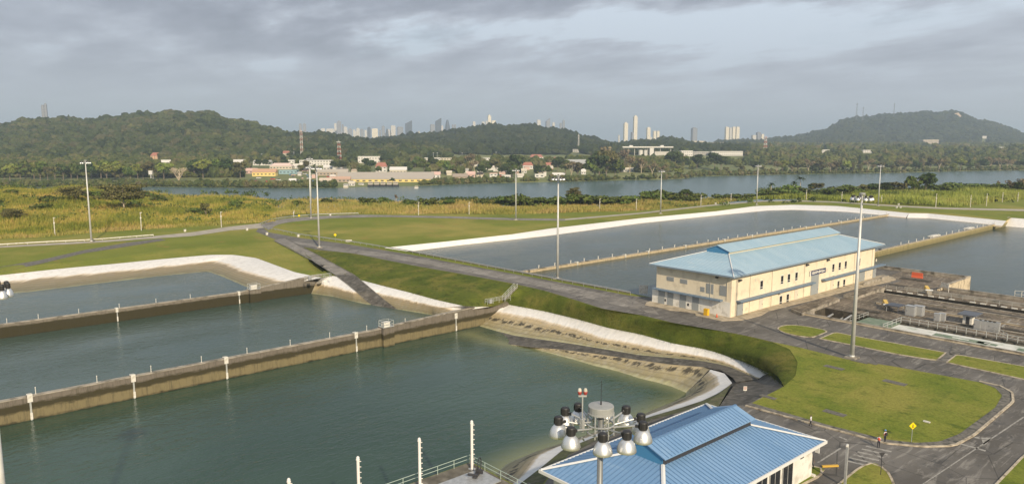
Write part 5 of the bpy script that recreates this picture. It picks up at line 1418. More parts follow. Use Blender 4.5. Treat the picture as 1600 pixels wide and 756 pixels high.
# ------------------------------------------------------------------ people
SKIN = mat('skin', color=(.26, .14, .08), rough=.6); SHIRT = mat('white shirt', color=(.62, .63, .66), rough=.8)
NAVY = mat('dark trousers', color=(.018, .02, .03), rough=.85); VEST = mat('orange red vest', color=(.60, .09, .05), rough=.7)
HAIR = mat('black hair', color=(.012, .01, .01), rough=.7); BLUEH = mat('blue helmet', color=(.08, .25, .55), rough=.35); BAG = mat('black bag', color=(.02, .02, .022), rough=.7)
def person(loc, rz, label, stride=0.0, arms=0.0, helmet=None, vest=True, bag=False, armb=0.25, dark=False):
    """one skinned body; joints: height 1.72"""
    J = {}; V = []; E_ = []; R_ = []
    def j(n, p, r, par=None):
        J[n] = len(V); V.append(p); R_.append(r)
        if par: E_.append((J[par], J[n]))
    s = stride
    j('pelvis', (0, 0, .93), .125); j('waist', (0, 0, 1.06), .115, 'pelvis'); j('chest', (0, .01, 1.27), .14, 'waist'); j('neck0', (0, 0, 1.41), .085, 'chest'); j('neck', (0, .01, 1.48), .052, 'neck0')
    j('head0', (0, .02, 1.56), .075, 'neck'); j('head1', (0, .025, 1.64), .092, 'head0'); j('head2', (0, .015, 1.70), .07, 'head1')
    for sd, n in ((-1, 'l'), (1, 'r')):
        k = sd * s
        j('hip' + n, (sd * .09, 0, .87), .095, 'pelvis'); j('knee' + n, (sd * .10, .14 * k + .02 * abs(k), .49), .062, 'hip' + n); j('ankle' + n, (sd * .10, .30 * k - .06 * abs(k), .09 + (.04 if k < 0 else 0)), .042, 'knee' + n)
        j('toe' + n, (sd * .115, .30 * k + .13, .035 + (.02 if k < 0 else 0)), .038, 'ankle' + n)
        j('sho' + n, (sd * .17, 0, 1.38), .062, 'neck0'); j('elb' + n, (sd * .235, -.06 * k + .02, 1.12), .043, 'sho' + n)
        if arms: j('wri' + n, (sd * .10, .22, 1.10 + armb * .2), .03, 'elb' + n); j('han' + n, (sd * .06, .29, 1.12 + armb * .2), .032, 'wri' + n)
        else: j('wri' + n, (sd * .25, -.14 * k + .06, .88), .03, 'elb' + n); j('han' + n, (sd * .25, -.15 * k + .08, .80), .033, 'wri' + n)
        hd = V[J['han' + n]]; wr = V[J['wri' + n]]; d = (Vector(hd) - Vector(wr)).normalized()
        for f in range(4):
            o_ = (f - 1.5) * .018; q = Vector(hd) + Vector((0, o_, 0)) + d * .05; j('f%s%d' % (n, f), tuple(q), .009, 'han' + n); j('g%s%d' % (n, f), tuple(q + d * (.035 - abs(f - 1.5) * .006) + Vector((-sd * .01, 0, 0))), .008, 'f%s%d' % (n, f))
        j('th' + n, tuple(Vector(hd) + d * .02 + Vector((-sd * .035, .02, 0))), .01, 'wri' + n)
    me = bpy.data.meshes.new('body'); me.from_pydata(V, E_, []); ob = bpy.data.objects.new('tmp', me); COL.objects.link(ob)
    md = ob.modifiers.new('s', 'SKIN'); sk = me.skin_vertices[0].data if me.skin_vertices else None
    if sk is None:
        bm = bmesh.new(); bm.from_mesh(me); bm.verts.layers.skin.verify(); bm.to_mesh(me); bm.free(); sk = me.skin_vertices[0].data
    for i, r in enumerate(R_): sk[i].radius = (r, r * (.72 if i in (J['chest'], J['waist'], J['pelvis'], J['neck0']) else 1))
    sk[0].use_root = True
    sb = ob.modifiers.new('u', 'SUBSURF'); sb.levels = 1; sb.render_levels = 1
    bpy.context.view_layer.update()
    m2 = bpy.data.meshes.new_from_object(ob.evaluated_get(bpy.context.evaluated_depsgraph_get())); bpy.data.objects.remove(ob)
    m2.materials.clear()
    for m in (SKIN, SHIRT if not dark else NAVY, NAVY, HAIR): m2.materials.append(m)
    for p in m2.polygons:
        c = p.center; p.use_smooth = True
        if c.z > 1.5: p.material_index = 3 if (c.z > 1.66 or c.y < -.02) else 0
        elif c.z > 1.46: p.material_index = 0
        elif abs(c.x) > .18 and c.z < 1.2: p.material_index = 0
        elif arms and c.y > .12 and c.z > 1.0: p.material_index = 0
        elif c.z > .95: p.material_index = 1
        else: p.material_index = 2
    t = thing('person', label, 'person', loc, rz)
    bo = bpy.data.objects.new('body', m2); COL.objects.link(bo); bo.parent = t
    f = MB()   # face: eyes, nose, mouth
    for s_ in (-1, 1): f.lathe((s_ * .032, .105, 1.635), [(.0, -.008), (.010, 0), (0, .008)], 6)
    f.build('eyes', BAG, t); MB().lathe((0, .118, 1.60), [(.014, -.02), (.011, 0), (.004, .03)], 6).build('nose', SKIN, t)
    MB().box((0, .103, 1.565), (.05, .012, .01)).build('mouth', VEST, t)
    for s_ in (-1, 1): MB().lathe((s_ * .092, .01, 1.62), [(0, -.03), (.016, -.01), (.018, .015), (0, .032)], 6).build('ear', SKIN, t)
    if vest:
        v = MB(); v.lathe((0, 0, 0), [(.155, 1.0), (.16, 1.1), (.175, 1.22), (.18, 1.34), (.12, 1.42)], 14)
        vo = v.build('vest', VEST, t, smooth=True); vo.scale = (1, .78, 1)
    if helmet: MB().lathe((0, .02, 1.665), [(.135, -.005), (.112, .0), (.11, .05), (.08, .095), (0, .115)], 14).build('helmet', helmet, t, smooth=True)
    if bag:
        MB().box((0, -.17, 1.2), (.28, .14, .38)).build('backpack', BAG, t)
    return t
fw = YAW - math.pi / 2
person(G(1372.5, 699, .02), fw + 2.6, 'person in white shirt, red vest and dark trousers standing on the asphalt by the kerb', 0.1, 1, None, True)
person(G(1382.5, 690.5, .08), fw + .3, 'person in blue helmet, white shirt and red vest standing at the lawn edge', 0.12, 0, BLUEH, True, True)
person(G(1266.5, 666, .02), fw + .9, 'person in pale shirt and black trousers walking along the kerb of the lawn', .7, 0, None, False)
person(G(1268.5, 731.5, .02), fw + 4.2, 'person in dark clothes walking out beside the foreground building', .9, 0, None, False, dark=True)
# ------------------------------------------------------------------ far land: towns, towers, woods
def solve(px, y, dmin=None, dmax=8000):
    """distance at which the far land in column px is seen in row y"""
    D = np.arange(dmin or float(shore(px)) + 4, dmax, 4.0)
    yy = 218 + (EYE - hh(np.full(len(D), px), D)) * F_PX / D
    i = np.argmax(yy <= y) if (yy <= y).any() else len(D) - 1
    return float(D[i])
CLEAR = []          # (px0, px1, D0, D1) kept free of woods
def cmat(c, rough=.8): 
    k = 'paint %.2f %.2f %.2f' % c
    return bpy.data.materials.get(k) or mat(k, color=c, rough=rough)
def facade(name, c1, c2):
    """tall far facade: bands of windows"""
    def b(n, l, p):
        co = objco(n); s = n.new('ShaderNodeSeparateXYZ'); l.new(co, s.inputs[0])
        z = maths(n, l, 'FRACT', maths(n, l, 'MULTIPLY', s.outputs[2], 1 / 7.0)); x = maths(n, l, 'FRACT', maths(n, l, 'MULTIPLY', s.outputs[0], 1 / 9.0))
        f = maths(n, l, 'MULTIPLY', ramp(n, l, z, [(0.4, 0.), (0.5, 1.)]), ramp(n, l, x, [(0.25, 0.), (0.35, 1.)]))
        l.new(mixc(n, l, f, c1, c2), p.inputs['Base Color'])
    return mat(name, b, rough=.6)
F_w = facade('pale tower facade', (.62, .58, .50), (.34, .35, .36)); F_g = facade('grey tower facade', (.26, .27, .29), (.12, .13, .16)); F_d = facade('dark glass tower facade', (.06, .08, .11), (.03, .04, .06)); F_c = facade('cream tower facade', (.80, .72, .55), (.45, .42, .36))
def bld(x0, x1, yr, yb, wall, roof, label, kind='gable', dep=None, D=None, name='building', cat='building', roofh=.35, win=True, grp=None):
    D = D or solve((x0 + x1) / 2, yb); pc = (x0 + x1) / 2
    zb_ = float(hh(np.array([pc]), np.array([D]))[0]) - .4
    p = at_dist(pc, D, zb_); mpp = D / F_PX * .99
    w = (x1 - x0) * mpp; H = max(z_at(p, yr) - zb_, 2.5); dep = dep or min(max(w * .5, 8), 30)
    CLEAR.append((x0 - 5, x1 + 5, D - 130 * (D / 1000), D + dep + 8))
    t = thing(name, label, cat, tuple(p), YAW - math.pi / 2 + .06, grp)
    hw = H * (1 - roofh) if kind != 'flat' else H * .93
    MB().box((0, dep / 2, hw / 2), (w, dep, hw)).build('wall', wall if not isinstance(wall, tuple) else cmat(wall), t)
    rm = cmat(roof); b = MB(); e = .6
    if kind == 'flat': b.box((0, dep / 2, hw + H * .035), (w + e, dep + e, H * .07))
    else:
        ix = w / 2 * (.35 if kind == 'hip' else 0) if w > dep else 0
        ix = min(ix, dep / 2)
        b.add([(-w / 2 - e, -e, hw), (w / 2 + e, -e, hw), (w / 2 + e, dep + e, hw), (-w / 2 - e, dep + e, hw), (-w / 2 - e + ix, dep / 2, H), (w / 2 + e - ix, dep / 2, H)],
              [(0, 1, 5, 4), (2, 3, 4, 5), (0, 4, 3), (1, 2, 5), (3, 2, 1, 0)])
    b.build('roof', rm, t)
    if win and w > 6:
        n_ = int(max(2, min(16, w / 5))); rows_ = 2 if hw > 7 else 1
        first = None
        for r_ in range(rows_):
            for i in range(n_):
                if first is None: first = o = MB().box((0, 0, 0), (w / n_ * .5, .12, min(1.6, hw / rows_ * .4))).build('window', cmat((.06, .07, .08)), t)
                else: o = first.copy(); COL.objects.link(o); o.parent = t
                o.location = (-w / 2 + (i + .5) * w / n_, -.06, hw * (r_ + .55) / rows_)
    return t
WH, CR, YE, RD, GR, BR, PK, TL = (.60, .585, .55), (.52, .47, .37), (.72, .56, .20), (.33, .14, .10), (.36, .35, .33), (.38, .31, .24), (.55, .38, .33), (.25, .38, .42)
TOWN = [(525, 676, 269.5, 284, YE, (.34, .31, .27), 'very long low building with brown roof and yellow wall on the far waterfront', 'gable', 28),
 (558.6, 593, 244.5, 254.5, WH, WH, 'white three storey building with rows of windows in the far town', 'flat', 18), (467, 516.5, 250, 258, WH, GR, 'long white warehouse behind the twin mast heads', 'flat', 20),
 (586, 603, 254, 268, WH, RD, 'white house with red roof right of the three storey building', 'hip', 14), (608, 634, 261, 271, CR, WH, 'white gabled house in the middle of the far town', 'gable', 16),
 (440, 452, 236, 243.5, CR, RD, 'red roofed house on the wooded hillside above the town', 'hip', 12), (440, 459, 250, 255, WH, WH, 'low white shed left of the radio mast', 'flat', 12),
 (394, 421, 250.5, 258, WH, GR, 'white hall at the left end of the far town', 'gable', 18), (420, 454, 255, 264.5, CR, (.62, .48, .42), 'pale hall with pinkish roof in the far town', 'hip', 18),
 (392, 428, 264, 275, YE, (.46, .28, .18), 'yellow building with orange roof near the far shore', 'gable', 14), (434, 463, 266, 271.5, TL, TL, 'blue covered stand near the far shore', 'flat', 10),
 (449, 459, 279, 288, YE, WH, 'small yellow and white hut at the far waterline', 'gable', 8), (456, 470, 256, 263, WH, (.6, .56, .5), 'small white house left of the twin mast heads', 'gable', 10),
 (504, 519, 258, 265, WH, WH, 'white house right of the twin mast heads', 'gable', 10), (492, 541, 264.5, 274, BR, (.40, .36, .30), 'brown roofed shed behind the two mast poles', 'gable', 18),
 (362, 380, 249.5, 257, WH, WH, 'white shed at the left edge of the far town', 'gable', 12), (381, 399, 263, 271, PK, PK, 'pink house at the left edge of the far town', 'gable', 10),
 (234, 251, 238.5, 248.5, (.55, .35, .22), RD, 'orange house with red roof among trees at the foot of the left hill', 'hip', 12), (249, 266, 250, 258, WH, WH, 'white house among the trees left of the town', 'gable', 10),
 (543, 552, 283, 290, WH, CR, 'small white boathouse by the far shore', 'gable', 8), (520, 545, 276, 284, BR, (.45, .3, .22), 'brown boathouse by the far shore', 'gable', 10), (497, 515, 278, 286, CR, (.5, .42, .34), 'cream shed by the far shore', 'gable', 8),
 (663, 688, 246.5, 250, WH, WH, 'long white roof above the trees, left half', 'flat', 12), (689, 714, 246.8, 250, CR, CR, 'long white roof above the trees, right half', 'flat', 12),
 (753, 766, 246.8, 250.5, WH, WH, 'short white roof above the trees', 'flat', 10), (707, 730, 271.5, 281, BR, (.30, .25, .20), 'brown gabled shed on the far shore', 'gable', 14), (674, 687, 268.5, 278, WH, PK, 'white house at the end of the long brown roof', 'gable', 10),
 (729, 742, 268, 277, PK, PK, 'pink house right of the brown shed', 'gable', 10), (765, 777, 270.5, 279, WH, (.55, .34, .26), 'small white house with red strip on the far shore', 'flat', 8), (784, 798, 273.5, 279.5, WH, WH, 'white low house on the far shore behind trees', 'flat', 8),
 (817, 833, 253.5, 264, WH, RD, 'red roofed house below the large red roof', 'hip', 12), (828, 849, 241.5, 250, WH, RD, 'large red roof on white house at the foot of the middle hill', 'hip', 16),
 (852, 864, 254, 262, CR, RD, 'small red roofed house left of the large grey warehouse', 'hip', 10), (865, 880, 245.5, 250, WH, RD, 'low red roof behind the grey warehouse', 'hip', 10),
 (815, 823, 263.5, 270, WH, CR, 'tiny cream house in front of the red roofs', 'gable', 8), (836, 851, 272, 277, WH, WH, 'white shelter by the far shore', 'flat', 6),
 (864, 883, 270, 277, WH, WH, 'white boat shed behind the second tallest mast', 'gable', 8), (909, 916, 264, 272, WH, WH, 'white gable end in front of the grey warehouse', 'gable', 8),
 (876, 921, 249.5, 262, GR, (.36, .37, .36), 'large warehouse with long grey roof above the far shore', 'gable', 30), (918, 931, 253, 264, (.08, .09, .11), (.30, .3, .3), 'dark open end of the large grey warehouse', 'gable', 20),
 (893, 905, 233.5, 238, GR, WH, 'small flat roofed hut at the foot of the thin white mast', 'flat', 8),
 (1082, 1103, 220.5, 231, CR, CR, 'cream block building below the grey tower', 'flat', 30), (1103, 1134, 222.5, 230, CR, (.5, .45, .38), 'long cream building right of the cream block', 'flat', 30),
 (1064, 1083, 235.5, 244, WH, WH, 'white industrial block with small tower', 'flat', 16), (1083, 1112, 237, 242.5, GR, (.6, .58, .54), 'long pale roof right of the industrial block', 'flat', 16), (1112, 1162, 236.5, 243, WH, (.55, .53, .48), 'long white building with many bays above the trees', 'flat', 20),
 (1442, 1467, 218.5, 229, (.42, .36, .28), CR, 'big beige building at the foot of the right hill', 'flat', 40), (1285, 1297, 234, 238.5, WH, WH, 'small white buildings on the plain at right', 'flat', 16),
 (1349, 1363, 234.5, 238.5, WH, WH, 'white house row on the plain below the right hill', 'flat', 14), (1331, 1340, 234.5, 238, WH, CR, 'small pale house on the plain below the right hill', 'flat', 12), (1386, 1395, 228.5, 232, WH, WH, 'white house at the foot of the right hill', 'flat', 16),
 (1454, 1490, 230, 233.5, WH, WH, 'long white row at the foot of the right hill, left part', 'flat', 20), (1492, 1530, 229.5, 233.5, WH, CR, 'long white row at the foot of the right hill, middle part', 'flat', 20), (1533, 1574, 230, 234, WH, WH, 'long white row at the foot of the right hill, right part', 'flat', 20),
 (1585, 1600, 228, 233, WH, WH, 'white house by the right edge below the hill', 'gable', 20), (1534, 1541, 212.5, 216.5, WH, WH, 'white house on the slope of the right hill', 'flat', 12),
 (971, 992, 262, 268, WH, CR, 'pale shed among brown trees on the far shore', 'gable', 8)]
for i, (x0, x1, yr, yb, w_, r_, lab, kd, dp) in enumerate(TOWN): bld(x0, x1, yr, yb, w_, r_, lab, kd, dp, roofh=.68 if i == 0 else .45 if kd != 'flat' else .35)
rt = random.Random(21); hk = {}
HS = sorted([(rt.uniform(388, 560), rt.uniform(262, 284)) for _ in range(26)]) + sorted([(rt.uniform(690, 862), rt.uniform(258, 277)) for _ in range(18)])
for k in range(44):
    px, y = HS[k]; zn = 'left of the long brown roof' if k < 26 else 'among trees right of the long brown roof'
    if any(a + 3 < px < b_ - 3 and abs(solve(px, y) - (c_ + d_) / 2) < 60 for a, b_, c_, d_ in CLEAR[:12]): continue
    w_ = rt.uniform(5, 12); rc = rt.choice([WH, GR, BR, (.55, .5, .44), CR, (.4, .3, .25)]); kd = rt.choice(['gable', 'hip', 'flat'])
    hk[(kd, zn)] = hk.get((kd, zn), -1) + 1
    bld(px - w_ / 2, px + w_ / 2, y - rt.uniform(4.5, 7), y, rt.choice([WH, CR, WH, PK]), rc, '%s small %s roofed house from the left %s' % (ORD[min(hk[(kd, zn)], 14)], kd, zn), kd, 8, name='small_house', roofh=.45, win=False, grp='small houses of the far town')
# elevated white industrial structure
D = solve(1012, 243); zb_ = float(hh(np.array([1012.]), np.array([D]))[0]); p = at_dist(1012, D, zb_); mpp = D / F_PX; CLEAR.append((970, 1055, D - 260, D + 50))
t = thing('industrial_plant', 'white elevated conveyor roof on columns with round tanks above the trees', 'plant', tuple(p), YAW - math.pi / 2)
zt = z_at(p, 230) - zb_
MB().box((0, 0, zt), (78 * mpp, 14, 3)).box((-26 * mpp, 0, zt + 3), (5 * mpp, 10, 3)).box((22 * mpp, 0, zt + 3), (5 * mpp, 10, 3)).build('roof', cmat(WH), t)
for x in (-37, -30, -20, 0, 20, 36): MB().box((x * mpp, 0, zt / 2), (1.6, 1.6, zt)).build('column', cmat(GR), t)
for x in (-10, -2): MB().lathe((x * mpp, 6, 0), [(0, 0), (3.4 * mpp, 0), (3.4 * mpp, zt * .62), (0, zt * .75)], 16).build('tank', cmat(WH), t)
MB().box((6 * mpp, 0, zt * .5), (6 * mpp, 12, zt)).build('stair_tower', cmat(WH), t); MB().box((24 * mpp, 4, zt * .25), (26 * mpp, 16, zt * .45)).build('wall', cmat((.5, .48, .44)), t)
# skyline
def tower(x0, x1, yt, m, label, D=7600, top='flat', grp=None, yb=None):
    pc = (x0 + x1) / 2; zb_ = float(hh(np.array([pc]), np.array([D]))[0]) - 1; p = at_dist(pc, D, zb_); w = (x1 - x0) * D / F_PX; H = z_at(p, yt) - zb_
    t = thing('high_rise', label, 'tower', tuple(p), YAW - math.pi / 2 + .25, grp); w *= .88; d = w * .8
    if top == 'slant':
        MB().add([(-w / 2, 0, 0), (w / 2, 0, 0), (w / 2, d, 0), (-w / 2, d, 0), (-w / 2, 0, H * .88), (w / 2, 0, H), (w / 2, d, H), (-w / 2, d, H * .88)], [(0, 1, 5, 4), (1, 2, 6, 5), (2, 3, 7, 6), (3, 0, 4, 7), (4, 5, 6, 7)]).build('shaft', m, t)
    elif top == 'taper':
        b = MB(); r = w / 2; b.lathe((0, d / 2, 0), [(r, 0), (r, H * .55), (r * .8, H * .75), (r * .55, H * .9), (r * .3, H * .98), (0, H)], 10); b.build('shaft', m, t)
    else:
        MB().box((0, d / 2, H * .485), (w, d, H * .97)).build('shaft', m, t)
        if top == 'crown': MB().box((0, d / 2, H * .985), (w * .5, d * .5, H * .05)).build('roof_block', m, t)
        elif top == 'spire': MB().tube((0, d / 2, H * .9), (0, d / 2, H * 1.12), w * .08, 0.3, 6).build('spire', m, t); MB().box((0, d / 2, H * .98), (w * .6, d * .6, H * .03)).build('roof_block', m, t)
        else: MB().box((0, d / 2, H * .98), (w * .8, d * .8, H * .02)).build('roof_block', m, t)
GS = 'towers of the distant skyline'
SKY = [(468, 472.5, 193, F_g, 'slim grey tower above the left hill ridge, left of a pair', 'flat'), (474, 479.5, 193, F_g, 'grey tower above the ridge, right of the pair', 'spire'),
 (527, 534.5, 189, F_g, 'tall grey tower at the left end of the dense skyline', 'crown'), (523, 527, 192.5, F_w, 'thin pale tower just left of the tall grey tower', 'flat'), (502, 509, 200.5, F_w, 'low pale tower leftmost in the dense skyline', 'flat'), (510, 523, 201, F_w, 'wide pale block left of the tall grey tower', 'flat'),
 (535, 538, 194, F_g, 'thin grey tower just right of the tall grey tower', 'flat'), (538, 543.5, 198, F_w, 'pale tower second right of the tall grey tower', 'flat'), (545, 551, 201, F_g, 'short grey tower in the dense row', 'crown'), (552, 556, 202.5, F_w, 'small pale tower in the dense row', 'flat'),
 (557, 563, 200.5, F_w, 'pale stepped tower in the middle of the dense row', 'crown'), (563.5, 569, 201.5, F_g, 'grey tower beside the stepped pale tower', 'flat'), (570, 574, 203, F_w, 'narrow pale tower left of the dark mid tower', 'flat'), (574.6, 580, 198.7, F_d, 'dark mid height tower in the dense row', 'crown'),
 (581, 591.5, 201, F_c, 'bright wide cream tower in the dense row', 'flat'), (592.5, 596, 203, F_g, 'low grey tower right of the cream tower', 'flat'), (597, 602, 196.6, F_g, 'grey tower with spire in the dense row', 'spire'), (602.5, 608.5, 201, F_d, 'dark rounded tower in the dense row', 'taper'),
 (611, 619, 196, F_w, 'pale hazy tower left of the square grey tower', 'flat'), (621, 631, 198, F_g, 'square grey tower left of the dark slanted one', 'flat'), (634, 645, 188.5, F_d, 'dark tower with slanted top right of the dense row', 'slant'), (634.5, 640.5, 203, F_w, 'low white tower in front of the dark slanted one', 'flat'),
 (672.7, 680.4, 194, F_g, 'grey tower left of the darkest tall tower', 'flat'), (681, 690.7, 184.5, F_d, 'tallest dark tower with slanted top in the middle skyline', 'slant'), (687.5, 693, 196, F_w, 'low white tower in front of the tallest dark tower', 'flat'), (695, 705, 187, F_d, 'dark bullet shaped tower', 'taper'),
 (706.5, 709.5, 194.5, F_g, 'thin grey tower right of the bullet shaped one', 'flat'), (710, 713, 194.5, F_g, 'second thin grey tower right of the bullet shaped one', 'flat'), (739, 743.5, 189.5, F_w, 'faint pale tower behind the middle hill, left of the white one', 'flat'), (753, 758, 190, F_w, 'short pale tower beside the white stepped tower', 'flat'),
 (762.5, 768, 180, F_c, 'bright white tower rising above the middle hill', 'crown'), (768.5, 775, 188, F_c, 'low bright block right of the white tower on the hill', 'flat'), (759, 762.2, 188.5, F_w, 'thin pale block left of the white tower on the hill', 'flat'),
 (839, 845, 187, F_w, 'pale tower above the right slope of the middle hill', 'flat'), (853, 860, 184.7, F_g, 'grey tower with slanted top over the middle hill', 'slant'), (863, 867, 191, F_w, 'small pale tower right of the slanted grey one', 'flat'), (874.5, 878, 192, F_g, 'short grey tower of the close pair over the hill', 'flat'), (879, 882.5, 187.5, F_g, 'taller grey tower of the close pair over the hill', 'spire')]
for i, (x0, x1, yt, m, lab, tp) in enumerate(SKY): tower(x0, x1, yt, m, lab, 5400 + (i * 137) % 500, tp, GS)
for x0, x1, yt, m, lab, tp in [(974.6, 981.5, 191.5, F_c, 'slender cream tower left of the tallest white tower', 'crown'), (989.5, 996, 181, F_c, 'tallest bright white tower right of the middle hill', 'crown'), (986.5, 994, 206.5, F_g, 'short grey building at the foot of the tallest white tower', 'flat'),
 (1010.5, 1016.5, 199, F_c, 'cream tower right of the tallest white tower', 'crown'), (1020.5, 1025.5, 204.5, F_c, 'left one of two short cream towers', 'flat'), (1026.2, 1030.6, 204.5, F_c, 'right one of two short cream towers', 'flat'), (1081, 1090, 199.5, F_g, 'lone grey brown tower standing above the cream blocks', 'crown'),
 (1133, 1139, 198, F_c, 'leftmost of the four joined cream towers', 'flat'), (1139.3, 1143.4, 199.5, F_w, 'second of the four joined cream towers', 'flat'), (1143.7, 1149, 198, F_c, 'third of the four joined cream towers', 'flat'), (1149.5, 1155.5, 198, F_c, 'rightmost of the four joined cream towers', 'flat'),
 (1175, 1182, 211, F_w, 'low pale block left of the stepped pale tower at right', 'flat'), (1182.5, 1189, 206.5, F_g, 'stepped pale tower at the right end of the skyline', 'crown'), (1189, 1194, 209.5, F_c, 'low cream block right of the stepped tower', 'flat')]: tower(x0, x1, yt, m, lab, 5600, tp, GS)
rf_ = random.Random(4)
FIL = sorted([rf_.uniform(503, 632) for _ in range(22)]) + sorted([rf_.uniform(646, 735) for _ in range(6)]) + sorted([rf_.uniform(955, 1075) for _ in range(4)])
for i, x in enumerate(FIL):
    w_ = rf_.uniform(2.4, 5); tower(x, x + w_, rf_.uniform(202, 208) if i < 28 else rf_.uniform(211, 214), rf_.choice([F_w, F_g, F_w]), '%s low hazy city block from the left %s' % ((ORD + ['sixteenth', 'seventeenth', 'eighteenth', 'nineteenth', 'twentieth', 'twenty-first', 'twenty-second'])[i if i < 22 else i - 22 if i < 28 else i - 28], 'in the dense skyline row' if i < 22 else 'right of the dense skyline row' if i < 28 else 'near the tallest white tower'), 5900, 'flat', GS)
tower(69, 73, 163.5, F_g, 'left slab of the grey twin tower rising behind the left hill', 3600, 'flat', GS); tower(73.3, 77.5, 161.5, F_g, 'right slab of the grey twin tower rising behind the left hill', 3600, 'spire', GS)
# lattice and guyed masts
M_rw = mat('red lattice', color=(.42, .12, .07), rough=.6); M_wl = mat('white lattice', color=(.6, .58, .55), rough=.6); M_gl = mat('grey lattice', color=(.16, .17, .18), rough=.6)
def lattice(px, yt, yb, w, label, ms=(M_rw, M_wl), D=None, name='radio_tower', wt=.45, n=8, r=None):
    D = D or solve(px, yb); zb_ = float(hh(np.array([px * 1.]), np.array([D]))[0]); p = at_dist(px, D, zb_); H = z_at(p, yt) - zb_; mpp = D / F_PX; w0 = w * mpp / 2; r = r or max(.25, .22 * mpp)
    t = thing(name, label, 'tower', tuple(p), YAW - math.pi / 2); CLEAR.append((px - 3, px + 3, D - 60, D + 8))
    b = MB(); pr = None
    for k in range(n + 1):
        f = k / n; ww = w0 * (1 - f) + w0 * wt * f; q = [V3(a * ww, c * ww, H * f) for a, c in ((-1, -1), (1, -1), (1, 1), (-1, 1))]
        if pr:
            mi = k % 2
            for i in range(4):
                b.tube(pr[i], q[i], r, r, 4, mi, False); b.tube(pr[i], q[(i + 1) % 4], r * .7, r * .7, 4, mi, False); b.tube(q[i], q[(i + 1) % 4], r * .7, r * .7, 4, mi, False)
        pr = q
    b.build('lattice', list(ms), t); a = MB().tube((0, 0, H), (0, 0, H * 1.07), r * .8, n=5); a.build('antenna', ms[1], t); MB().box((0, 0, H * .96), (w0 * 2.2, w0 * 2.2, H * .02)).build('platform', ms[1], t)
lattice(471, 204, 252, 3.2, 'tall white and red radio mast above the far town', (M_wl, mat('faded red lattice', color=(.42, .26, .22), rough=.6)), wt=.9, n=12); lattice(529.5, 221, 252, 6, 'red lattice tower with white bands right of the radio mast', n=9)
lattice(904, 211, 238, 1.6, 'thin white mast in front of the middle hill', (M_wl, M_wl), wt=.9); lattice(1196, 214, 240, 5, 'red and white lattice tower right of the skyline', n=8)
lattice(1335.5, 162, 184, 2, 'left antenna tower on top of the right hill', (M_gl, M_gl), 4700, wt=.3, r=.3); lattice(1345.5, 168, 184, 1.6, 'middle antenna tower on top of the right hill', (M_gl, M_gl), 4700, wt=.3, r=.3); lattice(1393.5, 162, 182, 1.8, 'right antenna tower on top of the right hill', (M_gl, M_gl), 4700, wt=.3, r=.3)
for i, (px, yt, yb, lab) in enumerate(((408, 241, 252, 'leftmost'), (416, 241, 252, 'second'), (458.5, 238, 251, 'third'), (507, 237, 251, 'fourth'), (516, 238, 251, 'fifth'), (625, 238, 251, 'sixth'), (630, 238, 251, 'seventh'), (677, 239, 250, 'eighth'), (683, 239, 250, 'ninth'), (722, 239, 250, 'tenth'), (775, 238, 250, 'eleventh'))):
    D = solve(px, yb); zb_ = float(hh(np.array([px * 1.]), np.array([D]))[0]); p = at_dist(px, D, zb_); H = z_at(p, yt) - zb_
    t = thing('flood_light_pole', '%s tall thin floodlight pole behind the far town, counted from the left' % lab, 'light pole', tuple(p), 0, 'floodlight poles behind the far town')
    MB().tube((0, 0, 0), (0, 0, H), .5, .35, 6).build('pole', cmat((.30, .31, .32)), t); MB().box((0, 0, H), (2.2, 2.2, .8)).build('lamp_head', cmat((.5, .5, .5)), t)
D = solve(232.5, 286); p = at_dist(232.5, D, float(hh(np.array([232.5]), np.array([D]))[0])); H = z_at(p, 266) - p.z
t = thing('beacon_tower', 'white channel beacon with round boards on the far left shore', 'beacon', tuple(p), YAW - math.pi / 2)
MB().box((0, 0, H * .35), (1.2, 1.2, H * .7)).build('tower_leg', cmat((.35, .35, .34)), t); MB().box((0, -1, H * .82), (4.6, .5, H * .3)).build('board', cmat(WH), t); MB().box((2.8, 0, H * .5), (.5, .5, H)).build('pole', cmat(GR), t); CLEAR.append((228, 237, D - 80, D + 5))
# boats by the far quay
def boat(px0, px1, y, h, hull, cab, label):
    pc = (px0 + px1) / 2; p = G(pc, y, -20); D = p.x * CA + p.y * SA; w = (px1 - px0) * D / F_PX
    t = thing('boat', label, 'boat', tuple(p), YAW - math.pi / 2)
    b = MB(); hw, d = w / 2, max(3, w * .13); z = h * .35
    b.add([(-hw * .9, -d, -.5), (hw * .85, -d, -.5), (hw * .85, d, -.5), (-hw * .9, d, -.5), (-hw, -d * 1.1, z), (hw * .9, -d * 1.1, z), (hw * .9, d * 1.1, z), (-hw, d * 1.1, z), (hw * 1.05, 0, z * 1.15), (hw * .92, 0, -.5)],
          [(0, 1, 5, 4), (1, 9, 8, 5), (9, 2, 6, 8), (2, 3, 7, 6), (3, 0, 4, 7), (4, 5, 8, 6, 7)])
    b.build('hull', cmat(hull), t); MB().box((-hw * .1, 0, z + h * .2), (w * .75, d * 1.3, h * .4)).box((-hw * .1, 0, z + h * .43), (w * .8, d * 1.5, h * .05)).build('cabin', cmat(cab), t)
    MB().box((-hw * .1, -d * .67, z + h * .25), (w * .68, .1, h * .12)).build('windows', cmat((.05, .06, .07)), t)
BT = boat
for i in range(5):
    x0 = 575 + i * 9.8
    boat(x0, x0 + 9.2, 291.5, 7.5, (.03, .03, .035), CR, '%s of the five dark hulled boats with pale cabins at the far quay' % ['first', 'second', 'third', 'fourth', 'last'][i])
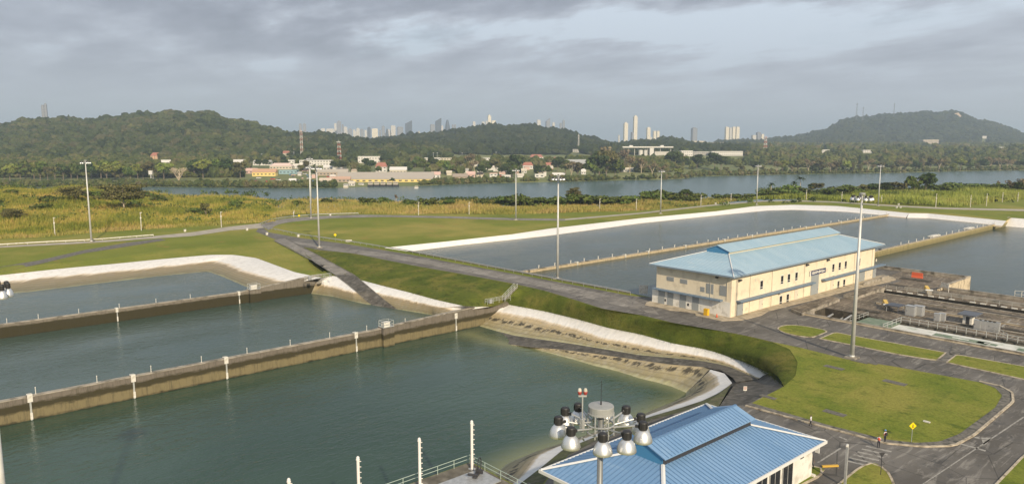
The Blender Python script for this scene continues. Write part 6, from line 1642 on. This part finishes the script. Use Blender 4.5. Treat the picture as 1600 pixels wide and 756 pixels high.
for x0, x1, y, h, hu, cb, lab in ((648, 654, 294.5, 4, WH, CR, 'small white boat by the low spit right of the dark hulls'), (560, 570, 291, 5, WH, WH, 'white boat left of the dark hulled row'), (537, 545, 293.5, 6, CR, WH, 'cream boat moored at the left end of the far quay'), (546, 553, 291.5, 5, WH, YE, 'white boat with yellow cabin at the far quay')): boat(x0, x1, y, h, hu, cb, lab)
# parked containers and vehicles seen as small coloured blocks
rv = random.Random(11); ncar = 0
PAL = [((.50, .08, .05), 'red'), ((.60, .58, .55), 'white'), ((.55, .40, .30), 'tan'), ((.12, .13, .15), 'dark'), ((.10, .22, .40), 'blue'), ((.60, .58, .55), 'white')]
def car_mesh(c, L_=4.6, w=1.9, h=1.6):
    b = MB(); b.box((0, 0, h * .35), (L_, w, h * .45), 0, 0); b.add([(-L_ * .3, -w * .45, h * .57), (L_ * .25, -w * .45, h * .57), (L_ * .25, w * .45, h * .57), (-L_ * .3, w * .45, h * .57), (-L_ * .2, -w * .4, h), (L_ * .12, -w * .4, h), (L_ * .12, w * .4, h), (-L_ * .2, w * .4, h)], [(0, 1, 5, 4), (1, 2, 6, 5), (2, 3, 7, 6), (3, 0, 4, 7), (4, 5, 6, 7)], 1)
    return b
CARS = {}
VX = sorted([rv.uniform(388, 535) for _ in range(34)]) + sorted([rv.uniform(740, 870) for _ in range(12)]); vk = {}
for k in range(46):
    px = VX[k]; y = rv.uniform(271, 284) if k < 34 else rv.uniform(274, 281)
    c, cn = PAL[rv.randrange(len(PAL))]; D = solve(px, y); zb_ = float(hh(np.array([px]), np.array([D]))[0]); 
    if any(a <= px <= b_ and c0_ <= D <= c1_ for a, b_, c0_, c1_ in CLEAR[:len(TOWN)] if c1_ - D < 40): continue
    if cn not in CARS:
        CARS[cn] = car_mesh(c).build('parked_vehicle', [cmat(c), cmat((.05, .06, .07))]); o = CARS[cn]
    else: o = CARS[cn].copy(); COL.objects.link(o)
    o.location = at_dist(px, D, zb_); o.rotation_euler = (0, 0, rv.uniform(0, 3.1)); o.scale = (1.4, 1.4, 1.5)
    vz = (cn, 'among the far waterfront sheds' if k < 34 else 'by the far shore road'); vk[vz] = vk.get(vz, -1) + 1
    tag(o, '%s %s vehicle from the left parked %s' % (ORD[min(vk[vz], 14)], cn, vz[1]), 'vehicle', 'vehicles parked in the far town')

# ------------------------------------------------------------------ woods
def ico(sub):
    bm = bmesh.new(); bmesh.ops.create_icosphere(bm, subdivisions=sub, radius=1.0)
    V = np.array([v.co[:] for v in bm.verts]); Fc = np.array([[v.index for v in f.verts] for f in bm.faces]); bm.free(); return V, Fc
I1, I2 = ico(1), ico(2)
def canopy(name, px, D, r, sub, m, label, zadd=0.35, sq=.62):
    Vt, Ft = I2 if sub == 2 else I1
    n = len(px); X, Y = plan(px, D); Z = hh(px, D)
    ang = rng.uniform(0, 6.28, n); c, s_ = np.cos(ang), np.sin(ang)
    jit = rng.uniform(.6, 1.35, (n, len(Vt), 1)) if sub == 2 else rng.uniform(.72, 1.25, (n, len(Vt), 1))
    P = Vt[None] * jit; rx = P[..., 0] * c[:, None] - P[..., 1] * s_[:, None]; ry = P[..., 0] * s_[:, None] + P[..., 1] * c[:, None]
    hs = rng.uniform(.6, 1.7, n) * sq
    V = np.stack([X[:, None] + rx * r[:, None], Y[:, None] + ry * r[:, None], Z[:, None] + (P[..., 2] * hs[:, None] + zadd + hs[:, None] * .4) * r[:, None]], -1).reshape(-1, 3)
    Fc = (Ft[None] + (np.arange(n) * len(Vt))[:, None, None]).reshape(-1, 3)
    return tag(np_mesh(name, V, Fc, m), label, None, None, 'stuff')
def keep(px, D, extra=None):
    k = np.ones(len(px), bool)
    for a, b_, c_, d_ in CLEAR: k &= ~((px > a) & (px < b_) & (D > c_) & (D < d_))
    y = 218 + (EYE - hh(px, D)) * F_PX / D
    town = ((px > 383) & (px < 690) & (y > 252)) | ((px > 690) & (px < 800) & (y > 268)) | ((px > 800) & (px < 880) & (y > 262))
    k &= ~(town & (rng.random(len(px)) > np.where((px > 536) & (px < 690) & (y > 262), .03, .10)))
    k &= ~((px > 240) & (px < 400) & (y > 277))
    k &= ~((px > 1060) & (px < 1250) & (y > 258) & (rng.random(len(px)) > .12))
    return k
def scatter(n, x0, x1, fD0, fD1):
    px = rng.uniform(x0, x1, n); u = rng.random(n); D0, D1 = fD0(px), fD1(px)
    return px, np.sqrt(D0 ** 2 + u * (D1 ** 2 - D0 ** 2))
# left hill and middle hill slopes
px, D = scatter(20000, -140, 700, lambda p: np.full(len(p), 1450.), lambda p: np.full(len(p), 2420.)); k = keep(px, D); px, D = px[k], D[k]
canopy('hill_forest', px, D, 4.5 + 9 * rng.random(len(px)) ** 1.8, 2, M_for1, 'dense green forest covering the long hill at left')
px, D = scatter(24000, 460, 1170, lambda p: np.full(len(p), 1950.), lambda p: np.full(len(p), 3080.)); k = keep(px, D); px, D = px[k], D[k]
canopy('hill_forest', px, D, 6 + 11 * rng.random(len(px)) ** 1.8, 1, M_for2, 'dark forest covering the middle hill in front of the skyline')
px, D = scatter(15000, 1120, 1760, lambda p: np.full(len(p), 3700.), lambda p: np.full(len(p), 5080.)); k = keep(px, D); px, D = px[k], D[k]
canopy('hill_forest', px, D, rng.uniform(12, 24, len(px)), 1, M_for2, 'hazy dark forest covering the right hill')
px, D = scatter(26000, -160, 1760, lambda p: shore(p) + 130, lambda p: np.where(p > 1050, 3700, 1500.)); k = keep(px, D); px, D = px[k], D[k]
canopy('woodland', px, D, rng.uniform(4.0, 8.5, len(px)) * np.sqrt(np.maximum(D, 1000) / 1400), 2, M_for3, 'mixed woodland on the plain beyond the canal', .5, .75)
px = rng.uniform(-150, 1760, 2600); D = shore(px) + rng.uniform(2, 14, len(px)); k = ~(((px > 520) & (px < 655)) | ((px > 800) & (px < 860) & (rng.random(len(px)) > .2)) | ((px > 955) & (px < 1035) & (rng.random(len(px)) > .2))); px, D = px[k], D[k]
canopy('mangrove_fringe', px, D, rng.uniform(1.6, 4.2, len(px)), 2, M_for3, 'low green bushes lining the far shore', .4, .8)
# exposed quarry face on the right hill
p = at_dist(1494, 4640, float(hh(np.array([1494.]), np.array([4640.]))[0]) + 6)
b = MB(); b.add([(-26, 0, -34), (24, 0, -38), (30, 14, 8), (8, 20, 36), (-12, 18, 30), (-24, 12, 6), (-26, 40, -34), (24, 40, -38), (8, 60, 30)], [(0, 1, 2, 3, 4, 5), (1, 7, 8, 3, 2), (0, 5, 4, 8, 6)])
o = b.build('rock_face', two('bare rock', (.36, .28, .20), (.5, .4, .3), .03), loc=tuple(p)); o.rotation_euler = (0, 0, YAW - math.pi / 2); tag(o, kind='structure'); o.scale = (1.2, 1, 1.2)

# ------------------------------------------------------------------ single trees
def crown_mesh(n, size, lobes, leaf, mseed, flat=1.0, base=0.25):
    """leaf sized faces spread through several lobes; unit: metres, trunk foot at 0"""
    r = np.random.default_rng(mseed); W_, H_ = size
    C = []
    for i in range(lobes):
        a = r.uniform(0, 6.28); q = r.uniform(0.1, .62); C.append((math.cos(a) * W_ / 2 * q, math.sin(a) * W_ / 2 * q, H_ * (base + (1 - base) * r.uniform(.25, .82)), W_ / 2 * r.uniform(.32, .52)))
    C = np.array(C); k = r.integers(0, lobes, n)
    d = r.normal(size=(n, 3)); d /= np.linalg.norm(d, axis=1)[:, None]; rad = r.uniform(.55, 1.05, n) ** .6
    P = C[k, :3] + d * rad[:, None] * C[k, 3][:, None] * np.array([1, 1, .55 * flat])
    P[:, 2] = np.maximum(P[:, 2], H_ * base * .7)
    t1 = r.normal(size=(n, 3)) + d * .2; t1 /= np.linalg.norm(t1, axis=1)[:, None]; t2 = np.cross(t1, d + r.normal(size=(n, 3)) * .5); t2 /= np.linalg.norm(t2, axis=1)[:, None] + 1e-9
    s_ = leaf * r.uniform(.6, 1.5, n)[:, None]
    V = np.stack([P - t1 * s_, P + t2 * s_ * .7, P + t1 * s_, P - t2 * s_ * .7], 1).reshape(-1, 3); Fc = (np.arange(n)[:, None] * 4 + np.arange(4)[None])
    return V, Fc
def trunk_mb(H_, r0, W_, seed, nb=6, top=.62):
    r = random.Random(seed); b = MB(); b.tube((0, 0, -.4), (0, 0, H_ * top * .6), r0, r0 * .7, 7)
    for i in range(nb):
        a = i * 6.28 / nb + r.uniform(-.4, .4); z0 = H_ * top * r.uniform(.35, .6); e = V3(math.cos(a) * W_ * r.uniform(.2, .36), math.sin(a) * W_ * r.uniform(.2, .36), H_ * r.uniform(.6, .85))
        m_ = V3(e.x * .45, e.y * .45, z0 + (e.z - z0) * .6); b.tube((0, 0, z0), m_, r0 * .5, r0 * .3, 5, cap=False); b.tube(m_, e, r0 * .3, r0 * .12, 5, cap=False)
        for _ in range(2):
            q = e + V3(r.uniform(-1, 1) * W_ * .12, r.uniform(-1, 1) * W_ * .12, H_ * .1 * r.random()); b.tube(m_, q, r0 * .2, r0 * .08, 4, cap=False)
    return b
def make_tree(name, W_, H_, lobes, n, leaf, m, seed, flat=1.0, base=.25, bark=None, r0=.25):
    t = thing(name, 'x', 'tree'); V, Fc = crown_mesh(n, (W_, H_), lobes, leaf, seed, flat, base)
    if n: c = np_mesh('crown', V, Fc, m); c.parent = t
    trunk_mb(H_, r0, W_, seed).build('trunk', bark or M_bark, t)
    return t
TT = {'dark': make_tree('broadleaf_tree', 9, 9, 8, 700, .55, M_leafd, 1, r0=.22), 'green': make_tree('broadleaf_tree', 9, 8.5, 8, 700, .55, M_leafm, 2, r0=.22), 'yellow': make_tree('broadleaf_tree', 9, 8.5, 7, 650, .55, M_leafy, 3, r0=.22),
      'olive': make_tree('broadleaf_tree', 8.5, 9, 7, 600, .55, M_leafo, 4, r0=.22), 'brown': make_tree('dry_tree', 8, 9, 6, 280, .42, M_leafb, 5, r0=.2, bark=M_barkp), 'bush': make_tree('bush', 6, 3.6, 8, 600, .32, M_leafm, 6, base=.05, r0=.1), 'dbush': make_tree('bush', 6, 3.6, 8, 600, .32, foliage('hedge leaves', (.045, .068, .014), (.075, .10, .022), (.115, .13, .03)), 7, base=.05, r0=.1),
      'acacia': make_tree('spreading_tree', 19, 9.5, 24, 3600, .30, M_leafo, 8, flat=.28, base=.22, bark=M_barkp, r0=.26)}
used = set()
CW = {'dark': 'dark green', 'green': 'mid green', 'yellow': 'yellow green', 'olive': 'olive', 'brown': 'dry brown', 'bush': 'green', 'dbush': 'dark green', 'acacia': 'olive'}
def put(kind, p, sc, label, group=None, rz=None):
    src = TT[kind]; rz = rng.uniform(0, 6.28) if rz is None else rz
    if kind not in used: used.add(kind); t = src; t.location = p; t.rotation_euler = (0, 0, rz); t.scale = (sc if not isinstance(sc, (int, float)) else (sc,) * 3); t['label'] = label
    else: t = dup(src, p, rz, label, None, sc)
    if group: t['group'] = group
    t['category'] = 'bush' if 'bush' in kind else 'tree'
    return t
BIG = {'dark': 9, 'green': 8.5, 'yellow': 8.5, 'olive': 9, 'brown': 9, 'bush': 3.6, 'dbush': 3.6, 'acacia': 8.5}
def far_zone(px):
    for lim, s_ in ((130, 'at the far left, under the left hill'), (260, 'left of the bare pale tree'), (390, 'right of the bare pale tree'), (700, 'in the far town'), (800, 'right of the long brown roof'), (940, 'around the grey warehouse'), (1100, 'between grey warehouse and open meadow'), (1250, 'on the open far meadow'), (1420, 'below the left slope of the right hill'), (2000, 'below the right slope of the right hill')):
        if px < lim: return s_
# far shore trees
FT = []
for px in np.arange(2, 380, 11.5):
    if 262 < px < 292: continue
    FT.append((px + rng.uniform(-3, 3), 283 + rng.uniform(-4, 0) - (4 if px > 300 else 0), rng.uniform(17, 25), rng.choice(['yellow', 'green', 'yellow', 'olive', 'dark', 'green'] if px < 330 else ['green', 'dark', 'olive'])))
for px, y, h, k in ((535, 268, 15, 'dark'), (522, 266, 13, 'dark'), (570, 262, 13, 'dark'), (579, 266, 14, 'dark'), (590, 271, 10, 'green'), (443, 262, 12, 'dark'), (404, 262, 12, 'dark'), (414, 262, 12, 'dark'), (600, 282, 7, 'green'), (612, 285, 7, 'dark'), (476, 268, 14, 'olive'), (468, 272, 12, 'olive'), (648, 262, 14, 'green'),
                    (662, 270, 18, 'green'), (675, 266, 18, 'dark'), (690, 270, 17, 'yellow'), (702, 272, 16, 'green'), (716, 268, 14, 'olive'), (735, 266, 22, 'brown'), (750, 276, 16, 'dark'), (741, 270, 16, 'brown'), (762, 270, 14, 'green'), (775, 270, 18, 'olive'), (790, 276, 18, 'dark'), (800, 277, 16, 'green'), (808, 272, 26, 'dark'),
                    (842, 275, 15, 'dark'), (858, 273, 12, 'green'), (872, 268, 20, 'dark'), (884, 272, 18, 'green'), (893, 278, 22, 'brown'), (903, 278, 20, 'olive'), (937, 282, 38, 'dark'), (948, 282, 36, 'olive'), (930, 284, 26, 'green'), (962, 279, 26, 'green'), (945, 262, 28, 'brown'), (975, 262, 24, 'brown'), (985, 270, 22, 'brown'), (1003, 270, 20, 'brown'), (1020, 276, 18, 'brown'), (1036, 275, 14, 'brown'),
                    (1050, 262, 22, 'dark'), (1066, 262, 20, 'green'), (1090, 264, 20, 'dark'), (1118, 264, 22, 'dark'), (1128, 266, 20, 'dark'), (1062, 278, 13, 'yellow'), (1118, 275, 10, 'green'), (1136, 275, 10, 'olive'), (1160, 272, 11, 'olive'), (1194, 271, 10, 'olive'), (1228, 271, 10, 'green'), (1180, 268, 14, 'dark')):
    FT.append((px, y, h, k))
for px in np.arange(1215, 1620, 12.0): FT.append((px + rng.uniform(-4, 4), float(np.interp(px, SHX, SHY)) - 1, rng.uniform(9, 19), rng.choice(['olive', 'green', 'olive', 'yellow', 'brown', 'dark'])))
FT.sort(key=lambda q: float(q[0])); fcnt = {}
ORW = ORD
for px, y, h, k in FT:
    D = solve(px, y) if y < float(np.interp(px, SHX, SHY)) - .3 else float(shore(px)) + 8
    z = float(hh(np.array([px]), np.array([D]))[0]); p = at_dist(px, D, z - .3); k = str(k); kz = (k, far_zone(px)); fcnt[kz] = fcnt.get(kz, -1) + 1
    put(k, p, h * D / F_PX / BIG[k] * 1.3, '%s %s tree from the left, %s' % (ORD[min(fcnt[kz], 14)], CW[k], kz[1]), 'trees beyond the canal')
# the bare pale tree
D = solve(276, 283); z = float(hh(np.array([276.]), np.array([D]))[0]); p = at_dist(276, D, z - .3); H_ = 25 * D / F_PX
t = thing('bare_tree', 'bare pale branching tree standing alone on the far shore meadow', 'tree', tuple(p))
b = MB(); r_ = random.Random(5)
def grow(p0, d, ln, r, lv):
    p1 = p0 + d * ln; b.tube(p0, p1, r, r * .65, 6, cap=False)
    if lv: 
        for _ in range(3 if lv > 1 else 4): grow(p1, (d + V3(r_.uniform(-.9, .9), r_.uniform(-.9, .9), r_.uniform(-.1, .5))).normalized(), ln * r_.uniform(.6, .8), r * .6, lv - 1)
for k_ in range(6):
    a = k_ * 1.05; grow(V3(0, 0, H_ * .12), V3(math.cos(a) * .55, math.sin(a) * .55, .8).normalized(), H_ * .33, H_ * .035, 3)
b.tube((0, 0, -.5), (0, 0, H_ * .16), H_ * .06, H_ * .045, 8); b.build('branches', M_barkp, t)
# near side: acacia, bushes, trees at the edge of the fields
def near_put(kind, px, yb, yt, label, wide=None, group='bushes and trees at the near canal edge'):
    p = hit(px, yb); h = z_at(p, yt) - p.z; s_ = h / BIG[kind]
    return put(kind, p - V3(0, 0, .2), (s_ * (wide or 1), s_ * (wide or 1), s_), label, group)
near_put('acacia', 194, 331, 288, 'wide spreading tree with pale branches in the tall grass near the leftmost mast', 1.05)
near_put('acacia', 22, 347, 326, 'low spreading tree at the left edge in the tall grass', 1.0)
near_put('acacia', 120, 318, 291, 'flat topped tree left of the wide spreading tree', 1.0)
near_put('olive', 322, 340, 316, 'small sparse tree in the orange grass right of the spreading tree', .8)
near_put('acacia', 899, 318, 293, 'tall sparse tree above the hedge right of the second tallest mast', .55)
near_put('dark', 1070, 313, 293.5, 'dark rounded tree by the canal between two masts', 1.3)
near_put('dark', 1446, 301, 267, 'large dark tree standing above the canal edge at right', 1.0)
near_put('green', 1428, 303, 274, 'green tree directly left of the large dark tree', .95)
near_put('olive', 1276, 302, 285, 'leafy tree right of the palms', 1.5); near_put('dark', 1268, 300, 284, 'dark feathery tree right of the palms', .9)
near_put('brown', 1598, 302, 277, 'brown dry tree at the right edge', 1.2); near_put('brown', 1578, 303, 280, 'dry tree second from the right edge', .8); near_put('brown', 1559, 298, 281, 'thin pale bare tree above the reeds', .5)
near_put('brown', 619, 318, 302, 'small leafless tree above the hedge in the middle', .5)
NB = [(14, 306, 297, 'bush'), (150, 312, 296, 'dbush'), (230, 310, 299, 'bush'), (250, 318, 305, 'bush'), (512, 318, 310, 'dbush'), (575, 318, 308, 'dbush'), (603, 317, 309, 'bush'), (640, 319, 311, 'dbush'), (672, 320, 309, 'dbush'), (700, 321, 312, 'bush'), (755, 320, 311, 'dbush'), (792, 320, 306, 'bush'),
      (812, 321, 303, 'dbush'), (838, 320, 308, 'bush'), (858, 320, 308, 'dbush'), (880, 321, 306, 'dbush'), (908, 319, 301, 'dbush'), (918, 320, 304, 'dbush'), (940, 320, 306, 'dbush'), (957, 320, 305, 'dbush'), (975, 320, 306, 'bush'), (1008, 316, 303, 'bush'), (1020, 316, 300, 'bush'), (1035, 314, 296, 'dbush'), (1046, 314, 299, 'dbush'), (1062, 313, 301, 'bush'), (1082, 314, 302, 'bush'),
      (1127, 312, 303, 'dbush'), (1152, 312, 303, 'bush'), (1165, 311, 303, 'bush'), (1196, 308, 298, 'dbush'), (1210, 309, 297, 'bush'), (1222, 308, 293, 'bush'), (1234, 308, 290, 'bush'), (1246, 307, 292, 'dbush'), (1256, 307, 294, 'bush'), (1290, 306, 293, 'dbush'), (1304, 305, 291, 'bush'), (1316, 305, 291, 'dbush'), (1332, 304, 290, 'bush'), (1350, 303, 289, 'olive'), (1362, 303, 286, 'dark'), (1380, 302, 284, 'dark'), (1396, 301, 285, 'olive'), (1410, 302, 286, 'olive'),
      (1466, 299, 287, 'dbush'), (1480, 298, 286, 'bush'), (1496, 297, 286, 'dbush'), (1512, 297, 287, 'bush'), (1530, 296, 287, 'dbush'), (1546, 296, 287, 'dbush'), (1566, 297, 286, 'dbush'), (1588, 302, 283, 'dark'), (60, 330, 318, 'bush'), (300, 335, 325, 'bush'), (80, 318, 305, 'dbush'), (365, 323, 314, 'bush'), (470, 322, 314, 'bush')]
nz = {}
for px, yb, yt, k in NB:
    zn = 'in the tall grass at left' if px < 420 else 'in the hedge left of the second tallest mast' if px < 872 else 'in the hedge right of the second tallest mast' if px < 1000 else 'by the canal near the far grey masts' if px < 1190 else 'around the two palms' if px < 1300 else 'left of the large dark tree' if px < 1420 else 'above the bright reeds at right'
    nz[zn] = nz.get(zn, -1) + 1
    near_put(k, px, yb + 1, yt - 1.5, '%s %s %s from the left %s' % (ORD[min(nz[zn], 14)], CW[k], 'bush' if 'bush' in k else 'tree', zn), 1.75 if 'bush' in k else 1.4)
# palms
def palm(px, yb, yt, label):
    p = hit(px, yb); H_ = z_at(p, yt) - p.z
    t = thing('palm_tree', label, 'palm', tuple(p)); b = MB(); b.tube((0, 0, -.2), (.3, 0, H_ * .82), .28, .18, 8); b.build('trunk', M_barkp, t)
    c = MB(); r = random.Random(px)
    for k in range(18):
        a = k * 2.4; el = r.uniform(-.2, 1.1); Ln = H_ * .27 + 1.2; pr = V3(.3, 0, H_ * .82); d = V3(math.cos(a) * math.cos(el), math.sin(a) * math.cos(el), math.sin(el))
        sd = V3(-math.sin(a), math.cos(a), 0)
        for s_ in range(5):
            nx_ = pr + d * (Ln / 5); w0, w1 = .5 * math.sin(.5 + s_ * .55), .5 * math.sin(.5 + (s_ + 1) * .55) * (s_ < 4)
            c.add([pr - sd * w0 - V3(0, 0, .15), pr, nx_, nx_ - sd * w1 - V3(0, 0, .15)], [(0, 1, 2, 3)]); c.add([pr, pr + sd * w0 - V3(0, 0, .15), nx_ + sd * w1 - V3(0, 0, .15), nx_], [(0, 1, 2, 3)])
            pr = nx_; d = (d + V3(0, 0, -.32)).normalized()
    c.build('crown', M_leafd, t)
palm(1204, 306, 284, 'palm standing at the left end of the bushes by the canal'); palm(1249.5, 303, 273.5, 'tallest palm, rising above the bushes against the canal'); palm(1240, 303, 283, 'palm half hidden left of the tallest palm')

# ------------------------------------------------------------------ tall grass fields
def tufts(name, pts, hts, nb, bw, m, label):
    """clumps of bent blades; pts (n,3)"""
    n = len(pts); k = nb; a = rng.uniform(0, 6.28, (n, k)); lean = rng.uniform(.05, .55, (n, k)); h = hts[:, None] * rng.uniform(.55, 1.15, (n, k))
    off = rng.normal(0, .35, (n, k, 2)); dx, dy = np.cos(a), np.sin(a)
    bx_, by_ = pts[:, None, 0] + off[..., 0], pts[:, None, 1] + off[..., 1]; z = np.repeat(pts[:, 2][:, None], k, 1) - .1
    w = bw * rng.uniform(.6, 1.4, (n, k))
    p0 = np.stack([bx_ - dy * w, by_ + dx * w, z], -1); p1 = np.stack([bx_ + dy * w, by_ - dx * w, z], -1)
    tip = np.stack([bx_ + dx * lean * h, by_ + dy * lean * h, z + h], -1)
    V = np.stack([p0, p1, tip], 2).reshape(-1, 3); Fc = np.arange(n * k * 3).reshape(-1, 3)
    return tag(np_mesh(name, V, Fc, m), label, None, None, 'stuff')
def reed_mat(name, a_, b_, c_, d_):
    def bb(n, l, p):
        g_ = n.new('ShaderNodeNewGeometry').outputs['Random Per Island']; co = objco(n)
        v = maths(n, l, 'ADD', maths(n, l, 'MULTIPLY', g_, .4), maths(n, l, 'MULTIPLY', ramp(n, l, noise(n, l, co, .028, 7, .72), [(.40, 0.), (.60, 1.)]), .6))
        l.new(ramp(n, l, v, [(0., a_), (.35, b_), (.65, c_), (1., d_)]), p.inputs['Base Color'])
    return mat(name, bb, rough=.85, spec=.15)
M_reed = reed_mat('tall grass', (.075, .11, .016), (.16, .185, .028), (.32, .285, .055), (.46, .30, .11))
M_reed2 = reed_mat('dry tall grass', (.16, .17, .035), (.26, .25, .06), (.36, .29, .09), (.38, .26, .12))
M_reed3 = reed_mat('bright reeds', (.07, .09, .02), (.24, .29, .05), (.34, .37, .08), (.30, .27, .08))
def field(name, n, lo, hi, h0, h1, m, label, nb=6, bw=.16, base_z=0):
    """lo/hi: image lines between which the grass stands (near, far)"""
    x0, x1 = lo[0][0], lo[-1][0]; px = rng.uniform(x0, x1, int(n * 1.0))
    ya = np.interp(px, [q[0] for q in lo], [q[1] for q in lo]); yb = np.interp(px, [q[0] for q in hi], [q[1] for q in hi])
    Da, Db = EYE * F_PX / (ya - 218), EYE * F_PX / (yb - 218); u = rng.random(len(px)); D = np.sqrt(Da ** 2 + u * (Db ** 2 - Da ** 2))
    y = 218 + EYE * F_PX / D
    P = np.array([tuple(G(a, c, 0)) for a, c in zip(px, y)])
    e_ = np.clip(np.minimum(px - x0, x1 - px) / 45.0 + (0.25 if x0 > 0 else .2), .2, 1)
    hh_ = rng.uniform(h0, h1, len(px)) * (1 + .45 * np.sin(P[:, 0] * .09) * np.sin(P[:, 1] * .07)) * e_
    P[:, 2] += rise(P[:, 0], P[:, 1])
    P[:, 2] += (1.2 if x0 > 0 else .6) * np.clip(np.sin(P[:, 0] * .045 + 1) * np.sin(P[:, 1] * .05 + 2), 0, 1)
    return tufts(name, P, hh_, nb, bw, m, label)
field('tall_grass', 30000, [(-30, 371), (60, 368), (200, 357), (430, 345)], [(-30, 308), (200, 306), (430, 312)], 1.6, 3.2, M_reed, 'yellow green tall grass filling the field at left')
field('tall_grass', 3500, [(-30, 374), (60, 371), (200, 360), (430, 347)], [(-30, 366), (60, 363), (200, 353), (430, 342)], .7, 1.6, M_reed2, 'fringe of straw coloured grass at the foot of the field')
field('tall_grass', 15000, [(420, 344), (480, 334), (800, 335), (1000, 329), (1180, 313)], [(420, 313), (800, 319), (1000, 317), (1180, 309)], .8, 2.4, M_reed2, 'band of dry golden grass along the far road')
field('tall_grass', 14000, [(1170, 312), (1260, 311), (1400, 320), (1500, 324), (1560, 315), (1640, 308)], [(1170, 307), (1260, 305), (1400, 303), (1500, 300), (1560, 300), (1640, 300)], 1.8, 3.8, M_reed3, 'bright green reeds on the low rise at right')
# rough grass on the steep slopes
n = 26000; A_ = []
for cr, tl in GRS:
    a_, b2 = smoothed(resample(cr, 300), 2), smoothed(resample(tl, 300), 2); k = n // 2; i = rng.integers(0, 300, k); u = rng.random((k, 1))
    A_.append(a_[i] * (1 - u) + b2[i] * u + np.c_[rng.normal(0, .25, (k, 2)), np.zeros(k)])
A_ = np.concatenate(A_)
tufts('slope_grass', A_[::2], rng.uniform(.06, .2, len(A_[::2])), 4, .05, reed_mat('slope grass', (.05, .08, .012), (.08, .115, .018), (.12, .145, .028), (.17, .165, .045)), 'rough longer grass on the steep embankment slopes')

# scrub growing through the tall grass
def scrub(name, n, x0, x1, ya, yb, m, label, r0=1.0, r1=2.6):
    px = rng.uniform(x0, x1, n); y = rng.uniform(ya, yb, n); cl = np.sin(px * .05) * np.sin(y * .35 + px * .02) > rng.uniform(-.6, .8, n); px, y = px[cl], y[cl]
    P = np.array([tuple(G(a, c, 0)) for a, c in zip(px, y)]); P[:, 2] += rise(P[:, 0], P[:, 1]); k = 26; r = rng.uniform(r0, r1, len(P))
    d = rng.normal(size=(len(P), k, 3)); d /= np.linalg.norm(d, axis=2)[..., None]; d[..., 2] = np.abs(d[..., 2])
    C = P[:, None] + d * r[:, None, None] * rng.uniform(.5, 1.05, (len(P), k, 1)) * np.array([1.3, 1.3, 1.25]) + np.array([0, 0, .3])
    t1 = rng.normal(size=(len(P), k, 3)); t1 /= np.linalg.norm(t1, axis=2)[..., None]; t2 = np.cross(t1, rng.normal(size=t1.shape)); t2 /= np.linalg.norm(t2, axis=2)[..., None]
    q = rng.uniform(.25, .6, (len(P), k, 1))
    V = np.stack([C - t1 * q, C + t2 * q, C + t1 * q, C - t2 * q], 2).reshape(-1, 3); return tag(np_mesh(name, V, np.arange(len(V)).reshape(-1, 4), m), label, None, None, 'stuff')
scrub('scrub', 900, -20, 420, 301, 350, M_leafm, 'low green scrub growing through the tall grass at left')
scrub('scrub', 400, -20, 420, 300, 335, M_leafd, 'dark scrub patches in the tall grass at left')
scrub('scrub', 420, 420, 1180, 312, 324, M_leafm, 'low scrub behind the golden grass band')
scrub('scrub', 380, 1190, 1580, 300, 318, M_leafd, 'dark scrub between the bright reeds at right', .8, 1.8)
scrub('scrub', 1500, 690, 1010, 314, 320, M_leafd, 'dense dark undergrowth of the hedge in the middle', 1.2, 2.6)
scrub('scrub', 1700, 1185, 1430, 299, 308, M_leafm, 'dense undergrowth under the trees by the canal', 1.4, 3.2)
scrub('scrub', 900, 1430, 1610, 294, 300, M_leafm, 'dense undergrowth above the reeds at right', 1.4, 3.0)
hz_m = bpy.data.materials.new('haze'); hz_m.use_nodes = True
hn = hz_m.node_tree.nodes; hn.clear()
pv = hn.new('ShaderNodeVolumePrincipled'); ou = hn.new('ShaderNodeOutputMaterial')
hz_m.node_tree.links.new(pv.outputs[0], ou.inputs['Volume'])
pv.inputs['Color'].default_value = (.68, .80, .96, 1); pv.inputs['Density'].default_value = 0.00012; pv.inputs['Anisotropy'].default_value = 0.2
b = MB(); b.box((c0.x, c0.y, 199), (2 * R_ + 2000, 2 * R_ + 2000, 442)); o = b.build('haze', hz_m); tag(o, kind='stuff')
o.visible_shadow = True
